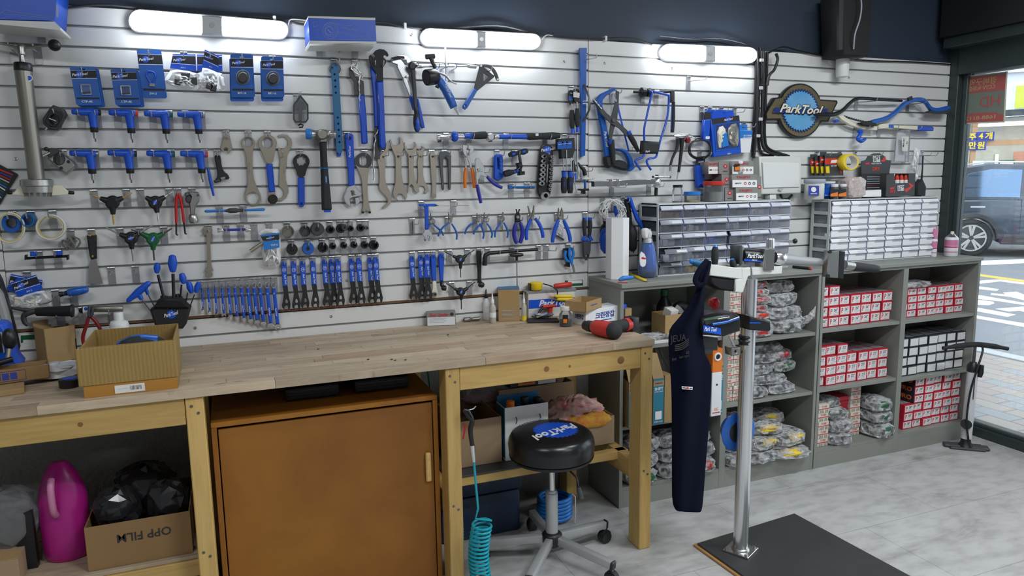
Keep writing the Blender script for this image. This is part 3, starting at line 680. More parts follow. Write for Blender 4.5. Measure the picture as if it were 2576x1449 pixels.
# chain tool, small T key
t=tool('crank_tool','black crank extractor arm with a curved foot','extractor',300,640)
plate(t,'arm',[(188,360),(205,335),(245,335),(268,360),(280,480),(310,545),(355,570),(380,632),(300,635),(262,650),(205,672),(195,640),(230,600),(215,480)],.01,.024,'black_m',[circ(226,370,12)],b=.003,sm=1)
plate(t,'spindle',[(178,648),(258,622),(275,660),(195,680)],.012,.03,'charcoal',b=.004);plate(t,'wing_tip',[(262,610),(318,598),(325,625),(290,640),(268,632)],.03,.036,'steel',b=.001)
tb=ptube(t,'lever',[(112,500,.03),(143,660,.03),(182,835,.03)],[15,22,14],'blue_h',10)
hook(222,280,'holding the black crank extractor',.035)
t=tool('tap_handle','blue bar tap handle with a dark centre body','tap handle',440,1040)
plathe(t,'bar',(68,1022,.05),(330,1015,.05),[(0,4),(.05,16),(.1,18),(1,15)],'sky_blue',12);plathe(t,'bar',(560,1008,.05),(806,1000,.05),[(0,14),(.9,18),(.95,16),(1,4)],'sky_blue',12)
plathe(t,'body',(320,1016,.05),(565,1008,.05),[(0,17),(.08,18),(.2,30),(.28,32),(.55,32),(.62,24),(.9,20),(1,15)],'charcoal',10)
hooks2((250,970),(540,960),'bearing the blue tap handle',.05)
t=tool('spoke_wrench','flat steel multi-slot spoke wrench hanging upright','wrench',130,1400)
plate(t,'body',[(60,1210),(152,1210),(168,1250),(150,1262),(150,1285),(168,1305),(150,1310),(140,1400),(150,1640),(160,1700),(175,1730),(175,1750),(155,1748),(172,1790),(160,1820),(88,1820),(75,1795),(98,1755),(75,1752),(78,1725),(100,1700),(98,1500),(90,1310),(45,1308),(42,1288),(62,1280),(60,1258),(42,1252)],.012,.018,'tan_steel',[circ(110,1262,10)],b=.001)
hook(118,1195,'holding the flat multi-slot wrench',.03)
t=tool('box_wrench','short blue wrench with a chrome socket at each end','wrench',430,1280)
plathe(t,'bar',(300,1250,.055),(570,1242,.055),[(0,14),(.1,16),(.9,16),(1,14)],'violet_h',12)
for x0,x1,y in((225,305,1252),(565,632,1248)):plathe(t,'socket',(x0,y,.055),(x1,y,.055),[(0,22),(.05,30),(.4,30),(.5,20),(.8,24),(1,14)],'chrome',12)
hooks2((332,1205),(508,1200),'bearing the short chrome-socket wrench',.055)
hook(672,1200,'left empty beside the bag of brushes',.03)
# ================================================================ view D: long tools
view(760,60,4.770)
def holes(l,r):return[circ(x,y,r,r,10)for x,y in l]
t=tool('strap_frame_gauge','long teal steel bar with a row of holes and round black boss','bar tool',430,1400)
plate(t,'blue_bar',[(350,500),(400,490),(480,1500),(465,1590),(420,1590),(395,1400)],.004,.012,'blue_h',b=.002)
plate(t,'boss',circ(395,540,72,72),.012,.02,'dark_steel',b=.003)
plate(t,'bar',[(345,500),(360,478),(425,478),(438,520),(465,1000),(490,1470),(480,1545),(440,1560),(410,1530),(385,1100),(350,620)],.02,.026,'teal',holes([(360,528),(390,605),(396,680),(400,755),(405,828),(428,1125),(433,1198),(438,1273),(444,1348),(448,1420)],12),b=.001)
hook(378,425,'holding the long teal bar',.05,.3)
def chainwhip(label,head,handle,ch,d,hk,shaft='charcoal'):
	t=tool('chain_whip',label,'chain whip',*handle[2],d)
	plate(t,'head',head,d,d+.006,'iron',b=.001);plate(t,'handle',handle,d-.003,d+.011,'blue_h',b=.005)
	chain(t,[(x,y,d+.013)for x,y in ch],13)
	if hk:hook(*hk,.045)
chainwhip('blue chain whip with loose chain across its black hook',[(560,530),(580,512),(608,525),(615,580),(650,640),(740,690),(748,855),(630,855),(622,700),(565,610)],
		  [(668,860),(750,845),(775,1100),(790,1430),(770,1440),(715,1440),(700,1200)],[(700,930),(682,895),(690,855),(685,780),(685,705),(692,635),(705,600),(680,565),(640,520),(598,495),(588,540),(640,590),(720,630),(722,660)],.02,(628,455,'holding the blue chain whip'))
plate(None,'tmp',[(0,0),(1,0),(1,1)],.01,.02,'black')if False else None
t=tool('pedal_wrench','huge black double-notch wrench head on a long blue handle','wrench',960,1430)
plate(t,'head',[(850,355),(880,320),(930,300),(985,308),(1025,340),(1040,380),(1022,395),(1000,375),(980,378),(975,400),(1008,430),(1005,470),(975,520),(975,690),(895,690),(900,600),(850,540),(805,440),(802,390),(820,370),(845,390),(862,408),(880,395),(875,370)],.03,.037,'black_m',b=.001)
plate(t,'handle',[(892,690),(978,684),(990,1000),(1008,1450),(990,1500),(945,1500),(928,1450),(915,1000)],.025,.042,'blue_h',b=.006)
hook(940,420,'holding the huge double-notch wrench',.055)
chainwhip('blue chain whip hidden behind the double-notch wrench',[(868,1240),(930,1240),(935,1620),(850,1620),(845,1500)],[(815,510),(840,498),(900,590),(905,800),(925,1240),(868,1240),(855,900),(830,640)],
		  [(910,1270),(900,1310),(870,1345),(885,1390),(865,1450),(860,1560),(850,1680),(862,1760),(858,1880)],.014,(850,480,'hidden behind the double-notch wrench'))
# big slip joint pliers
t=tool('slip_joint_pliers','big chrome slip joint pliers with slim blue grips','pliers',1400,1200)
plate(t,'upper_jaw',[(1068,405),(1110,392),(1150,372),(1215,368),(1270,385),(1310,440),(1300,470),(1255,470),(1250,435),(1215,430),(1160,400),(1100,432),(1070,425)],.02,.04,'chrome',b=.002)
plate(t,'jaw_pad',[(1068,405),(1150,385),(1225,390),(1232,415),(1190,412),(1100,432)],.04,.044,'black_m')
plate(t,'lower_jaw',[(1072,430),(1190,415),(1230,480),(1330,560),(1320,680),(1390,905),(1360,910),(1290,700),(1220,680),(1140,520),(1140,490),(1080,470)],.014,.03,'chrome',b=.003)
plate(t,'lever',[(1205,640),(1250,650),(1330,850),(1290,872),(1220,700)],.03,.042,'chrome',b=.003)
plate(t,'grip',[(1285,872),(1330,865),(1345,950),(1355,1040),(1335,1030)],.012,.034,'blue_h',b=.004);plate(t,'grip',[(1378,905),(1400,900),(1440,1060),(1476,1245),(1440,1255),(1415,1200),(1385,1000)],.01,.03,'blue_h',b=.004)
plate(t,'rivet',circ(1265,622,16),.042,.047,'steel');hook(1255,420,'holding the big slip joint pliers',.04)
t=tool('ratchet_wrench','black ratchet with a blue and black screwdriver grip','ratchet',1380,1290)
plate(t,'head',circ(1328,500,48,52),.046,.07,'iron',b=.006);plate(t,'shank',[(1308,540),(1360,540),(1390,1020),(1345,1020),(1330,800)],.05,.066,'iron',b=.004)
plathe(t,'collar',(1366,1010,.06),(1370,1085,.06),[(0,26),(.3,30),(1,24)],'black',14);g=plathe(t,'grip',(1369,1080,.06),(1382,1298,.06),[(0,26),(.15,38),(.5,46),(.85,36),(1,18)],'black_m',16)
plathe(g,'blue_inlay',(1384,1120,.072),(1386,1285,.07),[(0,8),(.3,24),(.8,26),(1,10)],'blue',10)
hook(1330,435,'holding the black ratchet',.08)
t=tool('lug_wrench','chrome cross wrench with sockets hung on the wall','wrench',1735,700)
ptube(t,'upright',[(1715,225,.05),(1735,600,.05),(1715,890,.05)],[8,20,17],'chrome',14)
cb=ptube(t,'cross_bar',[(1375,510,.062),(2060,505,.062)],15,'chrome',12)
plathe(cb,'socket',(1375,510,.062),(1470,511,.062),[(0,26),(.6,26),(.75,18),(1,15)],'chrome',14);plathe(cb,'socket',(1980,507,.062),(2085,506,.062),[(0,18),(.3,28),(1,32)],'chrome',14)
hooks2((1660,470),(1790,470),'bearing the chrome cross wrench',.07)
t=tool('tyre_inflator','blue tyre inflator gun with a black gauge and chrome nozzle','inflator',1830,1050)
plathe(t,'head_tube',(1480,395,.085),(1590,385,.085),[(0,28),(.1,34),(.9,34),(1,30)],'iron',16)
ptube(t,'neck',[(1545,405,.085),(1570,470,.085),(1605,540,.085)],[30,26,28],'iron',12)
plate(t,'body',[(1555,545),(1630,515),(1680,620),(1720,660),(1775,760),(1840,880),(1872,985),(1800,1018),(1760,940),(1690,800),(1620,700)],.068,.105,'blue2',b=.012,res=2)
gd=plathe(t,'gauge',(1610,630,.085),(1490,645,.10),[(0,88),(.15,98),(.85,100),(1,96)],'black',24);plathe(gd,'dial',(1492,645,.10),(1486,646,.101),[(0,82),(1,80)],'charcoal',24)
ptube(t,'trigger',[(1655,590,.115),(1720,620,.115),(1790,690,.115),(1855,722,.115)],[12,16,10,8],'steel',8,3)
ptube(t,'nozzle',[(1835,1005,.085),(1858,1045,.085),(1878,1095,.085)],[22,16,10],'chrome',12);ptube(t,'knob',[(1600,745,.09),(1640,765,.09)],16,'black',8)
ptext(t,'ParkTool',1755,800,.1062,32,'print_w',-66,.3);hook(1595,470,'holding the tyre inflator',.06)
t=tool('sprocket_holder','dark two-arm sprocket holder with a blue grip','holder tool',1960,1020)
plate(t,'frame',[(2130,490),(2165,484),(2185,520),(2290,610),(2310,620),(2300,645),(2108,800),(2065,768),(2105,600)],.03,.037,'iron',[[(2178,590),(2238,632),(2180,690)]],b=.001)
plate(t,'arm',[(2130,490),(2200,480),(2270,495),(2330,560),(2370,670),(2355,690),(2330,675),(2305,600),(2255,530),(2200,510),(2160,515)],.037,.043,'iron',b=.001,sm=1)
plate(t,'grip',[(2065,768),(2108,798),(1985,1010),(1960,1028),(1930,1010),(1932,980)],.026,.041,'blue2',[circ(1957,985,10)],b=.003)
for x,y in((2150,505),(2350,665)):plate(t,'pin',circ(x,y,12),.043,.05,'steel')
hook(2215,510,'holding the sprocket holder',.06)
# ================================================================ view E: lower left
view(0,480,4.025)
def threeway(name,label,hub,r,arms,body,d=.045,cat='Y wrench',mark=True,bits=()):
	t=tool(name,label,'wrench',hub[0],hub[1]+r,d)
	plate(t,'hub',circ(hub[0],hub[1],r,r*.95),d-.011,d+.011,body,b=.006,res=2)
	for(x,y),(x2,y2),bm in arms:
		ptube(t,'arm',[(hub[0]+(x-hub[0])*.35,hub[1]+(y-hub[1])*.35,d),(x,y,d)],[r*.5,r*.28],body,12)
		ptube(t,'bit',[(x,y,d),(x2,y2,d)],[r*.13,r*.11],bm,8)
	if mark:
		m=plate(t,'emblem',circ(hub[0],hub[1],r*.32),d+.011,d+.0118,'blue');ptext(m,'ParkTool',hub[0],hub[1],d+.0122,r*.2,'print_w',60 if mark==1 else 20,.3,width=r*.8)
	return t
threeway('hex_y_wrench','black three-way wrench with brass-coloured bits',(1135,118),75,[((1015,75),(905,30),'brass'),((1245,70),(1335,20),'brass'),((1145,240),(1152,340),'brass')],'black',mark=False)
for x,y in((1085,135),(1150,95),(1165,160)):pass
threeway('hex_y_wrench','black three-way wrench with chrome sockets in the upper row',(1570,118),72,[((1475,65),(1388,18),'chrome'),((1670,60),(1750,10),'chrome'),((1593,222),(1605,310),'chrome')],'black')
hooks2((950,-5),(1280,-10),'bearing the brass three-way wrench',.05);hooks2((1420,-5),(1712,-8),'bearing the chrome socket three-way wrench',.05)
threeway('hex_y_wrench','black three-way hex wrench beside the green one',(1325,480),70,[((1210,440),(1072,372),'steel'),((1420,425),(1548,348),'steel'),((1335,590),(1350,715),'steel')],'black',mark=2)
threeway('hex_y_wrench','green three-way hex wrench',(1548,490),70,[((1430,430),(1325,392),'dark_steel'),((1660,430),(1742,380),'dark_steel'),((1552,600),(1562,705),'dark_steel')],'green')
hook(1215,388,'under the black three-way hex wrench',.05);hook(1415,380,'between the black and green three-way wrenches',.05);hook(1658,372,'under the green three-way hex wrench',.05)
t=tool('snap_pliers','open red-handled strap clamp hanging upside down','clamp',1820,440)
for l in([(1800,25),(1782,120),(1785,330)],[(1805,25),(1835,110),(1862,320)]):ptube(t,'handle',[(x,y,.03)for x,y in l],[16,15,13],'red',10,4)
for l in([(1785,330),(1785,440),(1800,450)],[(1862,320),(1875,430),(1890,440)]):ptube(t,'leg',[(x,y,.03)for x,y in l],9,'black',8)
hook(1800,-5,'holding the red strap clamp',.035)
t=tool('pipe_cutter','grey metal tube cutter with a fluted knob','cutter',1960,320)
plate(t,'body',[(1862,40),(1890,10),(1940,5),(2005,12),(2028,60),(2015,110),(1980,160),(1970,240),(1928,250),(1915,130),(1935,60),(1925,45),(1885,60)],.015,.04,'steel',b=.004)
plate(t,'jaw',circ(1905,85,30,38),.015,.045,'charcoal',b=.004);plathe(t,'knob',(1948,235,.028),(1968,325,.028),[(0,32),(.2,44),(.8,48),(1,40)],'steel',10)
for x,y in((1880,30),(1912,25),(2003,45)):plate(t,'rivet',circ(x,y,12),.04,.046,'dark_steel')
hook(1945,-15,'holding the tube cutter',.03)
# rolls of tape
pr('milk_y',(.60,.52,.22),.5)
def roll(label,c,R,r,d0,d1,mat,inner,name='tape_roll',ay=1.0):
	t=tool(name,label,'tape',c[0],c[1]+R,(d0+d1)/2)
	plate(t,'tape',circ(c[0],c[1],R,R*ay,36),d0,d1,mat,[circ(c[0],c[1],r,r*ay,36)],b=.002)
	plate(t,'core',circ(c[0],c[1],r,r*ay,36),d0,d1-.001,inner,[circ(c[0],c[1],r*.92,r*.92*ay,36)])
	return t
roll('thin wide roll of yellow tape hanging against a blue roll',(95,375),158,142,.05,.060,'cream','milk_y');roll('dark blue roll of tape behind the thin yellow one',(112,325),100,55,.012,.045,'blue2','charcoal')
roll('small teal blue roll of tape on its own hook',(275,298),72,52,.012,.06,'teal','blue');roll('white and yellow roll of masking tape',(510,370),155,134,.03,.055,'paper','milk_y',ay=.85)
for x,w in((125,'thin yellow tape roll'),(315,'small teal tape roll'),(532,'masking tape roll')):hook(x,205,'holding the '+w,.065)
# wire puzzle / chain ring nuts
t=tool('steel_clips','bundle of bright wire spring clips on one hook','wire clips',720,590)
for k,l in enumerate(([(715,455),(680,520),(640,500),(630,540),(690,590),(725,540)],[(725,455),(760,500),(700,590),(680,570),(745,480)],[(730,460),(800,490),(810,530),(770,580),(730,560),(780,500)],[(700,470),(760,560),(740,590),(660,540)])):
	ptube(t,'clip',[(x,y,.02+.012*k)for x,y in l],9,'nickel',7,4)
hook(715,400,'holding the bundle of wire clips',.06)
t=tool('scraper','wide steel scraper with a black riveted handle','scraper',965,940)
plate(t,'handle',[(875,455),(890,435),(955,435),(975,455),(978,690),(918,698),(905,660)],.008,.024,'black_m',b=.005)
plate(t,'blade',[(918,698),(975,694),(985,740),(1042,942),(892,942),(895,800),(905,740)],.014,.0165,'steel');plate(t,'rivet',circ(938,662,11),.024,.027,'brass')
plate(t,'brass_cap',[(885,440),(960,432),(962,450),(885,455)],.007,.025,'brass');hook(925,392,'holding the scraper',.035)
# dropout gauge with blue sliders
t=tool('alignment_gauge','small black ruler gauge with two blue sliders','gauge',470,690)
ptube(t,'bar',[(250,685,.05),(470,672,.05),(685,662,.05)],14,'black',4)
for x,y in((332,640),(595,630)):plate(t,'slider',[(x-30,y-18),(x+28,y-22),(x+30,y+22),(x-28,y+24)],.04,.065,'blue',b=.002)
for x in(255,680):plate(t,'end_block',[(x-8,652),(x+8,650),(x+8,700),(x-8,702)],.035,.065,'black',b=.002)
hooks2((392,610),(580,605),'bearing the small ruler gauge',.045)
hook(1125,775,'left empty below the scraper',.04);hook(1370,768,'left empty below the black three-way wrench',.04)
# bagged inserts lower left
def hbag2(label,pl,d,bl):
	t=hangbag.__wrapped__(label,pl,d,bl)if hasattr(hangbag,'__wrapped__')else hangbag(label,pl,d,[]);
	for(x,y,w,h,a)in bl:
		c,s=math.cos(a),math.sin(a)
		plate(t,'soft_jaw',[(x+c*i*w-s*j*h,y+s*i*w+c*j*h)for i,j in((-.5,-.5),(.5,-.5),(.5,.5),(-.5,.5))],d+.002,d+.016,'cream',b=.003)
	return t
hbag2('bag of pale vise pads with a blue header, hanging behind',[(110,842),(430,905),(405,1060),(70,1010)],.014,[(190,1120,100,85,.1)])
hbag2('bag of pale vise pads with a tilted printed header in front',[(105,930),(362,850),(435,995),(180,1072)],.03,[(355,1140,95,90,-.15)])
hook(275,830,'holding the bags of vise pads',.045)
# blue handled tool lying across hooks
t=tool('stem_brush','hooked steel pick with a blue and black handle across two hooks','pick',740,1060)
plathe(t,'handle',(600,1050,.05),(895,995,.05),[(0,14),(.05,28),(.15,22),(.28,24),(.3,36),(.6,46),(.85,40),(.96,30),(1,20)],'blue2',14)
plathe(t,'ferrule',(596,1051,.05),(686,1034,.05),[(0,16),(.1,30),(.6,22),(1,27)],'black',14)
ptube(t,'shaft',[(600,1052,.05),(545,1075,.05),(525,1115,.05),(440,1140,.05),(390,1150,.05)],7,'steel',8,3)
hooks2((560,1005),(745,1000),'bearing the hooked pick',.05)
t=tool('crown_race_cutter','black knurled handle tool with a dark hooked jaw','cutter',560,1270)
plathe(t,'handle',(360,1225,.07),(745,1215,.07),[(0,32),(.03,44),(.9,56),(.94,68),(1,62)],'black_m',18)
ptube(t,'jaw',[(365,1215,.07),(290,1235,.07),(240,1270,.07),(250,1330,.07),(285,1360,.07)],[28,30,26,24,18],'iron',8,4)
ptube(t,'tail',[(380,1215,.07),(250,1205,.07),(80,1180,.07)],[16,22,10],'iron',8);hook(610,1175,'under the black knurled tool',.07)
t=tool('star_nut_setter','polished steel tube tool with a blue and white band','setter',1010,1250)
plathe(t,'tube',(890,1195,.07),(1245,1192,.07),[(0,30),(.02,36),(.98,36),(1,32)],'nickel',20)
plathe(t,'band',(845,1212,.07),(892,1210,.07),[(0,38),(1,38)],'white',20);plathe(t,'tip',(800,1212,.07),(846,1212,.07),[(0,10),(.3,26),(1,36)],'black',16)
plate(t,'band_mark',circ(868,1195,18),.083,.0845,'blue');hook(1130,1170,'under the polished tube tool',.07);hook(830,1170,'under the tip of the polished tube tool',.06)
t=tool('cutting_nippers','red-handled nippers hanging over the cartons','nippers',920,1500)
plate(t,'jaw',[(890,1160),(905,1160),(912,1240),(930,1160),(948,1200),(945,1260),(905,1300),(880,1260)],.095,.11,'dark_steel',b=.003)
for l in([(900,1270),(875,1360),(840,1480),(850,1560)],[(915,1270),(960,1310),(1000,1370),(1020,1420)]):ptube(t,'handle',[(x,y,.10)for x,y in l],[14,18,18,16],'darkred',10,4)
t=tool('lotion_bottle','white plastic bottle with a wide cap behind the big carton','bottle',1210,1600)
plathe(t,'cap',(1195,1230,.12),(1205,1310,.12),[(0,40),(.1,44),(1,46)],'white_pl',20);plathe(t,'body',(1205,1310,.12),(1225,1720,.12),[(0,50),(.03,78),(.1,88),(1,92)],'white_pl',20)
# fan shaped P handle wrench holder
t=tool('hex_wrench_holder','black fan-shaped holder marked with a blue disc','tool holder',1730,1370)
plate(t,'body',[(1515,1210),(1560,1180),(1590,1120),(1640,1085),(1830,1085),(1880,1140),(1935,1185),(1890,1345),(1850,1400),(1580,1400),(1545,1300)],.01,.075,'black_m',b=.008)
plate(t,'upper_step',[(1545,1190),(1590,1128),(1640,1095),(1840,1100),(1880,1150),(1925,1188)],.075,.09,'black',b=.005)
plathe(t,'lug',(1650,1060,.04),(1655,1100,.04),[(0,25),(1,30)],'black',12);plathe(t,'lug',(1792,1045,.04),(1800,1090,.04),[(0,22),(1,28)],'black',12)
plate(t,'emblem_disc',circ(1735,1252,48,42),.0755,.0765,'blue');ptext(t,'ParkTool',1728,1252,.0772,36,'print_w',12,.35,.02,135)
def phandle(label,g0,g1,gr,sh0,sh1,sr,d,nub=None):
	t=tool('hex_wrench',label,'hex wrench',*sh1,d,'hex wrenches in the fan holder')
	ptube(t,'grip',[(g0[0],g0[1],d),((g0[0]+g1[0])/2,(g0[1]+g1[1])/2,d),(g1[0],g1[1],d)],[gr*.7,gr,gr*.6],'blue',12)
	k=tube(t,'grip_ends',P3([(g0[0]+(g0[0]-g1[0])*.08,g0[1]+(g0[1]-g1[1])*.08,d),(*g0,d),(*g1,d),(g1[0]+(g1[0]-g0[0])*.08,g1[1]+(g1[1]-g0[1])*.08,d)]),[gr*.3*mpp(*g0,d),gr*.72*mpp(*g0,d),gr*.62*mpp(*g0,d),gr*.25*mpp(*g0,d)],'blue',12)
	if nub:ptube(t,'grip_neck',[(*nub,d),(*sh0,d)],[gr*.7,gr*.5],'blue',10)
	ptube(t,'shank',[(*sh0,d),(*sh1,d)],sr,'black',6)
phandle('lowest of the fanned blue hex wrenches, its grip slanting down',(1505,935),(1300,1110),38,(1435,1100),(1520,1210),5,.075,(1400,1040))
phandle('second fanned blue hex wrench, just above the lowest',(1495,940),(1420,1000),30,(1500,1050),(1560,1165),6,.05,(1470,980))
phandle('tall blue hex wrench next to the tallest one',(1592,735),(1588,830),34,(1600,850),(1660,1090),15,.05)
phandle('tallest blue hex wrench standing in the fan holder',(1745,660),(1750,815),47,(1752,840),(1760,1100),18,.06)
phandle('blue hex wrench leaning behind the small pair',(1840,840),(1862,935),36,(1838,950),(1825,1110),10,.05)
phandle('shorter blue hex wrench of the small pair',(1908,925),(1940,1030),33,(1900,1030),(1880,1140),7,.055)
phandle('rightmost blue hex wrench in the fan holder',(2012,930),(1985,1025),31,(1970,1050),(1922,1175),6,.06)
# ================================================================ view G: combination and cone wrenches
view(480,480,3.8135)
OW=[(103,1145,22,10),(165,1160,22,11),(230,1177,25,12),(296,1195,28,13),(360,1210,29,14),(422,1225,30,15),(484,1238,31,16),(546,1252,33,17),(606,1265,36,18),(663,1280,37,18),(732,1300,43,20),(796,1312,44,20)]
ORD=['shortest','second','third','fourth','fifth','sixth','seventh','eighth','ninth','tenth','eleventh','longest']
for i,(x,yb,w,h)in enumerate(OW):
	yt=920-i*1.2;hr=14+i*1.35;xb=x+14+i*2.2
	nm=ORD[i]+' combination wrench of the blue graded row'+('' if i in(0,11)else ', counting from the shortest')
	t=tool('combination_wrench',nm,'wrench',xb,yb,.03,'graded combination wrenches')
	plate(t,'ring_end',circ(x,yt,hr*.95,hr*1.15,20),.022,.034,'chrome',[circ(x,yt,hr*.55,hr*.66,12)],b=.002)
	g0,g1=yt+hr,yb-w*.75
	plate(t,'grip',[(x-h*.8,g0),(x+h*.9,g0),(xb+h*.9,g1),(xb-h*.95,g1)],.023,.033,'blue',b=.003)
	op=[(xb-w*.5,yb-w*.75),(xb+w*.45,yb-w*.8),(xb+w*.8,yb-w*.3),(xb+w*.82,yb+w*.3),(xb+w*.55,yb+w*.5),(xb+w*.42,yb+w*.05),(xb+w*.05,yb-w*.2),(xb-w*.3,yb+w*.1),(xb-w*.2,yb+w*.6),(xb-w*.6,yb+w*.35),(xb-w*.85,yb-w*.15)]
	plate(t,'open_end',op,.022,.034,'chrome',b=.003)
	ptext(t,str(i+6),x+2,yt+hr+50,.0333,9+i*.4,'print_w');ptext(t,'ParkTool',(x+xb)/2+3,(g0+g1)/2+55,.0333,9+i*.5,'print_w',-87,.3)
	hook(x+2,865-i*2,'of the row carrying the %s combination wrench'%ORD[i],.035)
def cone(label,xt,yt,xb,yb,w,num,d,grp,hk,dark='black_m',full=True):
	"""flat cone wrench: blue grip above, black open jaw below"""
	t=tool('cone_wrench',label,'wrench',xb,yb,d,grp);ym=yt+(yb-yt)*.50;xm=xt+(xb-xt)*.5;q=w*.5
	plate(t,'grip',[(xt-q,yt+8),(xt-q*.6,yt-10),(xt+q*.5,yt-10),(xt+q,yt+8),(xm+q*1.05,ym),(xm-q*1.0,ym)],d-.0035,d+.0035,'blue',[circ(xt,yt+20,7,7,8)],b=.002)
	J=q*1.75;H=(yb-yt)
	plate(t,'jaw',[(xm-q,ym),(xm+q*1.05,ym),(xb+q*.85,ym+H*.16),(xb+J*.75,ym+H*.28),(xb+J*.98,ym+H*.38),(xb+J*.85,yb-12),(xb+J*.45,yb),(xb+J*.42,yb-18),(xb+J*.25,yb-42),(xb-J*.3,yb-36),(xb-J*.42,yb-18),(xb-J*.42,yb+2),(xb-J*.9,yb-16),(xb-J*.98,ym+H*.40),(xb-J*.7,ym+H*.27),(xb-q*.95,ym+H*.16)],d-.0015,d+.0015,dark,[chaikin([(xb-8,yb-92),(xb+2,yb-102),(xb+16,yb-80),(xb+12,yb-58),(xb-10,yb-62)],1)])
	if full:
		ring=circ(xt+3,yt+70,18,19,16);plate(t,'size_ring',ring,d+.0035,d+.0039,'print_w',[circ(xt+3,yt+70,15.5,16.5,16)])
		ptext(t,num,xt+3,yt+70,d+.004,16,'print_w');ptext(t,'Park Tool',xt+14,yt+158,d+.004,17,'print_w',-86,.35,.02,96)
	hook(xt-2,yt-30,hk,.03)
CW=[(893,690,916,1140,48,'15',.024,'first'),(985,688,1012,1136,48,'15',.034,'second'),(1072,685,1096,1128,48,'16',.022,'third'),(1170,682,1195,1122,48,'16',.032,'fourth'),
	  (1282,672,1308,1110,50,'17',.022,'fifth'),(1352,670,1376,1108,50,'17',.014,'sixth'),(1412,666,1436,1102,50,'18',.034,'seventh'),
	  (1542,660,1562,1088,50,'20',.022,'eighth'),(1612,656,1635,1086,50,'21',.034,'ninth'),(1720,650,1740,1080,50,'22',.022,'tenth'),(1775,646,1800,1076,50,'23',.036,'last')]
for x,y,xb,yb,w,n,d,o in CW:cone('%s cone wrench, blue over black, in the long row of eleven'%o,x,y,xb,yb,w,n,d,'cone wrenches in the long row','carrying the %s cone wrench of the long row'%o)
# bottom bracket sockets: two rows
def socket(label,x,y,R,d1,mat,hole,spl,hk,d0=.02):
	inner='nickel' if mat=='steel' else 'dark_steel' if mat=='dark_steel' else 'black'
	t=tool('splined_socket',label,'socket',x,y+R,.03,'sockets on the two middle rows')
	outer=star(x,y,R,R*(.93 if spl else 1),spl or 16)if spl else circ(x,y,R,R,20)
	plate(t,'shell',outer,d0,d1,mat,[circ(x,y,R*hole,R*hole,16)]if hole else(),b=.002)
	if hole:plate(t,'bore',circ(x,y,R*hole,R*hole,16),d0,d0+.004,inner)
	else:plate(t,'hub',circ(x,y,R*.28,R*.28,12),d1,d1+.006,inner,b=.001)
	hook(*hk,'holding the '+label,.05)
SA=[(932,392,60,.045,'steel',.86,0,'shiny steel cup socket'),(1098,388,56,.045,'dark_steel',.86,20,'dark grey notched cup socket'),(1216,368,64,.05,'iron',0,0,'large black dished socket'),(1342,372,40,.055,'black',.5,14,'black splined socket beside the dished one'),
	  (1440,362,44,.04,'black',.5,0,'thick black ring socket'),(1478,352,32,.055,'charcoal',0,8,'charcoal stub socket leaning on the ring'),(1536,362,28,.045,'black',.45,0,'little black bushing socket'),(1632,356,36,.055,'black',.5,16,'black fine-splined freewheel socket'),(1692,356,22,.05,'steel',.45,12,'tiny bright steel socket')]
SB=[(972,562,54,.045,'black',0,0,'plain black cup socket'),(1127,555,60,.05,'blue2',0,20,'dark blue notched cup socket'),(1268,545,50,.045,'black',.58,10,'black ring socket with lugs'),(1364,532,33,.045,'black',.5,8,'small black socket right of the lugged ring'),(1470,524,33,.045,'black',.45,8,'small black socket in the middle of the lower row'),(1568,520,34,.045,'black',.45,6,'small black socket with a dog point'),(1670,520,37,.045,'black',.5,8,'black socket beside the last large ring'),(1760,522,47,.05,'black',.58,12,'last large black ring socket')]
for row,yy in((SA,300),(SB,460)):
	for k,(x,y,R,d1,m_,ho,sp,nm)in enumerate(row):
		if 'stub' in nm:socket(nm,x,y,R,.085,m_,ho,sp,(x+10,yy-k*4),.06)
		elif 'tiny' in nm:socket(nm,x,y,R,d1,m_,ho,sp,(x-15,yy-8),.02)
		else:socket(nm,x,y,R,d1,m_,ho,sp,(x-12,yy-k*3))
# bag with brushes
t=tool('bagged_part','clear bag of steel valve stems with a blue header','packaged part',770,740)
crumple(t,'clear_bag',[(640,385),(745,365),(855,370),(862,480),(865,650),(850,720),(700,745),(690,640),(660,470)],.02,.04,'bag')
plate(t,'header_card',[(665,425),(850,402),(850,470),(690,480)],.062,.0635,'black_m');plate(t,'blue_stripe',[(665,425),(850,402),(850,418),(668,440)],.0636,.064,'sky_blue');plate(t,'blue_panel',[(692,488),(850,474),(850,545),(700,570)],.062,.0635,'sky_blue')
logo(t,760,452,.0637,17,10,True);ptext(t,'TAP-6',800,520,.064,18,'cream',5)
for l in([(725,580),(740,720)],[(745,600),(720,700)],[(820,580),(835,700)],[(810,590),(820,690)]):ptube(t,'stem',[(x,y,.03)for x,y in l],9,'tan_steel',8)
ptube(t,'loose_tap',[(570,580,.05),(690,500,.05)],18,'tan_steel',8);plate(t,'hang_slot',[(712,372),(762,365),(765,380),(716,386)],.06,.062,'white_pl')
hook(750,312,'holding the bag of valve stems',.05)
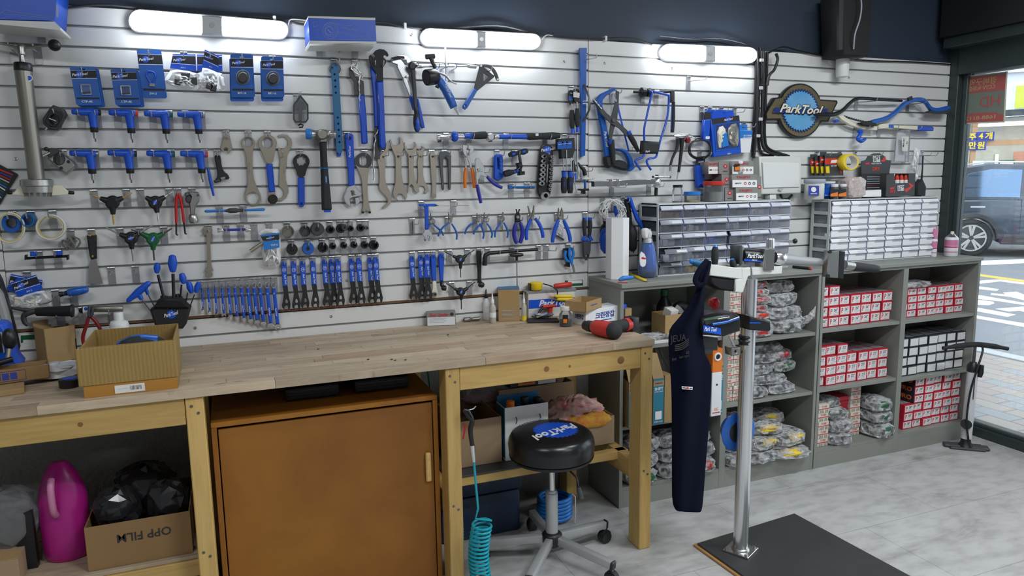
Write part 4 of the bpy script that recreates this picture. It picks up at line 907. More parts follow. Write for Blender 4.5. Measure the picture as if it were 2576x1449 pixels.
# ================================================================ view H: middle wrenches, torque wrenches, pliers
view(940,300,4.5286)
t=tool('hook_spanner','steel spanner with a curled hook below the double-notch wrench','spanner',150,1000)
plate(t,'body',[(140,268),(165,290),(175,340),(150,390),(118,425),(140,480),(130,560),(130,680),(150,760),(190,830),(208,890),(195,955),(150,1005),(105,1020),(98,998),(150,965),(165,925),(140,880),(80,820),(55,770),(68,700),(62,560),(40,480),(50,440),(100,380),(140,330)],.008,.0145,'tan_steel',[circ(107,430,9)],b=.001,sm=1)
ptext(t,'32',85,475,.0148,18,'nickel');hook(110,360,'holding the curled hook spanner',.045,.25)
t=tool('headset_wrench','large steel double open-end wrench','wrench',300,920)
plate(t,'body',[(180,245),(192,225),(215,290),(260,300),(300,275),(298,225),(285,200),(315,215),(342,265),(345,320),(320,400),(318,460),(318,600),(335,720),(378,820),(382,880),(360,925),(350,885),(320,850),(280,850),(262,895),(285,930),(240,905),(218,850),(225,800),(248,720),(250,560),(245,420),(205,330)],.008,.015,'tan_steel',[circ(276,425,10)],b=.001)
ptext(t,'36',270,370,.0153,22,'nickel');hook(270,355,'holding the large double open-end wrench',.045,.3)
t=tool('headset_wrench','steel wrench with open forks, left of the hooked one','wrench',430,830)
plate(t,'body',[(345,268),(360,262),(358,300),(390,345),(440,345),(470,310),(468,275),(450,262),(475,258),(492,290),(490,340),(460,400),(455,560),(470,680),(515,780),(520,825),(495,845),(460,810),(455,770),(430,740),(405,770),(400,820),(388,850),(385,800),(402,720),(398,560),(395,410),(352,340)],.012,.0185,'tan_steel',[circ(417,427,9)],b=.001)
hook(415,352,'holding the open-fork steel wrench',.05,.35)
t=tool('headset_wrench','steel wrench with hooked jaws at both ends','wrench',560,840)
plate(t,'body',[(498,360),(540,345),(555,320),(545,305),(580,320),(582,350),(568,380),(560,480),(565,640),(580,700),(622,770),(628,815),(600,845),(570,835),(590,805),(570,765),(530,758),(505,790),(515,830),(490,815),(482,775),(500,720),(505,640),(498,480),(510,420)],.004,.0105,'tan_steel',[circ(528,428,9)],b=.001)
hook(535,352,'holding the steel wrench with hooked jaws',.04,.4)
t=tool('tyre_lever','slim flat steel bar with a notched tip','lever',680,890)
plate(t,'bar',[(640,405),(655,378),(690,378),(706,405),(712,600),(712,890),(690,895),(662,880),(665,760),(650,560)],.008,.014,'tan_steel',[circ(670,427,9)],b=.001)
plate(t,'tip_block',[(662,850),(712,850),(712,895),(690,898),(662,882)],.014,.018,'nickel');hook(655,352,'holding the slim flat bar',.04,.5)
t=tool('fork_key','grey two-legged steel key shaped like an arch','key tool',830,800)
plate(t,'body',[(740,400),(760,370),(810,358),(860,372),(885,410),(885,560),(880,800),(860,808),(850,790),(848,580),(845,460),(820,435),(795,450),(790,560),(805,790),(795,812),(780,800),(755,560)],.01,.02,'dark_steel',b=.002)
hook(800,350,'holding the arch-shaped key',.045,.3)
# torque wrenches
t=tool('torque_wrench','smaller chrome and black torque wrench with a blue ring','torque wrench',1000,240)
plathe(t,'head',(718,208,.06),(880,208,.06),[(0,38),(.06,42),(.25,38),(.35,30),(1,28)],'chrome',16)
plathe(t,'blue_ring',(878,198,.06),(955,198,.06),[(0,30),(.2,48),(.45,62),(.8,56),(1,40)],'blue',20);plathe(t,'shaft',(950,196,.06),(1040,195,.06),[(0,26),(1,26)],'chrome',14)
plathe(t,'blue_grip',(1030,192,.06),(1118,190,.06),[(0,36),(.3,30),(.7,30),(1,38)],'blue',16);plathe(t,'black_grip',(1110,190,.06),(1290,180,.06),[(0,36),(.5,44),(.9,44),(1,30)],'softblack',16)
plate(t,'square_drive',[(742,230),(772,230),(772,262),(742,262)],.05,.07,'black');hooks2((820,165),(1080,158),'bearing the smaller torque wrench',.07)
t=tool('torque_wrench','longer blue and black torque wrench with chrome ratchet head','torque wrench',1700,240)
plate(t,'head',circ(1338,200,45,48),.045,.08,'chrome',b=.006);plathe(t,'neck',(1370,200,.062),(1430,200,.062),[(0,34),(.5,22),(1,26)],'chrome',14);plate(t,'square_drive',[(1322,235),(1352,235),(1352,255),(1322,255)],.05,.07,'black')
plathe(t,'barrel',(1425,200,.062),(1755,200,.062),[(0,28),(1,30)],'blue',16);plathe(t,'grip',(1740,198,.062),(2085,188,.062),[(0,32),(.1,42),(.5,38),(.85,44),(1,38)],'softblack',18)
plathe(t,'end_cap',(2060,188,.062),(2118,186,.062),[(0,34),(.8,34),(1,28)],'black',16);plate(t,'scale_label',[(1845,162),(1878,160),(1878,188),(1845,190)],.083,.084,'print_w')
hooks2((1500,158),(1945,155),'bearing the longer torque wrench',.07)
# pliers with orange grips
def pliers(label,piv,jaws,handles,hmat,jm='nickel',d=.035,hk=None,r=15,cat='pliers',w=None,name='pliers',pr_=18):
	t=tool(name,label,cat,handles[0][-1][0],handles[0][-1][1],d)
	for i,j in enumerate(jaws):plate(t,'jaw',j,d-.004+.004*i,d+.005+.004*i,jm,b=.002)
	for l in handles:
		rr=[r*.8]+[r]*(len(l)-2)+[r*.85]if not w else w
		ptube(t,'grip',[(x,y,d)for x,y in l],rr,hmat,10,4)
	plate(t,'rivet',circ(piv[0],piv[1],pr_,pr_,14),d+.008,d+.013,'steel')
	if hk:hook(*hk)
	return t
pliers('pliers with orange grips and heavy chrome jaws',(1082,425),[[(1012,310),(1030,298),(1075,296),(1060,345),(1085,350),(1110,470),(1125,560),(1105,560),(1078,470),(1030,400),(1015,360)],[(1080,296),(1130,300),(1145,330),(1135,370),(1095,410),(1060,480),(1065,560),(1040,560),(1040,480),(1070,400),(1100,345),(1078,340)]],
	   [[(1052,560),(1040,640),(1040,720),(1042,785)],[(1118,560),(1132,640),(1142,720),(1148,785)]],'orange','chrome',.035,(1000,358,'holding the orange-gripped pliers',.045,.4),21)
pliers('parallel-jaw cable cutter with long violet grips',(1205,570),[[(1155,470),(1170,440),(1205,445),(1255,530),(1275,560),(1260,610),(1215,620),(1165,640),(1158,560)],[(1165,600),(1250,590),(1300,645),(1285,660),(1220,640),(1195,690),(1190,740),(1170,745)]],
	   [[(1180,745),(1190,810),(1208,890),(1222,955)],[(1290,650),(1345,710),(1410,755),(1462,780)]],'violet_h','chrome',.05,(1225,545,'holding the violet-gripped cable cutter',.05,.4),21)
t=tool('blue_gauge','blue moulded plastic chain gauge on a hook','gauge',1425,680)
plate(t,'body',[(1380,420),(1405,398),(1465,400),(1475,430),(1482,660),(1460,682),(1425,705),(1390,690),(1372,665)],.01,.03,'blue',[[(1412,440),(1430,440),(1432,560),(1415,560)]],b=.004)
for k in range(4):plate(t,'rib',circ(1452,470+k*45,14),.03,.036,'blue2')
hook(1400,352,'holding the blue moulded gauge',.05,.3)
def tchain(label,g,l,bod,foot,d):
	t=tool('chain_tool',label,'chain tool',foot[0],foot[1],d)
	ptube(t,'grip',[(x,y,d)for x,y in g],[24,36,30,34,24],'black_m',12);return t
t=tool('chain_breaker','chain breaker with a black and blue crossbar handle','chain tool',1680,630)
ptube(t,'crossbar',[(1540,410,.06),(1580,395,.06),(1640,385,.06),(1710,370,.06),(1750,358,.06)],[22,34,22,36,26],'softblack',12)
for a,b in(((1575,400),(1610,392)),((1690,375),(1725,366))):ptube(t,'grip_inlay',[(*a,.068),(*b,.068)],18,'blue',8)
ptube(t,'spindle',[(1655,385,.06),(1668,460,.06),(1685,560,.06)],[14,18,12],'charcoal',10);plate(t,'body',[(1635,500),(1690,488),(1705,540),(1650,558)],.045,.075,'black',b=.004);plate(t,'anvil',[(1655,565),(1690,555),(1695,600),(1725,590),(1728,630),(1660,640)],.045,.075,'black',b=.004)
ptube(t,'grip',[(1485,625,.06),(1540,610,.06),(1600,598,.06),(1650,580,.06)],[34,40,24,28],'softblack',12);ptube(t,'grip_collar',[(1570,605,.06),(1610,596,.06),(1650,580,.06)],[28,24,29],'blue',12)
hook(1600,352,'holding the chain breaker',.06)
t=tool('ruler_gauge','slim blue bar gauge lying on two hooks','gauge',1690,790)
ptube(t,'bar',[(1538,775,.045),(1690,774,.045),(1835,770,.045)],13,'sky_blue',4);plate(t,'slider',[(1538,750),(1580,755),(1580,795),(1540,795)],.035,.055,'blue2',b=.002);plate(t,'blade',[(1580,790),(1835,780),(1832,795)],.044,.047,'dark_steel')
hooks2((1562,720),(1742,718),'bearing the slim blue bar gauge',.045)
# socket and bit set in a black tray
t=tool('socket_tray','black oblong holder with two columns of chrome sockets','socket set',1960,910)
plate(t,'tray',[(1905,320),(1950,280),(2010,285),(2048,330),(2050,480),(2042,700),(2020,860),(1985,905),(1935,915),(1900,890),(1868,830),(1872,640),(1890,430)],.012,.03,'black',b=.004,sm=1)
logo(t,1980,345,.0302,40,8);plate(t,'mount_screw',circ(2000,392,9),.03,.034,'steel')
for k,(x,y,r)in enumerate([(1950,425,22),(1945,477,22),(1940,528,25),(1938,578,25),(1935,630,27),(1930,682,27),(1925,732,27),(1965,870,45)]):
	plate(t,'socket',circ(x,y,r,r,14),.03,.056,'chrome',[circ(x,y,r*.55,r*.55,10)],b=.002)
for k in range(9):plate(t,'bit',circ(2040-k*3,430+k*46,20,18,8),.03,.052,'chrome',[circ(2040-k*3,430+k*46,10,9,8)],b=.002)
ptube(t,'extension',[(1982,515,.045),(1972,720,.045)],8,'steel',8);hook(1950,245,'holding the chrome socket tray',.03)
# screwdriver set on card
t=tool('screwdriver_set','set of blue-gripped screwdrivers in a dark carrier','screwdriver set',2200,850)
plate(t,'carrier',[(2095,225),(2290,210),(2298,340),(2270,440),(2135,450),(2130,345),(2098,335)],.03,.06,'black_m',b=.004)
for x,y in((2115,285),(2165,280),(2215,278)):plate(t,'label_card',[(x-20,y-26),(x+45,y-30),(x+45,y+55),(x-20,y+55)],.06,.062,'blue2');logo(t,x+12,y,.0622,13,8)
for k,(x,xb)in enumerate(((2158,2168),(2195,2200),(2250,2238))):
	s=ptube(t,'shaft',[(x,350,.055+.01*(k%2)),(x+4,600,.055)],8,'chrome',8)
for x,y0,y1 in((2168,590,845),(2238,590,845)):
	ptube(t,'grip',[(x,y0,.066),(x,y0+60,.066),(x,y0+90,.066),(x,y1-60,.066),(x,y1,.066)],[32,22,36,38,28],'softblack',14,3);ptube(t,'grip_collar',[(x,y0-4,.066),(x,y0+30,.066),(x,y0+78,.066)],[30,30,24],'blue',14);ptext(t,'Park',x+3,740,.0815,20,'blue',-88)
ptube(t,'rear_grip',[(2290,600,.04),(2275,540,.04),(2262,470,.04)],[22,26,22],'softblack',10);ptube(t,'rear_collar',[(2292,690,.04),(2285,615,.04)],22,'blue',10)
hook(2170,165,'holding the screwdriver set',.035)
t=tool('l_hex_wrench','long bent chrome rod beside the screwdriver set','hex wrench',2330,850)
ptube(t,'rod',[(2318,180,.03),(2322,630,.03),(2345,672,.03),(2420,674,.03),(2505,672,.03)],12,'chrome',10,3);ptube(t,'wire',[(2275,480,.05),(2285,700,.05),(2310,830,.05),(2330,855,.05),(2405,838,.05)],5,'chrome',6,3)
t=tool('spoke_tension_tool','black hooked tool with a blue stem and flat foot','hand tool',2410,850)
ptube(t,'hook_arm',[(2330,490,.05),(2350,530,.05),(2395,580,.05),(2408,640,.05)],[5,16,24,26],'black',10,3);plathe(t,'stem',(2408,690,.05),(2408,800,.05),[(0,14),(1,16)],'blue2',10)
plate(t,'foot',[(2360,792),(2460,790),(2455,812),(2415,815),(2420,850),(2400,852),(2402,815),(2362,812)],.03,.07,'black',b=.002);hook(2380,560,'holding the black hooked tool',.06,.3)
# lower row of pliers
t=tool('h_gauge','thin blue and steel depth gauge laid across two hooks','gauge',700,1000)
plate(t,'head',[(520,965),(705,962),(705,995),(520,992)],.05,.062,'blue',b=.002);ptube(t,'rod',[(505,990,.058),(1085,982,.058)],4,'steel',8);ptube(t,'nose',[(700,980,.056),(735,984,.056)],[14,5],'black',8)
hooks2((535,935),(905,925),'bearing the depth gauge',.05)
t=tool('fishing_pin','thin forked steel pick on a hook beside the depth gauge','pick',445,1320)
for k in(0,1):ptube(t,'prong',[(438+5*k,1160,.02),(440+8*k,1240,.02),(438+12*k,1320,.02)],4,'dark_steel',6)
hook(432,1130,'holding the thin forked pick',.04,.5)
t=tool('adjustable_wrench','small adjustable wrench with a slim blue handle','wrench',610,1390)
plate(t,'handle',[(580,985),(605,962),(628,985),(630,1250),(588,1255)],.05,.06,'blue_h',b=.002);plate(t,'jaw_body',[(588,1255),(630,1250),(668,1300),(670,1330),(640,1390),(625,1385),(640,1335),(618,1330),(612,1370),(600,1380),(556,1310)],.048,.062,'bright',b=.002)
def snap(label,piv,tipL,tipR,hl,hr,hk,d=.035):
	x,y=piv
	return pliers(label,piv,[[(tipL[0]-4,tipL[1]),(tipL[0]+4,tipL[1]),(x-4,y-25),(x+24,y+5),(x+8,y+28),(x-20,y+10),(tipL[0]-8,(tipL[1]+y)/2)],[(tipR[0]-4,tipR[1]),(tipR[0]+4,tipR[1]+4),(x+22,y-10),(x+5,y+25),(x-22,y+15),(x-18,y-10)]],[hl,hr],'blue2','nickel',d,hk,11)
snap('snap ring pliers half hidden by the small adjustable wrench',(662,1168),(652,1065),(672,1100),[(640,1190),(610,1260),(588,1330),(586,1385)],[(680,1195),(730,1240),(775,1280),(795,1325)],(655,1128,'holding the half-hidden snap ring pliers',.05),.03)
snap('snap ring pliers crossing the half-hidden pair',(875,1160),(858,1058),(915,1072),[(850,1185),(790,1230),(750,1290),(735,1335)],[(888,1190),(925,1250),(948,1310),(945,1372)],(840,1122,'holding the crossing snap ring pliers',.05),.045)
snap('bent-tip snap ring pliers, rear of the overlapping pair',(1190,1150),(1180,1070),(1230,1080),[(1160,1175),(1095,1205),(1055,1255),(1040,1310)],[(1205,1190),(1240,1250),(1255,1310),(1245,1362)],(1150,1108,'holding the rear overlapping snap ring pliers',.04),.03)
snap('bent-tip snap ring pliers, front of the overlapping pair',(1275,1148),(1265,1062),(1318,1075),[(1250,1180),(1190,1220),(1150,1270),(1140,1312)],[(1290,1185),(1328,1240),(1350,1300),(1342,1352)],(1260,1105,'holding the front overlapping snap ring pliers',.05),.045)
snap('single snap ring pliers beside the master link pliers',(1465,1145),(1475,1058),(1480,1060),[(1450,1175),(1410,1230),(1385,1290),(1382,1345)],[(1480,1175),(1515,1240),(1530,1300),(1520,1352)],(1440,1100,'holding the single snap ring pliers',.045),.035)
pliers('master link pliers with fat violet grips and black jaws',(1645,1115),[[(1622,1025),(1632,1022),(1640,1050),(1660,1100),(1680,1175),(1610,1175),(1612,1100),(1630,1060)],[(1660,1022),(1672,1028),(1660,1060),(1675,1100),(1660,1170),(1620,1165)]],[[(1625,1180),(1605,1240),(1600,1320),(1615,1380),(1630,1410)],[(1668,1180),(1690,1240),(1692,1320),(1678,1380),(1665,1410)]],'violet_h','black_m',.04,(1640,1095,'holding the master link pliers',.05),24)
pliers('needle-nose pliers with blue and black grips',(1815,1130),[[(1755,990),(1765,985),(1790,1060),(1825,1120),(1810,1145),(1785,1130)],[(1825,980),(1832,985),(1835,1060),(1830,1130),(1812,1150),(1800,1120)]],[[(1790,1140),(1765,1200),(1742,1270),(1740,1340),(1745,1375)],[(1840,1130),(1885,1190),(1910,1250),(1925,1310),(1928,1350)]],'blue','nickel',.045,(1780,1088,'holding the needle-nose pliers',.06,.3),21)
pliers('diagonal cutters with blue and black grips',(2130,1120),[[(2105,1005),(2115,1020),(2120,1090),(2140,1140),(2105,1145),(2095,1100)],[(2145,1005),(2160,1040),(2168,1100),(2165,1150),(2130,1140),(2128,1060)]],[[(2105,1150),(2080,1210),(2055,1290),(2040,1360),(2038,1405)],[(2165,1150),(2195,1220),(2220,1290),(2235,1350),(2238,1395)]],'blue','nickel',.05,(2085,1075,'holding the diagonal cutters',.06,.4),23)
t=tool('bagged_part','small clear bag of spare parts behind the diagonal cutters','packaged part',2110,1380);crumple(t,'clear_bag',[(2020,1180),(2130,1150),(2180,1280),(2190,1380),(2090,1350),(2025,1290)],.008,.015,'bag');plate(t,'spare_part',[(2080,1250),(2150,1210),(2170,1290),(2120,1320)],.01,.016,'cream',b=.002)
plate(t,'black_pin',[(2080,1310),(2175,1370),(2165,1385),(2075,1330)],.01,.016,'charcoal')
t=tool('cable_cutter','cable cutter with black and blue grips hanging jaw down','cutter',2430,1600)
for x0,x1,l in((2405,2380,[(2405,1120),(2398,1200),(2402,1280),(2410,1340)]),(2460,2480,[(2462,1120),(2468,1200),(2462,1280),(2452,1340)])):
	ptube(t,'grip',[(x,y,.04)for x,y in l],[22,24,22,20],'softblack',12,3);ptube(t,'grip_top',[(l[0][0],1118,.04),(l[0][0],1150,.04)],24,'blue',12)
	ptube(t,'guard',[(l[3][0],1330,.04),(x1,1370,.04),(x1+(2430-x1)*.9,1390,.04)],[22,24,16],'blue',10)
plate(t,'jaw',[(2385,1390),(2480,1390),(2475,1500),(2455,1580),(2430,1610),(2395,1560)],.03,.05,'dark_steel',[circ(2432,1560,16)],b=.003)
hook(2400,1055,'holding the jaw-down cable cutter',.06,.3)
# ================================================================ view I: lower middle
view(980,480,4.2625)
CI=[(240,712,258,1170,54,'24',.024,'first cone wrench of the short group'),(335,700,350,1172,56,'26',.022,'second cone wrench of the short group'),(402,695,412,1172,56,'28',.032,'third cone wrench of the short group')]
for x,y,xb,yb,w,n,d,nm in CI:cone('blue over black '+nm,x,y,xb,yb,w,n,d,'cone wrenches in the short group','carrying the '+nm)
t=tool('crank_wrench','blue-gripped steel socket wrench next to the short cone wrenches','wrench',490,1140)
plate(t,'grip',[(440,710),(455,685),(485,685),(500,710),(505,965),(455,965)],.014,.026,'blue',b=.004);plate(t,'shank',[(460,965),(502,965),(505,1040),(525,1090),(520,1130),(490,1145),(455,1125),(450,1090),(465,1040)],.016,.023,'cream',b=.002,sm=1);plate(t,'socket',circ(488,1112,24),.023,.038,'steel',[circ(488,1112,12)],b=.002)
hook(462,640,'holding the cream-shanked socket wrench',.04)
t=tool('crank_wrench','blue-gripped wrench with a bent black socket end','wrench',570,1060)
plate(t,'grip',[(525,700),(540,672),(575,672),(590,700),(578,970),(540,970)],.014,.026,'blue',b=.004);ptube(t,'neck',[(560,965,.022),(560,1010,.022),(580,1040,.03)],[18,20,24],'black',10);plathe(t,'socket',(560,1040,.035),(605,1045,.035),[(0,22),(.2,28),(.9,28),(1,22)],'black',12)
hook(548,632,'holding the bent black socket wrench',.04)
threeway('hex_y_wrench','black three-way wrench with a split bit near the black lever',(762,735),48,[((680,700),(585,650),'black'),((825,690),(908,632),'black'),((760,835),(762,930),'dark_steel')],'black')
threeway('hex_y_wrench','black three-way wrench hanging lowest over the bench',(770,1085),48,[((690,1045),(608,992),'black'),((840,1040),(916,978),'black'),((768,1170),(770,1270),'black')],'black')
hooks2((635,632),(830,625),'bearing the split-bit three-way wrench',.045);hooks2((660,975),(852,965),'bearing the lowest three-way wrench',.045)
t=tool('crank_lever','long flat black lever with a bent socket foot','lever',975,1030)
plate(t,'bar',[(935,655),(950,642),(985,645),(990,700),(985,960),(1000,985),(948,990),(950,900)],.02,.034,'black',b=.003);plathe(t,'foot',(958,1000,.04),(1010,1015,.04),[(0,24),(.2,32),(.8,30),(1,20)],'black',12);hook(955,622,'holding the flat black lever',.04)
t=tool('breaker_bar','long bent black tube laid across two hooks','bar tool',1200,700)
ptube(t,'tube',[(1020,800,.06),(1022,720,.06),(1030,690,.06),(1070,668,.06),(1300,648,.06),(1588,628,.06)],[26,26,25,22,18,16],'black',12);hook(1045,612,'under the bend of the black tube',.07,.5);hook(1305,600,'behind the black t-shaped wrench',.07)
t=tool('t_hex_wrench','black t-shaped wrench with a long steel shaft','wrench',1368,1030)
plathe(t,'crossbar',(1290,690,.06),(1432,686,.06),[(0,12),(.1,18),(.5,24),(.9,18),(1,12)],'black',12);ptube(t,'pin',[(1268,694,.06),(1450,686,.06)],5,'steel',8);plathe(t,'stem',(1362,690,.06),(1364,748,.06),[(0,26),(.5,14),(1,13)],'black',10);ptube(t,'shaft',[(1364,745,.06),(1368,1030,.06)],7,'steel',8)
hooks2((1592,592),(1672,588),'left empty right of the black tube',.06,.4)
t=tool('cable_snips','folded blue and black snips in a sheath','snips',1940,880)
plate(t,'sheath',[(1872,620),(1920,612),(1935,700),(1940,820),(1905,815),(1905,700),(1875,740)],.01,.03,'black',b=.003)
for l in([(1960,610),(1970,680),(1955,740),(1960,790)],[(1940,600),(1925,670),(1940,740),(1960,800)],[(1890,640),(1880,700),(1905,750),(1930,760)]):ptube(t,'grip',[(x,y,.045)for x,y in l],[14,17,15,10],'sky_blue',10,4)
for s in(0,1):plate(t,'blade',[(1955,790),(1978,790),(1992-14*s,890),(1980-6*s,895)],.036+.005*s,.040+.005*s,'steel')
hook(1912,568,'holding the folded snips',.05)
# ================================================================ view J: right of the panel seam
view(1400,100,3.45)
t=tool('alignment_bar','long blue steel alignment bar with a bowed spring strip','bar tool',235,1000)
plate(t,'bar',[(203,70),(265,70),(262,250),(258,600),(250,1005),(212,1018),(218,600),(215,250)],.015,.022,'blue2',b=.001)
plate(t,'flange',[(203,70),(222,90),(224,600),(218,1018),(212,1018),(218,600)],.022,.034,'blue2')
tube(t,'spring_strip',smooth_path(P3([(238,390,.03),(258,440,.045),(285,520,.06),(285,600,.06),(258,660,.045),(232,710,.03)]),5),.006,'dark_steel',6,flat=.3)
for y in(530,552):plate(t,'scale_mark',[(228,y),(272,y-4),(272,y+2),(228,y+6)],.0225,.023,'print_w')
plate(t,'foot',[(212,970),(252,965),(250,1005),(212,1018)],.022,.036,'blue2',b=.002)
hook(240,125,'holding the long blue alignment bar',.06,.5)
t=tool('screwdriver_pair','two carded black and blue screwdrivers hung side by side','screwdrivers',160,810)
for x,y,b in((130,445,0),(175,432,1)):
	plate(t,'hanger',[(x-28,y),(x-5,y-12),(x+28,y),(x+30,y+60),(x+18,y+120),(x-14,y+120),(x-26,y+60)],.02+.012*b,.03+.012*b,'black_m',[circ(x,y+18,14,8)],b=.002,sm=1)
	ptube(t,'shaft',[(x+2,y+110,.03+.012*b),(x+3,y+190,.03+.012*b)],10,'steel',8)
	ptube(t,'grip',[(x+3,y+165,.03+.012*b),(x+2,y+220,.03+.012*b),(x+4,y+300,.03+.012*b),(x+10,y+330,.03+.012*b)],[18,24,22,14],'softblack',12)
	ptube(t,'grip_end',[(x+8,y+305,.03+.012*b),(x+10,y+345,.03+.012*b),(x+12,y+368,.03+.012*b)],[14,16,20],'blue',12)
plate(t,'paper_label',[(148,452),(202,462),(198,505),(146,498)],.044,.0455,'paper')
plate(t,'blue_print',[(106,490),(140,488),(140,525),(108,528)],.0305,.0315,'blue2')
hook(122,405,'holding the pair of carded screwdrivers',.045)
# hacksaw
t=tool('hacksaw','blue hacksaw hanging with its handle down','hacksaw',560,1140)
plate(t,'frame',[(350,510),(385,470),(508,412),(515,435),(440,480),(408,520),(402,560),(500,1050),(515,1090),(480,1115),(445,1100),(425,1030),(395,800),(360,600)],.02,.04,'blue2',b=.005)
plate(t,'blade',[(510,430),(520,430),(545,600),(632,960),(622,965),(530,600)],.028,.031,'blue')
plate(t,'grip',[(425,1020),(440,1005),(505,1010),(515,1050),(560,1040),(625,1070),(630,1140),(540,1120),(480,1095),(460,1120),(430,1080)],.012,.05,'softblack',b=.008,sm=1)
plate(t,'guard',[(500,940),(600,945),(655,1000),(680,1090),(690,1110),(650,1145),(620,1135),(640,1080),(610,1000),(570,965),(505,955)],.016,.044,'blue2',b=.005,sm=1)
ptext(t,'ParkTool',430,860,.0412,26,'print_w',-80,.3);hook(480,415,'holding the hacksaw',.045,.5)
t=tool('sprocket_pliers','grey sprocket pliers crossed open, chain links on the tips','pliers',600,970)
plate(t,'lever',[(520,440),(545,450),(540,560),(528,690),(500,780),(480,870),(452,870),(465,770),(478,660),(505,560)],.05,.056,'iron',b=.001)
plate(t,'lever',[(315,525),(335,520),(440,640),(540,715),(620,790),(635,830),(610,840),(545,770),(470,725),(395,650)],.057,.063,'iron',b=.001)
ptube(t,'grip',[(475,870,.053),(485,960,.053),(495,1075,.053)],[26,24,18],'softblack',12);ptube(t,'grip_collar',[(465,868,.053),(478,905,.053)],[24,24],'blue',10)
ptube(t,'grip',[(630,820,.06),(670,890,.06),(710,970,.06)],[24,24,14],'softblack',12);ptube(t,'grip_collar',[(622,795,.06),(640,840,.06)],23,'blue',10);ptube(t,'spring_loop',[(655,930,.06),(690,950,.06),(688,970,.06),(660,965,.06)],3,'steel',6,closed=True)
plate(t,'rivet',circ(500,698,18),.063,.07,'dark_steel');chain(t,[(322,520,.068),(345,545,.068),(365,570,.068),(390,600,.068)],8);chain(t,[(510,440,.062),(505,480,.062),(515,535,.062)],8)
# bent blue rack with a black cloth
t=tool('stem_rack','bent blue tube bracket with a black cloth around its middle','bracket',770,1130)
ptube(t,'tube',[(730,1130,.09),(690,1070,.09),(685,1045,.09),(745,1020,.09),(765,960,.09),(760,800,.09),(775,700,.09),(820,500,.09),(830,460,.09),(805,442,.08)],10,'blue_h',10,3)
ptube(t,'tube',[(820,1130,.08),(785,1070,.08),(795,1035,.08),(860,1020,.08),(880,960,.08),(905,860,.08),(960,680,.08),(975,500,.08),(955,478,.08),(860,455,.08),(840,450,.08)],10,'blue_h',10,3)
plate(t,'cloth_band',[(750,875),(908,885),(890,990),(742,990)],.07,.104,'black_m',b=.01);ptext(t,'Park',790,970,.1048,18,'print_w',5,.3)
t=tool('grip_arm','black arm tool with a long ribbed grip beside the blue bracket','arm tool',1005,800)
ptube(t,'crossbar',[(670,452,.045),(800,455,.045),(960,452,.045),(1010,445,.045)],[12,14,13,12],'black',10);plathe(t,'cone',(720,458,.045),(770,458,.045),[(0,20),(.3,45),(1,40)],'black',16);plathe(t,'cone',(780,460,.05),(825,460,.05),[(0,36),(.7,42),(1,22)],'black',16)
plate(t,'arm',[(1000,435),(1028,435),(1028,545),(1000,545)],.035,.055,'charcoal',b=.003);ptube(t,'grip',[(1015,540,.045),(1010,680,.045),(1005,805,.045)],[15,20,16],'softblack',12);ptube(t,'grip_stripe',[(1000,560,.056),(992,780,.056)],4,'blue2',6)
hooks2((745,415),(865,432),'bearing the black arm tool',.05)
hook(1142,318,'left empty under the lamp near the cables',.08,.6)
# packaged things
t=tool('packaged_brush','narrow blue hanging pack with printed back','package',1310,880)
plate(t,'header_card',[(1290,600),(1350,605),(1350,690),(1285,700)],.03,.034,'black_m');plate(t,'header_top',[(1290,600),(1350,605),(1350,630),(1289,628)],.034,.0345,'blue')
plate(t,'pack',[(1285,695),(1345,690),(1325,885),(1268,875)],.02,.045,'blue',b=.004);plate(t,'barcode',[(1295,838),(1330,838),(1328,862),(1295,862)],.045,.0456,'print_w')
hooks2((1255,578),(1325,582),'holding the narrow blue pack',.045)
t=tool('packaged_kit','blue boxed kit with a clear window and silver parts','package',1480,1000)
plate(t,'box_back',[(1345,690),(1580,655),(1605,985),(1362,1018)],.02,.05,'blue',b=.002);plate(t,'header',[(1330,605),(1535,612),(1540,660),(1345,690)],.03,.034,'blue');plate(t,'header_print',[(1345,688),(1585,655),(1590,705),(1350,735)],.05,.0508,'black_m');logo(t,1490,692,.0512,22,10)
plate(t,'window',[(1378,740),(1585,710),(1590,935),(1390,962)],.05,.052,'smoke');plate(t,'window_rim',[(1370,732),(1590,704),(1598,942),(1384,970)],.05,.0525,'blue2',[[(1380,742),(1583,714),(1588,933),(1392,958)]])
crumple(t,'silver_pouch',[(1500,740),(1580,725),(1585,920),(1520,930),(1470,850)],.0525,.012,'nickel');crumple(t,'silver_pouch',[(1395,760),(1460,745),(1480,860),(1440,940),(1400,930)],.0525,.010,'cream');plate(t,'blue_insert',[(1420,830),(1480,800),(1500,920),(1440,940)],.0527,.06,'sky_blue',b=.003)
ptext(t,'GG-1',1500,988,.0512,14,'print_w',6);hook(1425,585,'holding the boxed kit with the window',.05)
hook(1540,600,'holding the far corner of the boxed kit',.05,.4)
t=tool('packaged_plug','pale blue and white hanging carton behind the boxed kit','package',1645,970)
plate(t,'hang_tab',[(1588,738),(1655,735),(1658,785),(1590,785)],.02,.023,'sky_blue',[[(1610,755),(1640,752),(1640,765),(1612,768)]]);plate(t,'carton',[(1590,785),(1702,788),(1680,978),(1602,980)],.01,.05,'print_w');plate(t,'blue_panel',[(1590,786),(1702,789),(1695,855),(1592,855)],.05,.0506,'sky_blue')
ptext(t,'OIL FUNNEL',1660,832,.051,12,'print_w');ptext(t,'OIL STOPPER',1660,850,.051,12,'print_w');hook(1620,715,'holding the pale blue carton',.05,.6)
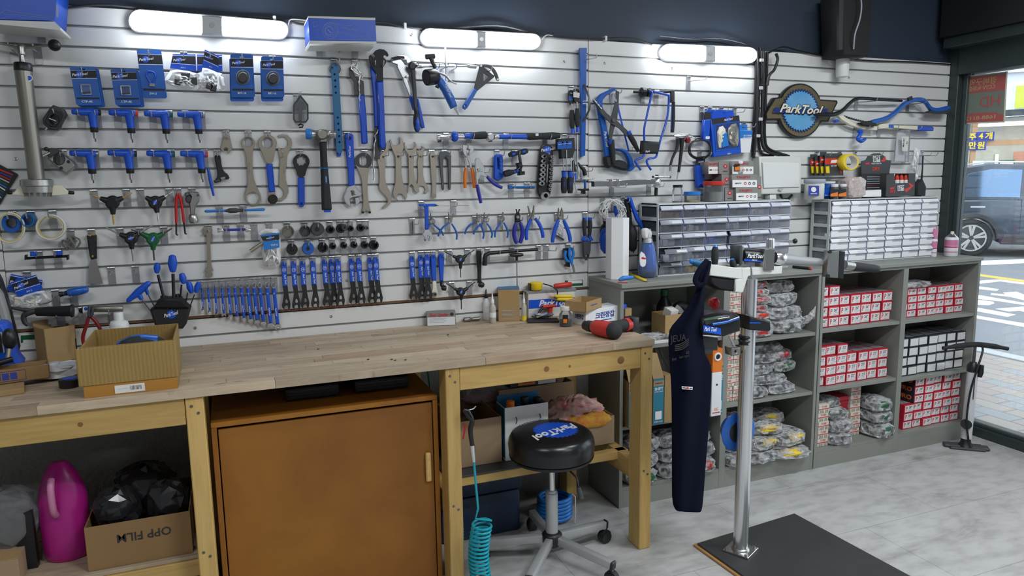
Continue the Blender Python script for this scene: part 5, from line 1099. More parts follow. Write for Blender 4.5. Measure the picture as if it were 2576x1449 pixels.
# air gauge, cable loop
t=tool('pressure_gun','black hand pump hose set with chrome fittings and red dial','pump tool',1060,1150)
plathe(t,'valve_head',(1020,835,.05),(1180,838,.05),[(0,6),(.1,10),(.3,24),(.7,26),(.9,14),(1,8)],'chrome',14);plate(t,'dial',circ(1150,870,18,26),.05,.075,'darkred',b=.003)
ptube(t,'barrel',[(1090,860,.05),(1085,950,.05),(1060,1150,.05)],[20,16,12],'black_m',12);ptube(t,'hose',[(1055,860,.045),(1045,940,.045),(1005,1030,.045),(988,1095,.045)],[16,14,11,11],'black_m',10,3);ptube(t,'tip',[(990,1090,.045),(984,1140,.045)],[12,9],'steel',10);ptube(t,'needle',[(1056,1150,.05),(1045,1210,.05)],5,'steel',8)
hooks2((1055,832),(1140,830),'bearing the black hose set',.05)
o=tube(None,'cable_loop',smooth_path([p+Vector((random.uniform(-.004,.004),-.004*(k//12),random.uniform(-.004,.004)))for k,p in enumerate(P3([(1240+92*math.cos(k*PI/6+.3),950+(88-k//12*5)*math.sin(k*PI/6+.3),.04)for k in range(48)]))],3),.0028,'black',6)
topmesh(o,'loose coil of thin black cable beside the hose set','cable')
hook(1238,965,'holding the upright blue package',.05,.6)
t=tool('packaged_brush','upright blue package with black header above the jars','package',1250,1280)
plate(t,'header_card',[(1212,1030),(1290,1030),(1288,1090),(1212,1088)],.02,.023,'black_m');plate(t,'pack',[(1212,1090),(1290,1090),(1285,1285),(1222,1285)],.015,.035,'blue',b=.003);logo(t,1252,1058,.0232,13,8)
# bar clamp tool
t=tool('bar_clamp','square chrome bar with a sliding black and chrome clamp','clamp',600,1280)
a,b=pt(318,1252,.09),pt(850,1232,.09);u=(b-a).normalized();n_=Vector((0,-1,0));v=u.cross(n_)
frame_box(t,'bar',a-v*.013+n_*-.013,u,v,n_,(b-a).length,.026,.026,'chrome',.002)
frame_box(t,'end_plug',a-v*.012+n_*-.012-u*.004,u,v,n_,.005,.024,.024,'black')
for x in(478,538):plate(t,'stop_ring',[(x-12,1210),(x+6,1210),(x+12,1275),(x-6,1275)],.07,.108,'chrome',b=.002)
plathe(t,'clamp_head',(875,1205,.09),(868,1285,.09),[(0,26),(.1,32),(.9,32),(1,26)],'chrome',16);ptube(t,'screw',[(872,1172,.09),(862,1355,.09)],16,'black',10);ptube(t,'tommy_bar',[(838,1190,.1),(985,1190,.1)],9,'chrome',8)
for x in(838,985):ball(t,'bar_end',pt(x,1190,.1),.006,'black',10)
hooks2((478,1210),(800,1212),'bearing the square chrome bar',.1,.2)
# ================================================================ view L: hanging above the grey cabinet
view(1480,440,4.770)
o=tube(None,'cable_ties_coil',smooth_path([p+Vector((random.uniform(-.006,.006),-.0013*k/3,random.uniform(-.006,.006)))for k,p in enumerate(P3([(260+(115+32*math.sin(k*1.7))*math.cos(k*PI/6),430+(118+30*math.cos(k*1.3))*math.sin(k*PI/6),.045)for k in range(120)]))],2),.0022,'white_pl',5)
topmesh(o,'loose coil of white nylon tubing on the slat wall','tubing coil')
hook(165,250,'holding the white tubing coil',.07);hook(300,250,'holding the blue-handled brush behind the coil',.05);hook(408,245,'holding the toothed blue brush',.06)
def fuzz(parent,name,a,b,r0,mat,n=14,k=12,am=.12):
	rnd=random.Random(int(a[0]))
	A,B=pt(*a),pt(*b);kk=mpp(*a);vs=[];fs=[];m=10
	me=tube_mesh(name,[A+(B-A)*(i/m)for i in range(m+1)],[r0*kk*q for q in(.35,.75,.95,1,1.02,1.02,1,.98,.9,.7,.3)],n)
	for v_ in me.vertices:v_.co+=Vector((rnd.uniform(-1,1),rnd.uniform(-1,1),rnd.uniform(-1,1)))*r0*kk*am
	return link(name,me,mat,parent)
t=tool('wash_brush','round blue bristle brush with a black handle under the tubing coil','brush',210,930)
ptube(t,'handle',[(205,350,.03),(190,480,.03),(200,600,.03)],[18,24,22],'black',12);ptube(t,'shoulder',[(200,600,.03),(190,640,.035),(180,700,.04)],[34,52,46],'black',12);fuzz(t,'bristles',(205,640,.06),(215,940,.06),72,'blue',20)
t=tool('wash_brush','blue-handled brush half hidden by the tubing coil','brush',370,690)
ptube(t,'handle',[(320,370,.03),(330,440,.03),(365,570,.03)],[14,26,20],'blue',12);ptube(t,'head',[(360,580,.035),(362,640,.04),(340,660,.04)],[28,48,30],'sky_blue',12)
t=tool('wash_brush','long black bristle brush with a black handle','brush',530,920)
ptube(t,'handle',[(455,290,.035),(470,380,.035),(490,480,.035),(508,600,.035)],[32,36,30,18],'black',12);ptube(t,'tip_loop',[(540,905,.05),(542,940,.05)],6,'black');fuzz(t,'bristles',(510,600,.045),(535,915,.05),66,'black_m',20)
t=tool('gear_brush','curved blue gear brush with a toothed edge','brush',640,650)
plate(t,'body',[(482,270),(522,262),(560,380),(610,500),(650,570),(668,640),(655,680),(640,640),(618,600),(580,540),(530,400)],.05,.068,'blue',b=.003)
for k in range(9):plate(t,'tooth',[(612+k*4.5,555+k*12),(626+k*4.5,552+k*12),(624+k*4.5,562+k*12)],.052,.064,'blue')
# ================================================================ view K: sign, fuse box, washing brushes
view(1880,100,3.45)
t=tool('wall_sign','round wall sign with a blue gear and raised cream lettering','sign',460,850)
gold=pr('sign_gold',(.20,.16,.09),.35,.3,noise=(5,.6,(.07,.055,.03),one))
pr('sign_sky',(.03,.30,.62),.35,noise=(3,.9,(.30,.50,.70),one));pr('sign_navy',(.008,.035,.18),.35)
outl=circ(463,615,190,234,40)
def sign_out(g):
	c=circ(463,615,190+g,232+g,48);out=[]
	up=[p for p in c if p[1]<510-g];lo=[p for p in c if p[1]>705+g]
	up=sorted(up,key=lambda p:p[0]);lo=sorted(lo,key=lambda p:-p[0])
	return[(238-g,508-g)]+up+[(636,522-g),(775+g,530-g),(783+g,545),(700+g,708+g),(655,705+g)]+lo+[(290,690+g),(165-g,692+g),(162-g,640)]
plate(t,'edge',sign_out(5),.004,.03,'black',b=.003);plate(t,'face',sign_out(-8),.03,.034,gold,b=.001)
plate(t,'gear',star(463,615,165,148,40,1.17),.034,.038,'sign_navy',b=.001);plate(t,'gear_face',star(463,617,152,138,40,1.17),.038,.041,'sign_sky',b=.001)
plate(t,'banner',[(245,588),(700,598),(690,645),(225,636)],.041,.045,'sign_navy',b=.001)
k=mpp(463,615,.05)
text3(t,'ParkTool',pt(462,610,.0455),(1,0,-.03),(.03,0,1),84*k,'black',.4,.05,width=515*k);text3(t,'ParkTool',pt(460,606,.0475),(1,0,-.03),(.03,0,1),74*k,'cream',.4,.025,width=492*k)
# fuse box
t=tool('fuse_box','white plastic fuse box with a closed flap','fuse box',290,1330)
plate(t,'case',[(105,1012),(470,1010),(475,1160),(468,1335),(120,1342),(110,1180)],.0,.06,'offwhite',b=.008,res=2)
fl_=plate(t,'flap',[(132,1065),(452,1062),(456,1280),(142,1288)],.06,.068,'white_pl',b=.003);plate(fl_,'thumb_notch',circ(292,1292,20,20,12,0,180),.068,.0705,'print_g');plate(t,'conduit_plug',[(195,1345),(250,1340),(252,1385),(198,1388)],.01,.05,'white_pl')
cable('power_cable',[(285,1345,.03),(310,1378,.05),(350,1382,.05),(385,1350,.03)],.007,'black','black cable loop hanging below the fuse box',8)
# washing brushes on the right
t=tool('gear_clean_brush','long blue cassette brush with an arched neck','brush',600,660)
def sweep(parent,name,l,w,d0,d1,mat):
	up=[(x,y-w/2)for x,y in l];dn=[(x,y+w/2)for x,y in reversed(l)];return plate(parent,name,chaikin(up+dn,1),d0,d1,mat,b=.004)
sweep(t,'handle',[(1080,715),(1220,685),(1290,640),(1370,560),(1430,525),(1500,515),(1560,530),(1590,580),(1620,610),(1700,605),(1768,585)],38,.05,.075,'blue2')
plate(t,'brush_foot',[(1565,625),(1620,605),(1770,590),(1740,640),(1660,640),(1590,635)],.052,.072,'charcoal');plate(t,'brush_head',[(975,720),(1080,700),(1130,740),(1090,755),(1000,740)],.05,.075,'black_m',b=.004)
plate(t,'clip',[(1395,505),(1430,488),(1440,520),(1405,528)],.075,.085,'black');plate(t,'scraper_bar',[(1450,570),(1475,560),(1515,600),(1495,610)],.05,.07,'steel')
hook(1390,520,'holding the arched blue brush',.07,.8)
t=tool('black_brush','curved black brush handle crossing the wall sign','brush',800,650)
ptube(t,'handle',[(590,650,.075),(680,650,.075),(760,645,.075),(830,610,.075),(880,560,.075),(940,515,.075),(1010,508,.07),(1150,520,.06),(1340,530,.045)],[14,22,20,17,16,16,15,13,10],'black',10,4)
hook(945,500,'holding the curved black brush',.07,1.0)
t=tool('chain_cleaner_brush','cream toothed bike brush with blue ends','brush',1000,780)
plate(t,'comb',[(785,660),(835,655),(905,710),(1000,745),(1130,750),(1130,788),(1010,778),(900,745),(820,695)],.03,.05,'cream',b=.003)
for kk in range(14):plate(t,'tooth',[(842+kk*20,668+kk*7-kk*kk*.18),(858+kk*20,672+kk*7-kk*kk*.18),(850+kk*20,655+kk*7-kk*kk*.18)],.034,.046,'charcoal')
plate(t,'blue_end',[(755,700),(790,690),(810,705),(770,720)],.03,.05,'blue',b=.003);plate(t,'beam',[(1150,735),(1225,725),(1250,740),(1490,745),(1490,785),(1250,765),(1150,775)],.03,.055,'cream',b=.003);plate(t,'blue_grip',[(1485,748),(1610,752),(1625,765),(1620,790),(1485,788)],.025,.06,'blue',b=.005);plate(t,'blue_band',[(1228,735),(1270,738),(1272,765),(1228,762)],.0552,.056,'blue2')
hook(935,745,'under the cream toothed brush',.06,.6);hook(1140,755,'under the middle of the cream brush',.06,1.2);hook(1330,745,'under the blue grip of the cream brush',.06,1.4)
t=tool('blue_hook','curled blue plastic hook below the cream brush','hook tool',980,880);ptube(t,'hook_arm',[(960,795,.05),(990,800,.055),(975,830,.06),(960,860,.06),(990,880,.06),(1025,860,.06)],[16,18,18,18,17,12],'blue',10,4)
t=tool('clear_pack','empty clear plastic pack with a white barcode label','package',1370,1050)
plate(t,'film',[(1330,785),(1420,785),(1420,870),(1408,1060),(1300,1055),(1318,870)],.03,.06,'clear2',b=.006);plate(t,'label_card',[(1340,838),(1402,842),(1390,970),(1345,965)],.06,.061,'paper');ptext(t,'MAVIC',1358,895,.0616,18,'print_k',86,.3);ptext(t,'|||||||',1385,895,.0616,10,'print_k',86)
hook(1360,980,'beside the clear pack',.08,1.4)
# rim tape packs
for k in range(4):
	x=548+k*42;y=995-k*3+(14 if k==1 else 0)-(16 if k==2 else 0);wd=55 if k<3 else 150
	t=tool('rim_tape_pack',('first','second','third','broad front')[k]+' pack of the hanging red and black rim tapes','rim tape',x+30,1180,.03)
	d=.02+.02*k
	plate(t,'card',[(x,y),(x+wd,y-2),(x+wd+10,1178),(x-4,1180)],d,d+.003,'charcoal');plate(t,'red_panel',[(x,y+45),(x+wd,y+40),(x+wd*(.95),y+95),(x,y+95)],d+.003,d+.0036,'redplast')
	plate(t,'window',[(x+8,1100),(x+40,1095),(x+45,1160),(x+12,1160)],d+.003,d+.01,'yellow',b=.003)
	if k==3:
		plate(t,'red_tail',[(x+wd*.7,y+60),(x+wd+25,y+50),(x+wd-10,1170)],d+.003,d+.0036,'redplast');plate(t,'brand_patch',[(x+55,1045),(x+125,1040),(x+118,1066),(x+48,1070)],d+.0036,d+.004,'print_w');ptext(t,'RIM TAPE',x+78,1095,d+.004,12,'print_w',3)
	else:plate(t,'brand_patch',[(x+12,y+62),(x+42,y+60),(x+40,y+74),(x+10,y+76)],d+.0036,d+.004,'print_w')
hooks2((598,962),(795,962),'holding the rim tape packs',.09,.1)
t=tool('tape_roll','roll of bright yellow rim tape on a hook end','tape',905,1130,.1);plate(t,'tape',circ(902,1062,70,72,32),.085,.13,'yellow',[circ(906,1062,50,58,28)],b=.003);plate(t,'core',circ(906,1062,50,58,28),.086,.128,'paper',[circ(906,1062,47,55,28)]);hook(930,975,'holding the yellow rim tape roll',.12,.6)
t=tool('black_float','black pyramid-topped brush hanging by a cord','brush',1520,1350)
ptube(t,'cord',[(1525,1000,.05),(1520,1120,.05),(1512,1215,.05)],[6,6,9],'black',8);plate(t,'body',[(1510,1210),(1530,1212),(1558,1275),(1550,1360),(1475,1355),(1482,1270)],.03,.075,'softblack',b=.006)
hook(1510,975,'holding the pyramid-topped brush',.06,.8)
# ================================================================ grey open shelving
def shelfmat():
	pr('cab',(.25,.26,.235),.45,noise=(14,.3,(.22,.23,.21),(1,1,6)));pr('cab_edge',(.17,.175,.16),.45)
shelfmat()
SD=.318
def filmmat(name,g):
	m=clear(name,(.95,.96,.98),g,.9,.07);nt=m.node_tree;p=[n for n in nt.nodes if n.type=='BSDF_PRINCIPLED'][0];tc=nt.nodes.new('ShaderNodeTexCoord');vo=nt.nodes.new('ShaderNodeTexVoronoi');vo.inputs['Scale'].default_value=30;nz=nt.nodes.new('ShaderNodeTexNoise');nz.inputs['Scale'].default_value=9;nz.inputs['Detail'].default_value=3
	bp=nt.nodes.new('ShaderNodeBump');bp.inputs['Strength'].default_value=1;bp.inputs['Distance'].default_value=.02;nt.links.new(tc.outputs['Object'],nz.inputs['Vector']);nt.links.new(nz.outputs['Color'],vo.inputs['Vector']);vo.inputs['Scale'].default_value=5;nt.links.new(vo.outputs['Distance'],bp.inputs['Height']);nt.links.new(bp.outputs[0],p.inputs['Normal']);p.inputs['Specular IOR Level'].default_value=1.0
	rp=nt.nodes.new('ShaderNodeMapRange');rp.inputs['From Min'].default_value=.25;rp.inputs['From Max'].default_value=.6;rp.inputs['To Min'].default_value=g*.4;rp.inputs['To Max'].default_value=g*3.4;nt.links.new(vo.outputs['Distance'],rp.inputs[0]);ad=[n for n in nt.nodes if n.type=='MATH'][0];nt.links.new(rp.outputs[0],ad.inputs[1])
def cab(label,x0,x1,mid,zs1,zs2):
	t=thing('shelf_unit',label,'shelving',((x0+x1)/2,-SD/2,0),'grey open shelf units')
	box(t,'top_panel',x0,x1,-SD-.012,-.002,1.072,1.093,'cab',.002);box(t,'under_top',x0+.003,x1-.003,-SD,-.004,1.057,1.0715,'cab')
	for x in(x0+.0015,x1-.0195):box(t,'side_panel',x,x+.018,-SD,-.003,.0,1.057,'cab',.001)
	box(t,'divider',mid-.018,mid+.018,-SD,-.003,.0,1.057,'cab',.001);box(t,'back_panel',x0+.02,x1-.02,-.010,-.003,.1,1.057,'cab')
	for(a,b,zs)in((x0+.02,mid-.0185,zs1),(mid+.0185,x1-.02,zs2)):
		box(t,'base_panel',a,b,-SD+.002,-.011,.085,.103,'cab');box(t,'plinth',a,b,-SD+.001,-SD+.018,0,.0845,'cab')
		for z in zs:box(t,'shelf_board',a,b,-SD+.006,-.011,z-.018,z,'cab',.001)
	return t
cab('grey open shelf unit beside the workbench',0.0,1.1985,.60,(.79,.405),(.758,.436));cab('grey open shelf unit beside the shop window',1.2015,2.392,1.80,(.765,.44),(.763,.427))
ZT=1.093
# ---- stacked inner tube cartons
def nth(i):return('first','second','third','fourth','fifth','sixth','seventh','eighth','ninth','tenth','eleventh')[i]
FACE={}
def carton(name,label,cat,x0,x1,yf,dep,z0,z1,body,face,txt,grp,rnd,small='',mark='P',rz=0.0):
	"""small carton with its printed end towards the room"""
	j=(rnd.uniform(-.006,.006),rnd.uniform(-.0012,.0012))
	w,h=x1-x0,z1-z0;k=(round(w,3),round(h,3),round(dep,2),body,face,txt)
	if k not in FACE:
		vs=cubev(-w/2+.001,w/2-.001,0,dep,.0004,h-.0006);me=rawmesh(name,vs,CUBE_F);bev(me,.0012);me.materials.append(M(body))
		e=w*.09;f=rawmesh('label_panel',cubev(-w/2+e,w/2-e*.8,-.0006,0,h*.12,h*.88),CUBE_F);f.materials.append(M(face))
		FACE[k]=[me,f,[]]
		tp=rawmesh('top_label',cubev(-w*.42,w*.42,dep*.12,dep*.9,h-.0006,h-.0001),CUBE_F);tp.materials.append(M('toplabel'));FACE[k].append(tp)
		if txt:
			for s,cx,cz,hh,ww,m_ in((mark,-w*.25,h*.5,h*.5,w*.17,'print_r'),(txt,w*.15,h*.62,h*.27,w*.34,'print_k'),('-- --- --',w*.16,h*.40,h*.2,w*.40,'print_k'),('--- -- -',w*.16,h*.26,h*.2,w*.40,'print_k')):
				tm=text_mesh(s,0,.02 if hh>h*.2 else .0);xs=[q.co.x for q in tm.vertices];sx=ww/(max(xs)-min(xs));sy=hh/.72
				tm.transform(Matrix(((sx,0,0,cx),(0,0,-.02,-.0008),(0,sy,0,cz),(0,0,0,1))));tm.materials.append(M(m_));FACE[k][2].append(tm)
	me,f,ts,tp=FACE[k]
	e=thing(name,label,cat,((x0+x1)/2+j[1],yf+j[0],z0),grp);e.rotation_euler.z=rz+rnd.uniform(-.02,.02)
	for n,m_ in[('box_body',me),('label_panel',f),('top_label',tp)]+[('lettering',q)for q in ts]:
		o=bpy.data.objects.new(n,m_);C.objects.link(o);o.parent=e
pr('boxred',(.52,.018,.04),.5);pr('toplabel',(.42,.42,.44),.5,noise=(40,1,(.05,.05,.06),(1,6,1)));pr('boxblack',(.02,.022,.035),.5);pr('labelw',(.74,.74,.74),.6);pr('boxcream',(.66,.64,.54),.6);pr('boxorange',(.75,.16,.02),.5)
def stack(x0,z0,w,h,rows,name,kind,txt,body,face,yf=-.272,dep=.20,ncol=6,seed=0,skip=()):
	"""rows: number of cartons per row from the bottom"""
	rnd=random.Random(seed)
	tot=len(rows)
	for r,n in enumerate(rows):
		for c in range(n):
			if(r,c)in skip:continue
			rw=('bottom','second','third','fourth','fifth','sixth','seventh')[r]+' row'
			carton(name,'%s, %s, %s from left'%(kind,rw,nth(c)),'box',x0+c*w,x0+(c+1)*w-.001,yf,dep,z0+r*h,z0+(r+1)*h,body,face,txt,kind,rnd)
stack(1.2215,.7655,.0765,.0555,(7,7,7,2),'tube_carton','red 26 inch tube box, upper bay','26"','boxred','labelw',seed=1)
stack(1.2215,.4405,.0765,.0555,(7,7,7,3),'tube_carton','red 27.5 inch tube box, middle bay','27.5"','boxred','labelw',seed=2)
stack(1.828,.7635,.0755,.0415,(7,7,7,7),'tube_carton','flat red 28 inch tube box under the silver bag','28"','boxred','labelw',yf=-.25,seed=3)
stack(1.834,.4275,.0765,.0555,(7,7,7,7),'tube_carton','black white-ended tube box beside the pump','','boxblack','labelw',seed=4)
stack(1.905,.1035,.0765,.0497,(6,6,6,6,6,6),'tube_carton','red 28 inch tube box low by the pump','28"','boxred','labelw',seed=5,skip=[(r,c)for r in(3,4,5)for c in(0,1)])
rnd=random.Random(9)
for r in range(3):
	z0=.1035+.0497*(3+r);x0=1.905+.0765
	t=thing('tube_carton',('lowest','middle','topmost')[r]+' of three tube boxes showing a black side with orange lettering','box',(x0+.038,-.272,z0),'tube boxes showing their sides')
	box(t,'box_body',x0+.001,x0+.0755,-.272,-.072,z0+.0004,z0+.049,'boxblack',.001);box(t,'red_rim',x0+.001,x0+.0755,-.2735,-.2722,z0+.0006,z0+.0488,'boxred')
	box(t,'label_panel',x0+.006,x0+.0705,-.2745,-.2737,z0+.006,z0+.0435,'labelw')
	text3(t,'P',(x0+.0195,-.2748,z0+.025),(1,0,0),(0,0,1),.024,'print_r',width=.013);text3(t,'28"',(x0+.05,-.2748,z0+.031),(1,0,0),(0,0,1),.013,'print_k',width=.026);text3(t,'-- --- --',(x0+.05,-.2748,z0+.018),(1,0,0),(0,0,1),.01,'print_k',width=.03)
	text3(t,'DURO',(x0+.0006,-.19,z0+.028),(0,-1,0),(0,0,1),.026,'boxorange',bold=.03,width=.13)
# loose flat boxes lying on top of the stacks
for k,(x,y,z,l)in enumerate(((1.26,-.16,.7655+.0555*4,'single red tube box lying on the upper-bay stack'),(1.34,-.16,.4405+.0555*4,'single red tube box lying on the middle-bay stack'))):
	t=thing('tube_carton',l,'box',(x,y,z));box(t,'box_body',x-.036,x+.036,y,y+.14,z+.0004,z+.05,'boxred',.001);box(t,'label_panel',x-.03,x+.03,y-.0008,y,z+.008,z+.042,'labelw')
# cream tube cartons in tall columns
CB={}
def cream(name,label,x0,w,yf,dep,z0,h,grp,rnd,txt='TUBE'):
	k=(round(w,3),round(h,3),txt)
	if k not in CB:
		me=rawmesh(name,cubev(-w/2+.001,w/2-.001,0,dep,.0004,h-.0006),CUBE_F);bev(me,.001);me.materials.append(M('boxcream'))
		b=rawmesh('red_band',cubev(-w/2+.001,w/2-.001,-.0006,0,h*.42,h*.52),CUBE_F);b.materials.append(M('print_r'))
		L=[]
		for s,cz,hh,ww,m_ in((txt,h*.74,h*.24,w*.5,'print_r'),('|||| |||',h*.22,h*.26,w*.7,'print_k')):
			tm=text_mesh(s,0,0);xs=[q.co.x for q in tm.vertices];sx=ww/(max(xs)-min(xs));tm.transform(Matrix(((sx,0,0,0),(0,0,-.02,-.0008),(0,hh/.72,0,cz),(0,0,0,1))));tm.materials.append(M(m_));L.append(tm)
		CB[k]=(me,b,L)
	me,b,L=CB[k];e=thing(name,label,'box',(x0+w/2+rnd.uniform(-.002,.002),yf+rnd.uniform(-.004,.004),z0),grp);e.rotation_euler.z=rnd.uniform(-.02,.02)
	for n,q in[('box_body',me),('red_band',b)]+[('lettering',q)for q in L]:
		o=bpy.data.objects.new(n,q);C.objects.link(o);o.parent=e
def column(where,x0,w,z0,h,n,seed,yf=-.28,dep=.2):
	rnd=random.Random(seed)
	for i in range(n):cream('cream_tube_carton','cream tube box %s, %s from the bottom'%(where,nth(i)),x0,w,yf,dep,z0+i*h,h,'cream tube boxes '+where,rnd,'TUBE')
column('beside the striped bags in the upper bay',.622,.062,.7585,.040,7,21);column('behind the stand post in the upper bay',.686,.066,.7585,.040,7,22)
column('near the orange cartons in the middle bay',.622,.060,.4365,.040,7,23);column('behind the stand post in the middle bay',.684,.070,.4365,.040,7,24)
column('at the left of the lowest bay',1.222,.030,.1035,.0475,5,25,-.285);column('second in the lowest bay',1.253,.075,.1035,.0475,5,26,-.285)
column('behind the green bags in the lowest bay',1.545,.075,.1035,.0475,6,27,-.23)
rnd=random.Random(31)
for i in range(5):
	z=.1035+.0475*(i+1)if i else .1035
	t=thing('red_carton','plain red tube box in the lowest bay, %s from the bottom'%nth(i),'box',(1.50,-.2,.1035+.0475*i),'plain red tube boxes in the lowest bay');box(t,'box_body',1.462,1.538,-.215+rnd.uniform(-.004,.004),-.04,.1035+.0475*i+.0004,.1035+.0475*(i+1)-.0004,'boxred',.001);box(t,'band',1.4625,1.5375,-.2205,-.2195,.1035+.0475*i+.02,.1035+.0475*i+.024,'darkred')
# ---- bagged inner tubes: dark folded rubber in crinkled film
filmmat('film',.13);pr('tubegrey',(.045,.05,.055),.6)
def sup(nu,nv,sx,sy,sz,rnd,am,e=.6,ripple=0):
	vs,fs=[],[]
	def sg(c):return math.copysign(abs(c)**e,c)
	for i in range(nv+1):
		a=-PI/2+PI*i/nv
		for k in range(nu):
			b=2*PI*k/nu;j=1+rnd.uniform(-am,am)
			vs.append(Vector((sx*sg(math.cos(a))*sg(math.cos(b))*j,sy*sg(math.cos(a))*sg(math.sin(b))*j,sz*sg(math.sin(a))*(1+rnd.uniform(-am,am)*.8))))
	for i in range(nv):
		for k in range(nu):
			a,b=i*nu+k,i*nu+(k+1)%nu;c,d=a+nu,b+nu
			fs+=[(a,b,d),(a,d,c)]if(i+k)%2 else[(a,b,c),(b,d,c)]
	return vs,fs
def bagged(label,c,s,seed,accent=None,grp=None,core='tubegrey',rz=0.0,tail=None):
	"""bagged tube: centre bottom c, size s"""
	rnd=random.Random(seed);c=Vector(c)
	t=thing('bagged_tube',label,'bagged tube',c,grp);t.rotation_euler.z=rz;z2=s[2]/2
	vs,fs=sup(12,6,s[0]*.43,s[1]*.42,z2*.82,rnd,.07,.75);o=link('rubber_fold',rawmesh('rubber_fold',[v+Vector((0,0,z2))for v in vs],fs,True),core);o.parent=t
	vs,fs=sup(22,12,s[0]*.5,s[1]*.5,z2,rnd,.10,.55);vs=[v+Vector((0,0,z2))for v in vs]
	for v in vs:v.z=max(v.z,.0005)
	o=link('film',rawmesh('film',vs,fs),'film');o.parent=t
	if accent:
		vs,fs=sup(10,5,s[0]*.26,s[1]*.14,z2*.62,rnd,.25,.7);o=link('printed_patch',rawmesh('printed_patch',[v+Vector((s[0]*rnd.uniform(-.1,.12),-s[1]*.36,z2*1.15))for v in vs],fs),accent);o.parent=t
	if tail:
		vs=[];n=7
		for i in range(n):
			for q in(-1,1):vs.append(Vector((tail[0]*i/(n-1)+rnd.uniform(-.006,.006),-s[1]*.45+tail[1]*i/(n-1)+rnd.uniform(-.006,.006),z2+tail[2]*i/(n-1)+q*(.015+.02*i/n)+rnd.uniform(-.006,.006))))
		o=link('film_tail',rawmesh('film_tail',vs,[(2*i,2*i+1,2*i+3,2*i+2)for i in range(n-1)]),'film');o.parent=t
	return t
def pile(where,lst,seed,accents=(None,),core='tubegrey'):
	for i,(x,y,z,sx,sy,sz)in enumerate(lst):bagged('bagged tube %s, %s'%(where,PN[i]),(x,y,z),(sx,sy,sz),seed+i,accents[i%len(accents)],'bagged inner tubes '+where,core,rz=random.Random(seed+i).uniform(-.3,.3))
PN=['lowest of the pile','second up','third up','fourth up','fifth up','sixth up','seventh up','eighth up','ninth up','tenth up']
# bay 2 upper: red and white bags
def bay2(x,z):return x
pile('with red print in the upper bay',[(.84,-.24,.758,.15,.15,.05),(.83,-.235,.806,.15,.14,.045),(.835,-.235,.849,.15,.14,.04),(.83,-.23,.887,.14,.14,.04),(.835,-.23,.925,.15,.14,.045),(.83,-.225,.968,.14,.13,.04),(.83,-.22,1.006,.14,.13,.04)],40,('red','red','redplast','red'),'paper')
pile('clear in the upper bay',[(1.03,-.21,.758,.22,.17,.075),(1.02,-.205,.831,.22,.16,.07),(1.02,-.195,.899,.21,.16,.07),(1.0,-.185,.967,.18,.15,.07)],60)
bagged('bagged tube with a film tail squeezed against the divider',(1.10,-.22,.7595),(.08,.12,.09),77,None,None,tail=(.06,-.05,.06))
pile('heaped in the middle bay',[(.83,-.23,.436,.15,.16,.06),(1.0,-.22,.436,.19,.16,.055),(.9,-.215,.492,.26,.15,.06),(.86,-.21,.55,.2,.15,.055),(1.03,-.2,.545,.16,.15,.06),(.88,-.2,.604,.22,.14,.055),(1.02,-.19,.602,.16,.14,.06),(.92,-.18,.655,.24,.13,.05)],80,(None,None,None,None,'green',None,'red'))
pile('spilling from the lowest bay',[(.70,-.26,.1035,.12,.2,.065),(.84,-.26,.103,.18,.22,.06),(1.03,-.26,.103,.24,.24,.055),(.70,-.25,.168,.12,.18,.06),(.87,-.24,.161,.2,.2,.06),(1.05,-.24,.156,.22,.2,.07),(.72,-.22,.222,.15,.16,.06),(.93,-.21,.219,.19,.18,.065),(.73,-.2,.28,.16,.15,.06),(1.02,-.12,.225,.2,.15,.08)],100,(None,None,'yellow',None,'yellow','yellow',None,'yellow','green','yellow'))
pile('low behind the bench leg',[(.13,-.25,.103,.17,.2,.075),(.33,-.25,.103,.18,.2,.07),(.49,-.25,.103,.14,.2,.075),(.15,-.24,.176,.17,.18,.07),(.34,-.23,.171,.17,.18,.07),(.50,-.23,.176,.14,.18,.07),(.17,-.22,.244,.18,.17,.07),(.36,-.22,.239,.18,.17,.065),(.50,-.21,.244,.14,.16,.06)],130,('green',None,'red',None,'green',None,None,'green'))
pile('slumped beside the cream boxes',[(1.41,-.25,.103,.16,.17,.07),(1.41,-.245,.171,.15,.16,.075),(1.40,-.24,.244,.13,.15,.06),(1.39,-.2,.302,.12,.13,.05)],160)
pile('with green print beside the red boxes',[(1.70,-.26,.103,.14,.18,.085),(1.70,-.25,.186,.14,.17,.07),(1.695,-.25,.254,.14,.17,.075)],170,('green',))
bagged('flattened silver bag on top of the flat red boxes',(1.98,-.2,.7635+.166),(.24,.14,.035),190,core='nickel')
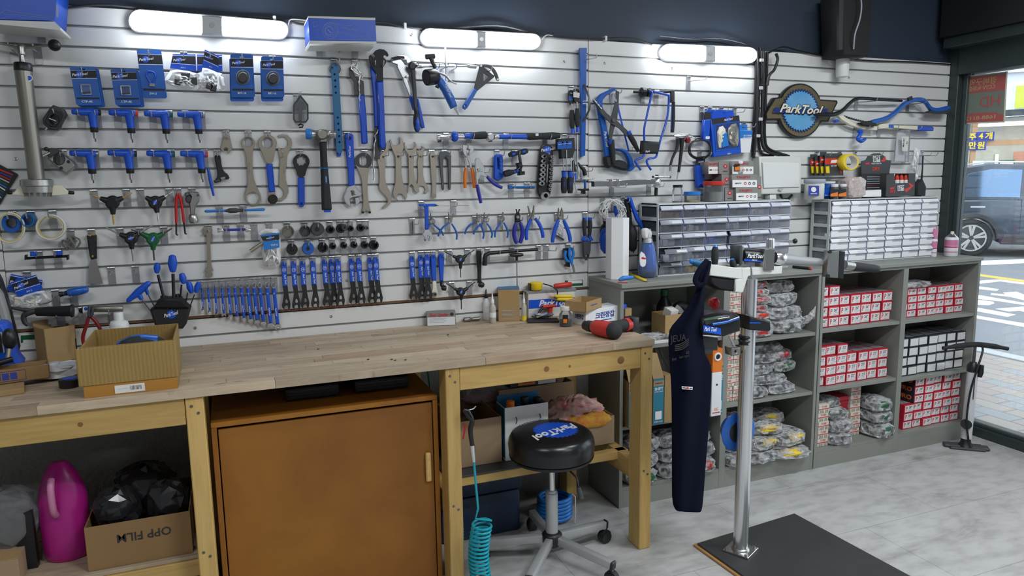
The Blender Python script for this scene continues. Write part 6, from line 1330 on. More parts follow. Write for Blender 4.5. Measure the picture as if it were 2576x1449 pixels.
# bay 1: repair stock
view(1500,840,3.0183)
def wedge(label,a,b,zb,txt,sub,h,mat='teal2',open_=True,dep=.1):
	"""slit cardboard dispenser: printed front from a to b (frame, bottom), height h"""
	A,B=pt(*a),pt(*b);w=B.x-A.x;yf=A.y;z0=zb
	t=thing('cable_carton',label,'carton',(A.x+w/2,yf+dep/2,z0),'cable cartons in the first bay')
	box(t,'carton_body',A.x,B.x,yf+.001,yf+dep,z0,z0+h,'kraft');box(t,'printed_front',A.x+.0005,B.x-.0005,yf,yf+.001,z0,z0+h-.001,mat)
	box(t,'title_band',A.x+.0005,B.x-.0005,yf-.0006,yf,z0+h*.84,z0+h*.95,'kraft');text3(t,'SHIMANO',(A.x+w/2,yf-.0009,z0+h*.895),(1,0,0),(0,0,1),h*.035,'print_b',width=w*.75)
	text3(t,txt,(A.x+w/2,yf-.0009,z0+h*.77),(1,0,0),(0,0,1),h*.06,'print_w',width=w*.8,bold=.02);text3(t,sub,(A.x+w/2,yf-.0009,z0+h*.71),(1,0,0),(0,0,1),h*.022,'print_w',width=w*.8)
	box(t,'label_sticker',A.x+w*.2,B.x-w*.2,yf-.0008,yf-.0001,z0+h*.1,z0+h*.28,'white');text3(t,'WORK SHOP',(A.x+w/2,yf-.0009,z0+h*.05),(1,0,0),(0,0,1),h*.03,'print_w',width=w*.8)
	vs=[Vector(p)for p in((A.x,yf+.002,z0+h),(B.x,yf+.002,z0+h),(B.x-w*.1,yf+dep*.55,z0+h+.11),(A.x-w*.05,yf+dep*.5,z0+h+.12),(B.x,yf+dep,z0+h),(B.x+w*.02,yf+dep*.9,z0+h+.13))]
	o=link('open_flap',rawmesh('open_flap',vs,[(0,1,2,3),(1,4,5,2)]),'kraft',t);m_=o.modifiers.new('s','SOLIDIFY');m_.thickness=.0025
	return t
pr('kraft',(.40,.265,.115),.75,noise=(30,.3,(.33,.21,.09),(1,1,4)));pr('kraft_d',(.28,.165,.065),.75);pr('teal2',(.02,.20,.30),.5)
Y1=.345
wedge('blue and kraft shift cable carton behind the bench leg',(245,700,Y1),(292,690,Y1),.4055,'SHIFT','OUTER CASING',.225);wedge('blue and kraft shift cable carton beside the apron',(430,688,Y1),(510,680,Y1),.4055,'SHIFT','OUTER CASING',.225)
o=box(None,'kraft_carton',*(lambda a,b:(a.x,b.x))(pt(515,670,Y1),pt(575,660,Y1)),-Y1,-.15,.4055,.64,'kraft',.001);topmesh(o,'plain kraft carton hidden behind the apron','carton')
wedge('blue and kraft brake cable carton behind the orange carton',(915,588,Y1),(957,580,Y1),.4055,'BRAKE','OUTER CASING',.25)
t=thing('cable_carton','orange and white upright carton with a round hole','carton',(.5,-.29,.4055));A,B=pt(872,630,.36),pt(945,625,.36)
box(t,'white_body',A.x,B.x,-.36,-.2,.4055,.627,'print_w',.001);box(t,'orange_top',A.x,B.x,-.36,-.2,.6272,.745,'orange',.001);c=Vector(((A.x+B.x)/2,-.361,.705))
tube(t,'hole_ring',[c+Vector((.017*math.cos(2*PI*k/20),0,.017*math.sin(2*PI*k/20)))for k in range(20)],.005,'white',8,True);lathe(t,'hole',c+Vector((0,.0006,0)),c+Vector((0,-.0008,0)),[(0,.013),(1,.013)],'black',16)
lathe(t,'small_hole',c+Vector((0,.0006,-.14)),c+Vector((0,-.0008,-.14)),[(0,.005),(1,.005)],'black',10);text3(t,'CC',(c.x,-.3606,.44),(1,0,0),(0,0,1),.012,'orange',bold=.03);box(t,'red_print',c.x-.022,c.x+.022,-.3608,-.3601,.420,.425,'redplast')
cable('loose_wire',[(470,75,.28),(490,140,.29),(525,220,.29),(548,270,.28)],.0035,'black','black cable end sticking out of the kraft carton',6)
cable('loose_wire',[(425,195,.28),(450,240,.29),(466,292,.29)],.003,'black','short black cable end above the shift carton',6)
# bay 1 upper shelf
view(1480,640,5.571)
t=thing('kraft_box','open kraft box with a white slip inside, in the first bay','carton',pt(1200,1120,.26));A=pt(1075,1130,.27);B=pt(1250,1130,.27);A.z=.79
for n,a in(('front_wall',(A.x,B.x+.03,-.27,-.268,.7905,.915)),('back_wall',(A.x,B.x+.03,-.152,-.15,.7905,.915)),('side_wall',(A.x,A.x+.002,-.268,-.152,.7905,.915)),('side_wall',(B.x+.028,B.x+.03,-.268,-.152,.7905,.915)),('bottom',(A.x,B.x+.03,-.268,-.152,.7905,.7925))):box(t,n,*a,'kraft')
box(t,'paper_slip',A.x+.03,A.x+.08,-.25,-.2,.86,.94,'paper',0,.2,rx=.3)
t=thing('drink_bottle','dark bottle with a green cap at the back of the first bay','bottle',(.37,-.1,.79));lathe(t,'bottle_body',(.37,-.12,.7905),(.37,-.12,.99),[(0,.035),(.05,.04),(.7,.04),(.9,.02),(1,.016)],'black',16);lathe(t,'cap',(.37,-.12,.985),(.37,-.12,1.015),[(0,.02),(1,.02)],'green',14)
t=thing('tape_reel','grey strip reel standing at the back of the first bay','reel',(.46,-.12,.79));tube(t,'reel',[Vector((.46+.045*math.cos(2*PI*k/24),-.13,.872+.06*math.sin(2*PI*k/24)))for k in range(24)],.02,'charcoal',8,True);tube(t,'strip',smooth_path([(.41,-.16,.93),(.44,-.17,.90),(.455,-.175,.85),(.46,-.175,.80)],4),.016,'hook',6,flat=.2)
bagged('clear bag of small parts beside the drill',(.24,-.25,.79),(.2,.12,.035),301,core='iron');bagged('clear bag lying on the tray edge of the first bay',(.34,-.28,.791),(.16,.09,.03),303,core='nickel')
t=thing('white_tray','white tray edge beside the bench corner in the first bay','tray',(.33,-.31,.79));box(t,'tray_base',.12,.58,-.315,-.30,.7902,.806,'offwhite',.002);box(t,'tray_floor',.12,.58,-.30,-.28,.7902,.793,'offwhite')
# ================================================================ on the grey cabinets
pr('cabgrey',(.60,.62,.63),.45);pr('labelstrip',(.72,.74,.80),.5);pr('lilac',(.16,.17,.34),.4)
def drawer_cabinet(label,x0,yf,rot,W,D,H,z0,seed,bright):  # bright: paler plastic, back and contents, with window glare put into their colours
	rnd=random.Random(seed)
	t=thing('drawer_cabinet',label,'drawer cabinet',(x0,yf,z0),'clear drawer cabinets');t.rotation_euler.z=rot
	def P(name,me,mat,par=t):
		o=bpy.data.objects.new(name,me);C.objects.link(o);o.parent=par
		if mat and not me.materials:me.materials.append(M(mat))
		return o
	nx,nz=6,5;cw,ch=(W-.008)/nx,(H-.010)/nz
	def multi(l):
		vs,fs=[],[]
		for q in l:
			k=len(vs);vs+=cubev(*q);fs+=[tuple(i+k for i in f)for f in CUBE_F]
		return rawmesh('frame',vs,fs)
	P('top_panel',multi([(0,W,0,D,H-.006,H)]),'cabgrey');P('base_panel',multi([(0,W,0,D,0,.006)]),'cabgrey');P('back_panel',multi([(0,W,D-.003,D,.006,H-.006)]),'greylabel' if not bright else 'print_g')
	for i in range(1,nz):P('shelf_rail',multi([(.004,W-.004,.0,D-.003,.004+i*ch-.002,.004+i*ch+.002)]),'cabgrey')
	for i in range(1,nx):P('divider',multi([(.004+i*cw-.0015,.004+i*cw+.0015,.002,.012,.006,H-.006)]),'cabgrey')
	for sx in(0,W-.004):
		bars_=[(sx,sx+.004,0,.016,.006,H-.006),(sx,sx+.004,D-.02,D-.003,.006,H-.006)]+[(sx,sx+.004,.016,D-.02,.004+i*ch-.009,.004+i*ch+.009)for i in range(nz+1)]
		P('side_lattice',multi(bars_),'cabgrey')
	w2,h2=cw-.006,ch-.008
	prof=[(0,0),(-.004,.003),(-.005,h2*.62),(-.014,h2*.70),(-.002,h2),(.0,h2-.002),(-.010,h2*.70),(-.002,h2*.6),(.0,.003)]
	n=len(prof);vs=[Vector((s*w2/2,y,z))for s in(-1,1)for y,z in prof]
	fs=[tuple(range(n)),tuple(reversed(range(n,2*n)))]+[(i,i+n,(i+1)%n+n,(i+1)%n)for i in range(n)]
	front=rawmesh('drawer_front',vs,fs);front.materials.append(M('smoke' if not bright else 'drawer_clear'));front.flip_normals()
	tv=cubev(-w2/2,w2/2,.001,D-.012,0,h2*.8);tray=rawmesh('drawer_tray',tv,[f for k,f in enumerate(CUBE_F)if k!=1 and k!=2]);tray.materials.append(M('smoke' if not bright else 'drawer_clear'))
	lab=rawmesh('label_strip',[Vector((x,y,z))for x,y,z in((.0,-.0137,h2*.74),(w2*.46,-.0137,h2*.74),(w2*.46,-.0065,h2*.92),(.0,-.0065,h2*.92))],[(0,1,2,3)]);lab.materials.append(M('labelstrip'))
	tab=rawmesh('pull_tab',cubev(-w2*.1,w2*.48,-.018,-.0135,h2*.66,h2*.71),CUBE_F);tab.materials.append(M('clear2'))
	rims=[]
	for s in(-1,1):
		rm=rawmesh('drawer_edge',[Vector((s*w2/2+e*.0012,y-.0008,z))for e in(-1,1)for y,z in prof[:5]],[(i,5+i,6+i,i+1)for i in range(4)]);rm.materials.append(M('lilac'));rims.append(rm)
	for r in range(nz):
		for c in range(nx):
			out=.0
			if not bright and(r,c)==(1,0):out=.045
			if not bright and(r,c)==(2,3):out=.02
			d=P('drawer',front,None);d.location=(.004+(c+.5)*cw,-out-.001,.004+r*ch+.003)
			q=P('drawer_tray',tray,None,d);P('label_strip',lab,None,d);P('pull_tab',tab,None,d);[P('drawer_edge',q_,None,d)for q_ in rims]
			k=rnd.random();mats=['charcoal','iron','nickel','greylabel','steel','paper','cream','brass']if not bright else['greylabel','hook','paper','cream','print_g','white']
			mt=mats[int(rnd.random()*len(mats))]
			if not bright and(r,c)==(0,1):mt='yellow'
			if not bright and(r,c)==(2,2):mt='sky_blue'
			if not bright and(r,c)==(4,2):mt='brass'
			if bright and(r,c)==(0,5):mt='print_r'
			if bright and(r,c)==(1,5):mt='blue2'
			cv,cf=[],[]
			for _ in range(10):
				a=Vector((rnd.uniform(-w2*.38,w2*.38),rnd.uniform(.015,.06),.003));s=rnd.uniform(.005,.014);b=len(cv)
				cv+=[a+Vector(p)for p in cubev(-s,s*rnd.uniform(.5,1.6),-s,s,0,rnd.uniform(.2,.5)*h2)];cf+=[tuple(i+b for i in f)for f in CUBE_F]
			o=P('contents',rawmesh('contents',cv,cf),mt,d)
	return t
drawer_cabinet('clear drawer cabinet beside the spray bottle, one drawer pulled out',.283,-.188,0,.806,.176,.354,1.0937,1,False)
drawer_cabinet('clear drawer cabinet nearest the window, all drawers shut',1.385,-.165,-.02,.795,.14,.348,1.0937,2,True)
# ---- left end of the cabinet top
view(1480,440,4.770)
def stand_prism(name,label,cat,poly,d0,d1,mat,b=.003):
	o=plate(None,name,poly,d0,d1,mat,b=b);return topmesh(o,label,cat)
t=thing('paper_towel','tall plain white box standing at the cabinet corner','box',ptz(345,1252,1.0935))
b0=ptz(345,1240,1.0935);tube(t,'roll',[b0+Vector((0,0,.0005)),b0+Vector((0,0,.292))],.055,'white',6);lathe(t,'top_recess',b0+Vector((0,0,.2925)),b0+Vector((0,0,.2935)),[(0,.038),(1,.036)],'offwhite',20)
pr('bluefluid',(.01,.20,.85),.08,trans=.25,coat=.5);clear('pet',(.9,.95,1),.06,.9)
t=thing('spray_bottle','spray bottle of bright blue cleaner with a white trigger','bottle',ptz(708,1232,1.0935));b0=ptz(708,1225,1.0935)
lathe(t,'fluid',b0+Vector((0,0,.002)),b0+Vector((0,0,.165)),[(0,.034),(.05,.043),(.3,.046),(.6,.041),(.85,.032),(1,.028)],'bluefluid',20);lathe(t,'bottle_body',b0,b0+Vector((0,0,.235)),[(0,.036),(.03,.0445),(.2,.0475),(.42,.0425),(.65,.031),(.8,.021),(1,.014)],'pet',20)
plate(t,'label',[(625,910),(690,960),(695,1080),(655,1110),(620,1080)],-b0.y+.04,-b0.y+.047,'print_w',sm=1);plate(t,'label_print',[(640,985),(690,995),(690,1015),(638,1008)],-b0.y+.047,-b0.y+.0475,'red')
dd=-b0.y;plathe(t,'collar',(715,760,dd),(716,812,dd),[(0,34),(.3,44),(1,44)],'white_pl',16);plate(t,'trigger_head',[(668,645),(730,638),(775,690),(768,730),(750,770),(680,770),(672,700)],dd-.016,dd+.016,'white_pl',b=.006,sm=1);ptube(t,'trigger',[(745,740,dd),(765,800,dd),(768,880,dd)],[10,10,7],'redplast',8)
t=thing('tape_cutter','small bright blue tape cutter at the cabinet edge','cutter',ptz(450,1285,1.0935));dd=.30
ptube(t,'body',[(370,1262,dd),(420,1240,dd),(480,1235,dd),(535,1228,dd)],[16,30,28,20],'sky_blue',10,3);ptube(t,'red_edge',[(355,1285,dd),(470,1288,dd)],8,'redplast',6);ptube(t,'screw',[(495,1215,dd),(492,1225,dd)],12,'steel',8)
t=thing('utility_knife','yellow knife lying between the white box and the spray bottle','knife',ptz(580,1230,1.0935));a,b=ptz(485,1182,1.0975),ptz(680,1268,1.0975);u=(b-a).normalized();n_=Vector((0,0,1));v=n_.cross(u);frame_box(t,'handle',a-v*.009-n_*.004,u,v,n_,(b-a).length,.018,.009,'yellow',.002);frame_box(t,'blade',b-v*.006-n_*.001,u,v,n_,.03,.012,.001,'steel')
# ---- on top of the first drawer cabinet (z = 1.447)
ZA=1.4474
def jar(label,zx,zy,z0,r,h,lid,lidh,mat='pet',fill=None,name='jar',neck=.85,d=None):
	b0=ptz(zx,zy,z0)if d is None else pt(zx,zy,d);b0.z=z0;t=thing(name,label,'jar',b0)
	lathe(t,'jar_body',b0+Vector((0,0,.0005)),b0+Vector((0,0,h)),[(0,r*.92),(.04,r),(.82,r),(.93,r*neck),(1,r*neck)],mat,20)
	lathe(t,'lid',b0+Vector((0,0,h)),b0+Vector((0,0,h+lidh)),[(0,r*neck*1.06),(.1,r*neck*1.1),(.9,r*neck*1.1),(1,r*neck*1.0)],lid,20)
	if fill:lathe(t,'contents',b0+Vector((0,0,.002)),b0+Vector((0,0,fill[1])),[(0,r*.85),(1,r*.9)],fill[0],14)
	return t
dA=.10
jar('clear jar with a black lid and a funnel beak',1068,325,ZA,.026,.075,'black',.014,fill=('nickel',.008),d=.09);jar('low clear jar of brass screws with a bright blue lid',1245,318,ZA,.040,.036,'sky_blue',.018,fill=('brass',.012),neck=.98,d=.1);jar('wide clear jar with a red screw lid',1500,312,ZA,.052,.083,'redplast',.020,fill=('greylabel',.05),neck=.98,d=.1)
def patchbox(label,x0,x1,y0,y1,d0,d1,side):
	t=tool('patch_box',label,'box',(x0+x1)/2,y1,d1,'grey patch boxes on the drawer cabinet')
	plate(t,'carton',[(x0,y0),(x1,y0-2),(x1,y1-2),(x0,y1)],d0,d1,'greylabel');w=x1-x0
	if side:plate(t,'number_disc',circ(x0+w*.5,(y0+y1)/2-14,24),d1,d1+.0008,'red');ptext(t,'25',x0+w*.5,(y0+y1)/2-14,d1+.0012,22,'white');ptext(t,'PATCH',x0+w*.5,y1-30,d1+.0012,14,'print_k')
	else:
		plate(t,'white_panel',[(x0+w*.02,y0+(y1-y0)*.42),(x1-w*.02,y0+(y1-y0)*.42),(x1-w*.02,y1-5),(x0+w*.02,y1-4)],d1,d1+.0008,'white');ptext(t,'YUNGJIPYO',x0+w*.45,y0+(y1-y0)*.22,d1+.0012,(y1-y0)*.18,'print_r');ptext(t,'RUBBER PATCH',x0+w*.24,y0+(y1-y0)*.68,d1+.0014,(y1-y0)*.11,'print_k',width=w*.3)
		for k,m_ in enumerate(('red','print_k','print_k')):plate(t,'ring_print',circ(x0+w*(.52+.17*k),y0+(y1-y0)*.68,w*.055),d1+.0008,d1+.0012,m_,[circ(x0+w*(.52+.17*k),y0+(y1-y0)*.68,w*.03)])
	return t
patchbox('bottom grey patch box with a printed white panel',1770,2035,155,308,.02,.12,0);patchbox('middle grey patch box with a printed white panel',1725,2030,-5,152,.02,.12,0);patchbox('bottom grey patch box showing a red number disc',1640,1755,150,312,.02,.1,1);patchbox('middle grey patch box showing a red number disc',1600,1722,-10,148,.02,.1,1)
patchbox('top grey patch box showing a red number disc',1570,1720,-165,-12,.02,.1,1);patchbox('top grey patch box behind the small orange-labelled jar',1725,1985,-165,-8,.02,.12,0);patchbox('grey patch box leaning behind the red-lidded jar',1440,1568,-160,-10,.02,.09,0)
t=patchbox('grey patch box at the right end of the stack',2032,2075,20,300,.02,.1,1)
t=jar('small clear jar with a white cap and orange label on the patch boxes',1795,-10,pt(1795,-10,.1).z,.026,.052,'white',.014,d=.10);
view(1400,100,3.45)
plate(t,'label',[(1545,1080),(1592,1080),(1592,1140),(1545,1140)],.126,.1275,'black');plate(t,'label_print',[(1548,1108),(1590,1095),(1590,1135),(1550,1135)],.1275,.128,'orange')
# ---- on top of the second drawer cabinet (z = 1.441)
view(1960,360,4.0259);ZB=1.4415
jar('large pale tub of grease with a dark label',352,552,ZB,.052,.09,'print_g',.022,'offwhite',neck=.98,d=.09)
plate(tool('tub_label','dark blue label patch on the grease tub','label',350,530,.142),'label',[(298,435),(405,435),(405,530),(298,530)],.1425,.1435,'print_b')if False else None
def labelled(zx0,zx1,y0,y1,d,mat,par,txt=None):
	o=plate(par,'label',[(zx0,y0),(zx1,y0),(zx1,y1),(zx0,y1)],d,d+.001,mat)
	if txt:ptext(par,txt,(zx0+zx1)/2,y1-(y1-y0)*.2,d+.0014,(y1-y0)*.12,'print_w',width=(zx1-zx0)*.8)
gt=[o for o in bpy.data.objects if o.get('label')=='large pale tub of grease with a dark label'][0];labelled(298,405,432,532,.1422,'print_b',gt,'PREMIUM GREASE');plate(gt,'label_print',circ(350,470,26),.1432,.1438,'print_w')
t=jar('blue tub with a white lid behind the little orange jars',490,550,ZB,.036,.085,'white',.012,'blue2',neck=.95,d=.06);labelled(450,530,470,545,.0965,'blue',t,'PPL-2')
for k,x in enumerate((558,642)):
	t=jar(('first','second')[k]+' small white-capped jar with an orange label on the far cabinet',x,545,ZB,.020,.068,'white',.014,'pet',('charcoal',.06),d=.12);plate(t,'label',[(x-40,468),(x+40,468),(x+40,545),(x-40,545)],.1402,.1414,'black');plate(t,'label_print',[(x-38,515),(x+38,495),(x+38,540),(x-38,540)],.1414,.1419,'orange')
t=tool('bubble_wrap','roll of printed bubble wrap with red marks','bubble wrap',740,545,.1);pr('wrap',(.62,.60,.58),.25,noise=(90,.5,(.4,.12,.12),one));vs,fs=sup(16,8,.062,.05,.06,random.Random(5),.07,.5);c=pt(745,450,.09);link('wrap_roll',rawmesh('wrap_roll',[v+c for v in vs],fs),'wrap',t)
t=tool('white_carton','low white carton in front of the black display','carton',950,545,.1);plate(t,'carton',[(845,482),(1035,472),(1035,542),(850,546)],.08,.13,'white',b=.001)
t=tool('display_carton','tall black display carton with red and white lettering','carton',960,545,.1)
plate(t,'backboard',[(835,185),(880,170),(905,130),(960,104),(1020,102),(1065,130),(1085,170),(1135,175),(1115,315),(1095,545),(835,545)],.055,.06,'charcoal');plate(t,'red_arrow',[(1030,185),(1075,130),(1085,170),(1060,190)],.06,.0606,'redplast')
ptext(t,'HOT',988,142,.0608,36,'white',0,0,.03);ptext(t,'LUBE',988,178,.0608,32,'white',0,0,.03);ptext(t,'Bicycle Chain Oil',985,206,.0608,14,'print_w');plate(t,'white_tag',[(875,200),(918,195),(915,215),(873,218)],.06,.0606,'print_r');ptext(t,'DRY',980,262,.0608,36,'redplast',0,.1,.03)
plate(t,'tray_front',[(838,310),(1100,305),(1085,540),(840,545)],.06,.075,'black_m')
for k in range(7):plate(t,'text_line',[(890,340+22*k),(1060-20*(k%3),338+22*k),(1060-20*(k%3),343+22*k),(890,345+22*k)],.075,.0754,'print_g' if k!=4 else 'darkred')
t=tool('display_carton','black counter display holding three red-capped oil bottles','carton',1240,540,.1)
plate(t,'tray',[(1088,320),(1160,306),(1378,305),(1372,530),(1080,540)],.05,.12,'charcoal',[[(1165,312),(1312,310),(1312,402),(1165,408)]]);plate(t,'red_arrow',[(1265,470),(1330,440),(1305,395),(1365,430),(1290,500),(1275,485)],.12,.1206,'redplast')
for k in range(3):plathe(t,'oil_bottle',(1190+45*k,310,.1),(1190+45*k,400,.1),[(0,10),(.1,15),(.4,20),(.65,22),(.66,22),(1,22)],'redplast',12);
for k in range(3):plathe(t,'bottle_shoulder',(1190+45*k,372,.101),(1190+45*k,405,.101),[(0,23),(1,23)],'white',12)
ptext(t,'HOT',1232,442,.1208,30,'white',0,0,.03);ptext(t,'LUBE',1232,470,.1208,28,'white',0,0,.03);ptext(t,'DRY',1148,492,.1208,28,'redplast',0,.1,.03);plate(t,'white_tag',[(1125,450),(1168,445),(1165,465),(1122,470)],.12,.1206,'print_r')
t=tool('clear_bag','limp clear plastic bag hanging beside the black pyramid brush','bag',1385,430,.05);crumple(t,'film',[(1370,40),(1410,60),(1440,80),(1400,200),(1410,330),(1420,420),(1370,430),(1385,300),(1320,250),(1350,150)],.03,.03,'bag')
# spray cans at the window end
def can(label,zx,zy,r,h,capm,cap,d=None):
	b0=ptz(zx,zy,1.0935);t=thing('spray_can',label,'spray can',b0)
	lathe(t,'can_body',b0+Vector((0,0,.0005)),b0+Vector((0,0,h)),[(0,r*.94),(.03,r),(.92,r),(1,r*.86)],'print_w',20)
	for z0,z1,m_,g in((.55,.86,'pinkp',1.004),(.45,.53,'pinkd',1.006),(.2,.26,'pinkp',1.004)):lathe(t,'printed_band',b0+Vector((0,0,h*z0)),b0+Vector((0,0,h*z1)),[(0,r*g),(1,r*g)],m_,20)
	if cap:lathe(t,'cap',b0+Vector((0,0,h)),b0+Vector((0,0,h+cap)),[(0,r*.95),(.85,r*.95),(1,r*.8)],capm,18)
	else:lathe(t,'dome',b0+Vector((0,0,h)),b0+Vector((0,0,h+.018)),[(0,r*.86),(.5,r*.55),(1,r*.4)],'steel',18);lathe(t,'nozzle',b0+Vector((0,0,h+.016)),b0+Vector((0,0,h+.032)),[(0,r*.3),(1,r*.25)],'cream',10)
pr('pinkp',(.62,.22,.38),.4);pr('pinkd',(.55,.04,.16),.4)
can('slim spray can with a pink cap against the wall end',1562,1150,.016,.105,'pinkp',.06);can('wide pink and white spray can without a cap by the window',1735,1143,.036,.112,None,0)
t=thing('small_bottle','little dropper bottle with a white cap between the drawer cabinets','bottle',ptz(160,1150,1.0935));b0=ptz(160,1150,1.0935);lathe(t,'bottle_body',b0,b0+Vector((0,0,.05)),[(0,.016),(.8,.016),(1,.009)],'smoke',14);lathe(t,'cap',b0+Vector((0,0,.05)),b0+Vector((0,0,.07)),[(0,.011),(1,.011)],'white',12)
t=thing('folding_tool','black and red folding tool lying on the cabinet front edge','tool',pt(225,1262,.30));
a,b=ptz(140,1250,1.101),ptz(310,1268,1.101);u=(b-a).normalized();v=Vector((0,0,1)).cross(u);frame_box(t,'handle',a-v*.01-Vector((0,0,.0072)),u,v,(0,0,1),(b-a).length,.02,.014,'black',.004);frame_box(t,'red_tip',b-v*.008-Vector((0,0,.006)),u,v,(0,0,1),.012,.016,.011,'redplast',.002)
# ================================================================ floor pump
t=thing('floor_pump','silver floor pump with a black t handle by the window','pump',(2.225,-.43,0));X,Y=2.225,-.43
box(t,'foot_plate',X-.085,X+.095,Y-.05,Y+.05,.0,.014,'charcoal',.005,-.7);bm_=box(t,'foot_wing',X-.11,X+.12,Y-.03,Y+.03,.0005,.018,'charcoal',.006,-.75)
lathe(t,'foot_socket',(X,Y,.012),(X,Y,.07),[(0,.04),(.4,.028),(1,.022)],'black',14);lathe(t,'barrel',(X,Y,.06),(X+.01,Y,.47),[(0,.028),(1,.028)],'lampcap',20);lathe(t,'top_cap',(X+.01,Y,.455),(X+.011,Y,.51),[(0,.031),(.6,.032),(1,.018)],'black',18)
lathe(t,'rod',(X+.011,Y,.50),(X+.013,Y,.60),[(0,.008),(1,.008)],'dark_steel',10);tube(t,'handle',smooth_path([(X-.155,Y+.07,.592),(X-.06,Y+.03,.606),(X+.013,Y,.612),(X+.09,Y-.04,.604),(X+.17,Y-.08,.588)],4),[.011]*3+[.015]*11+[.011]*3,'softblack',12)
tube(t,'hose',smooth_path([(X+.03,Y-.02,.62),(X+.035,Y-.03,.58),(X-.005,Y-.04,.50),(X-.045,Y-.035,.35),(X-.05,Y-.03,.18),(X-.02,Y-.03,.06)],6),.0055,'black',8);lathe(t,'gauge',(X-.03,Y-.01,.155),(X-.045,Y-.03,.155),[(0,.026),(1,.027)],'black',16);lathe(t,'chuck',(X+.02,Y-.035,.43),(X+.025,Y-.04,.50),[(0,.012),(.4,.016),(1,.010)],'black',12)
box(t,'barrel_print',X-.010,X-.004,Y-.0285,Y-.027,.30,.42,'print_k')
# ================================================================ workbench
def woodmat(name,c1,c2,scale,stretch,rough=.5,dirt=None):
	m=bpy.data.materials.new(name);m.use_nodes=True;nt=m.node_tree;b=nt.nodes['Principled BSDF'];L=nt.links.new
	tc=nt.nodes.new('ShaderNodeTexCoord');mp=nt.nodes.new('ShaderNodeMapping');mp.inputs['Scale'].default_value=stretch;L(tc.outputs['Object'],mp.inputs[0])
	oi=nt.nodes.new('ShaderNodeObjectInfo');ad=nt.nodes.new('ShaderNodeVectorMath');ad.operation='ADD';L(mp.outputs[0],ad.inputs[0])
	sc_=nt.nodes.new('ShaderNodeVectorMath');sc_.operation='SCALE';sc_.inputs[0].default_value=(13,7,5);L(oi.outputs['Random'],sc_.inputs['Scale']);L(sc_.outputs[0],ad.inputs[1])
	n=nt.nodes.new('ShaderNodeTexNoise');n.inputs['Scale'].default_value=scale;n.inputs['Detail'].default_value=6;n.inputs['Roughness'].default_value=.6;n.inputs['Distortion'].default_value=.8;L(ad.outputs[0],n.inputs['Vector'])
	r=nt.nodes.new('ShaderNodeValToRGB');r.color_ramp.elements[0].position=.35;r.color_ramp.elements[1].position=.68;r.color_ramp.elements[0].color=(*c1,1);r.color_ramp.elements[1].color=(*c2,1);L(n.outputs['Fac'],r.inputs['Fac']);col=r.outputs[0]
	hs=nt.nodes.new('ShaderNodeHueSaturation');mr=nt.nodes.new('ShaderNodeMapRange');mr.inputs['To Min'].default_value=.82;mr.inputs['To Max'].default_value=1.15;L(oi.outputs['Random'],mr.inputs[0]);L(mr.outputs[0],hs.inputs['Value']);L(col,hs.inputs['Color']);col=hs.outputs[0]
	if dirt:
		ge=nt.nodes.new('ShaderNodeNewGeometry');m2=nt.nodes.new('ShaderNodeMapping');m2.inputs['Scale'].default_value=(3,9,1);L(ge.outputs['Position'],m2.inputs[0]);d=nt.nodes.new('ShaderNodeTexNoise');d.inputs['Scale'].default_value=2.4;d.inputs['Detail'].default_value=9;d.inputs['Roughness'].default_value=.68;L(m2.outputs[0],d.inputs['Vector'])
		r2=nt.nodes.new('ShaderNodeValToRGB');r2.color_ramp.elements[0].position=.58;r2.color_ramp.elements[0].color=(1,1,1,1);r2.color_ramp.elements[1].position=.70;r2.color_ramp.elements[1].color=(*dirt,1);L(d.outputs['Fac'],r2.inputs['Fac'])
		mx=nt.nodes.new('ShaderNodeMix');mx.data_type='RGBA';mx.blend_type='MULTIPLY';mx.inputs[0].default_value=1;L(col,mx.inputs[6]);L(r2.outputs[0],mx.inputs[7]);col=mx.outputs[2]
	L(col,b.inputs['Base Color']);b.inputs['Roughness'].default_value=rough;MAT[name]=m
woodmat('beech',(.42,.325,.225),(.55,.44,.31),5,(1.5,12,6),.55,(.34,.32,.30));woodmat('beech_r',(.38,.265,.18),(.48,.35,.245),5,(1.5,12,6),.55,(.34,.32,.30))
woodmat('pine_x',(.60,.40,.14),(.48,.30,.09),3,(1.2,14,14),.5);woodmat('pine_z',(.60,.40,.14),(.48,.30,.09),3,(14,14,1.2),.5);woodmat('pine_y',(.58,.39,.14),(.46,.29,.09),3,(14,1.2,14),.5)
woodmat('plywood',(.34,.135,.012),(.24,.085,.007),1.6,(1.5,2,1.2),.5);pr('knot',(.22,.10,.03),.6);pr('screw_d',(.16,.15,.15),.4,.6)
BT,BX0,BX1,BY0,BY1=.918,-3.3,-.058,-.702,-.003
t=thing('workbench','long wooden workbench with a worn laminated top and pine legs','workbench',(-1.6,-.35,0))
rnd=random.Random(3);rows=14;rw=(BY1-BY0)/rows
for r in range(rows):
	x=BX0-rnd.uniform(0,.4);y0=BY0+r*rw
	while x<BX1:
		L_=rnd.uniform(.35,.75);a,b=max(x,BX0),min(x+L_,BX1)
		if b-a>.02:box(t,'stave',a+.0003,b-.0003,y0+.0003,y0+rw-.0003,BT-.028,BT+rnd.uniform(-.0003,0),'beech_r' if rnd.random()<.16 else 'beech',.0012)
		x+=L_
for x in(-1.822,-.949,-.115):
	lg=box(t,'leg',x,x+.055,-.692,-.602,0,BT-.0285,'pine_z',.003)
	for k,(dx,z)in enumerate(((.018,.86),(.037,.835),(.018,.352),(.037,.335))):q=Vector((x+dx,-.692,z));lathe(lg,'screw',q,q+Vector((0,-.0015,0)),[(0,.0052),(1,.0046)],'screw_d',10)
for x in(-1.83,-.949,-.17):box(t,'rear_leg',x,x+.055,-.10,-.012,0,BT-.0285,'pine_z',.003)
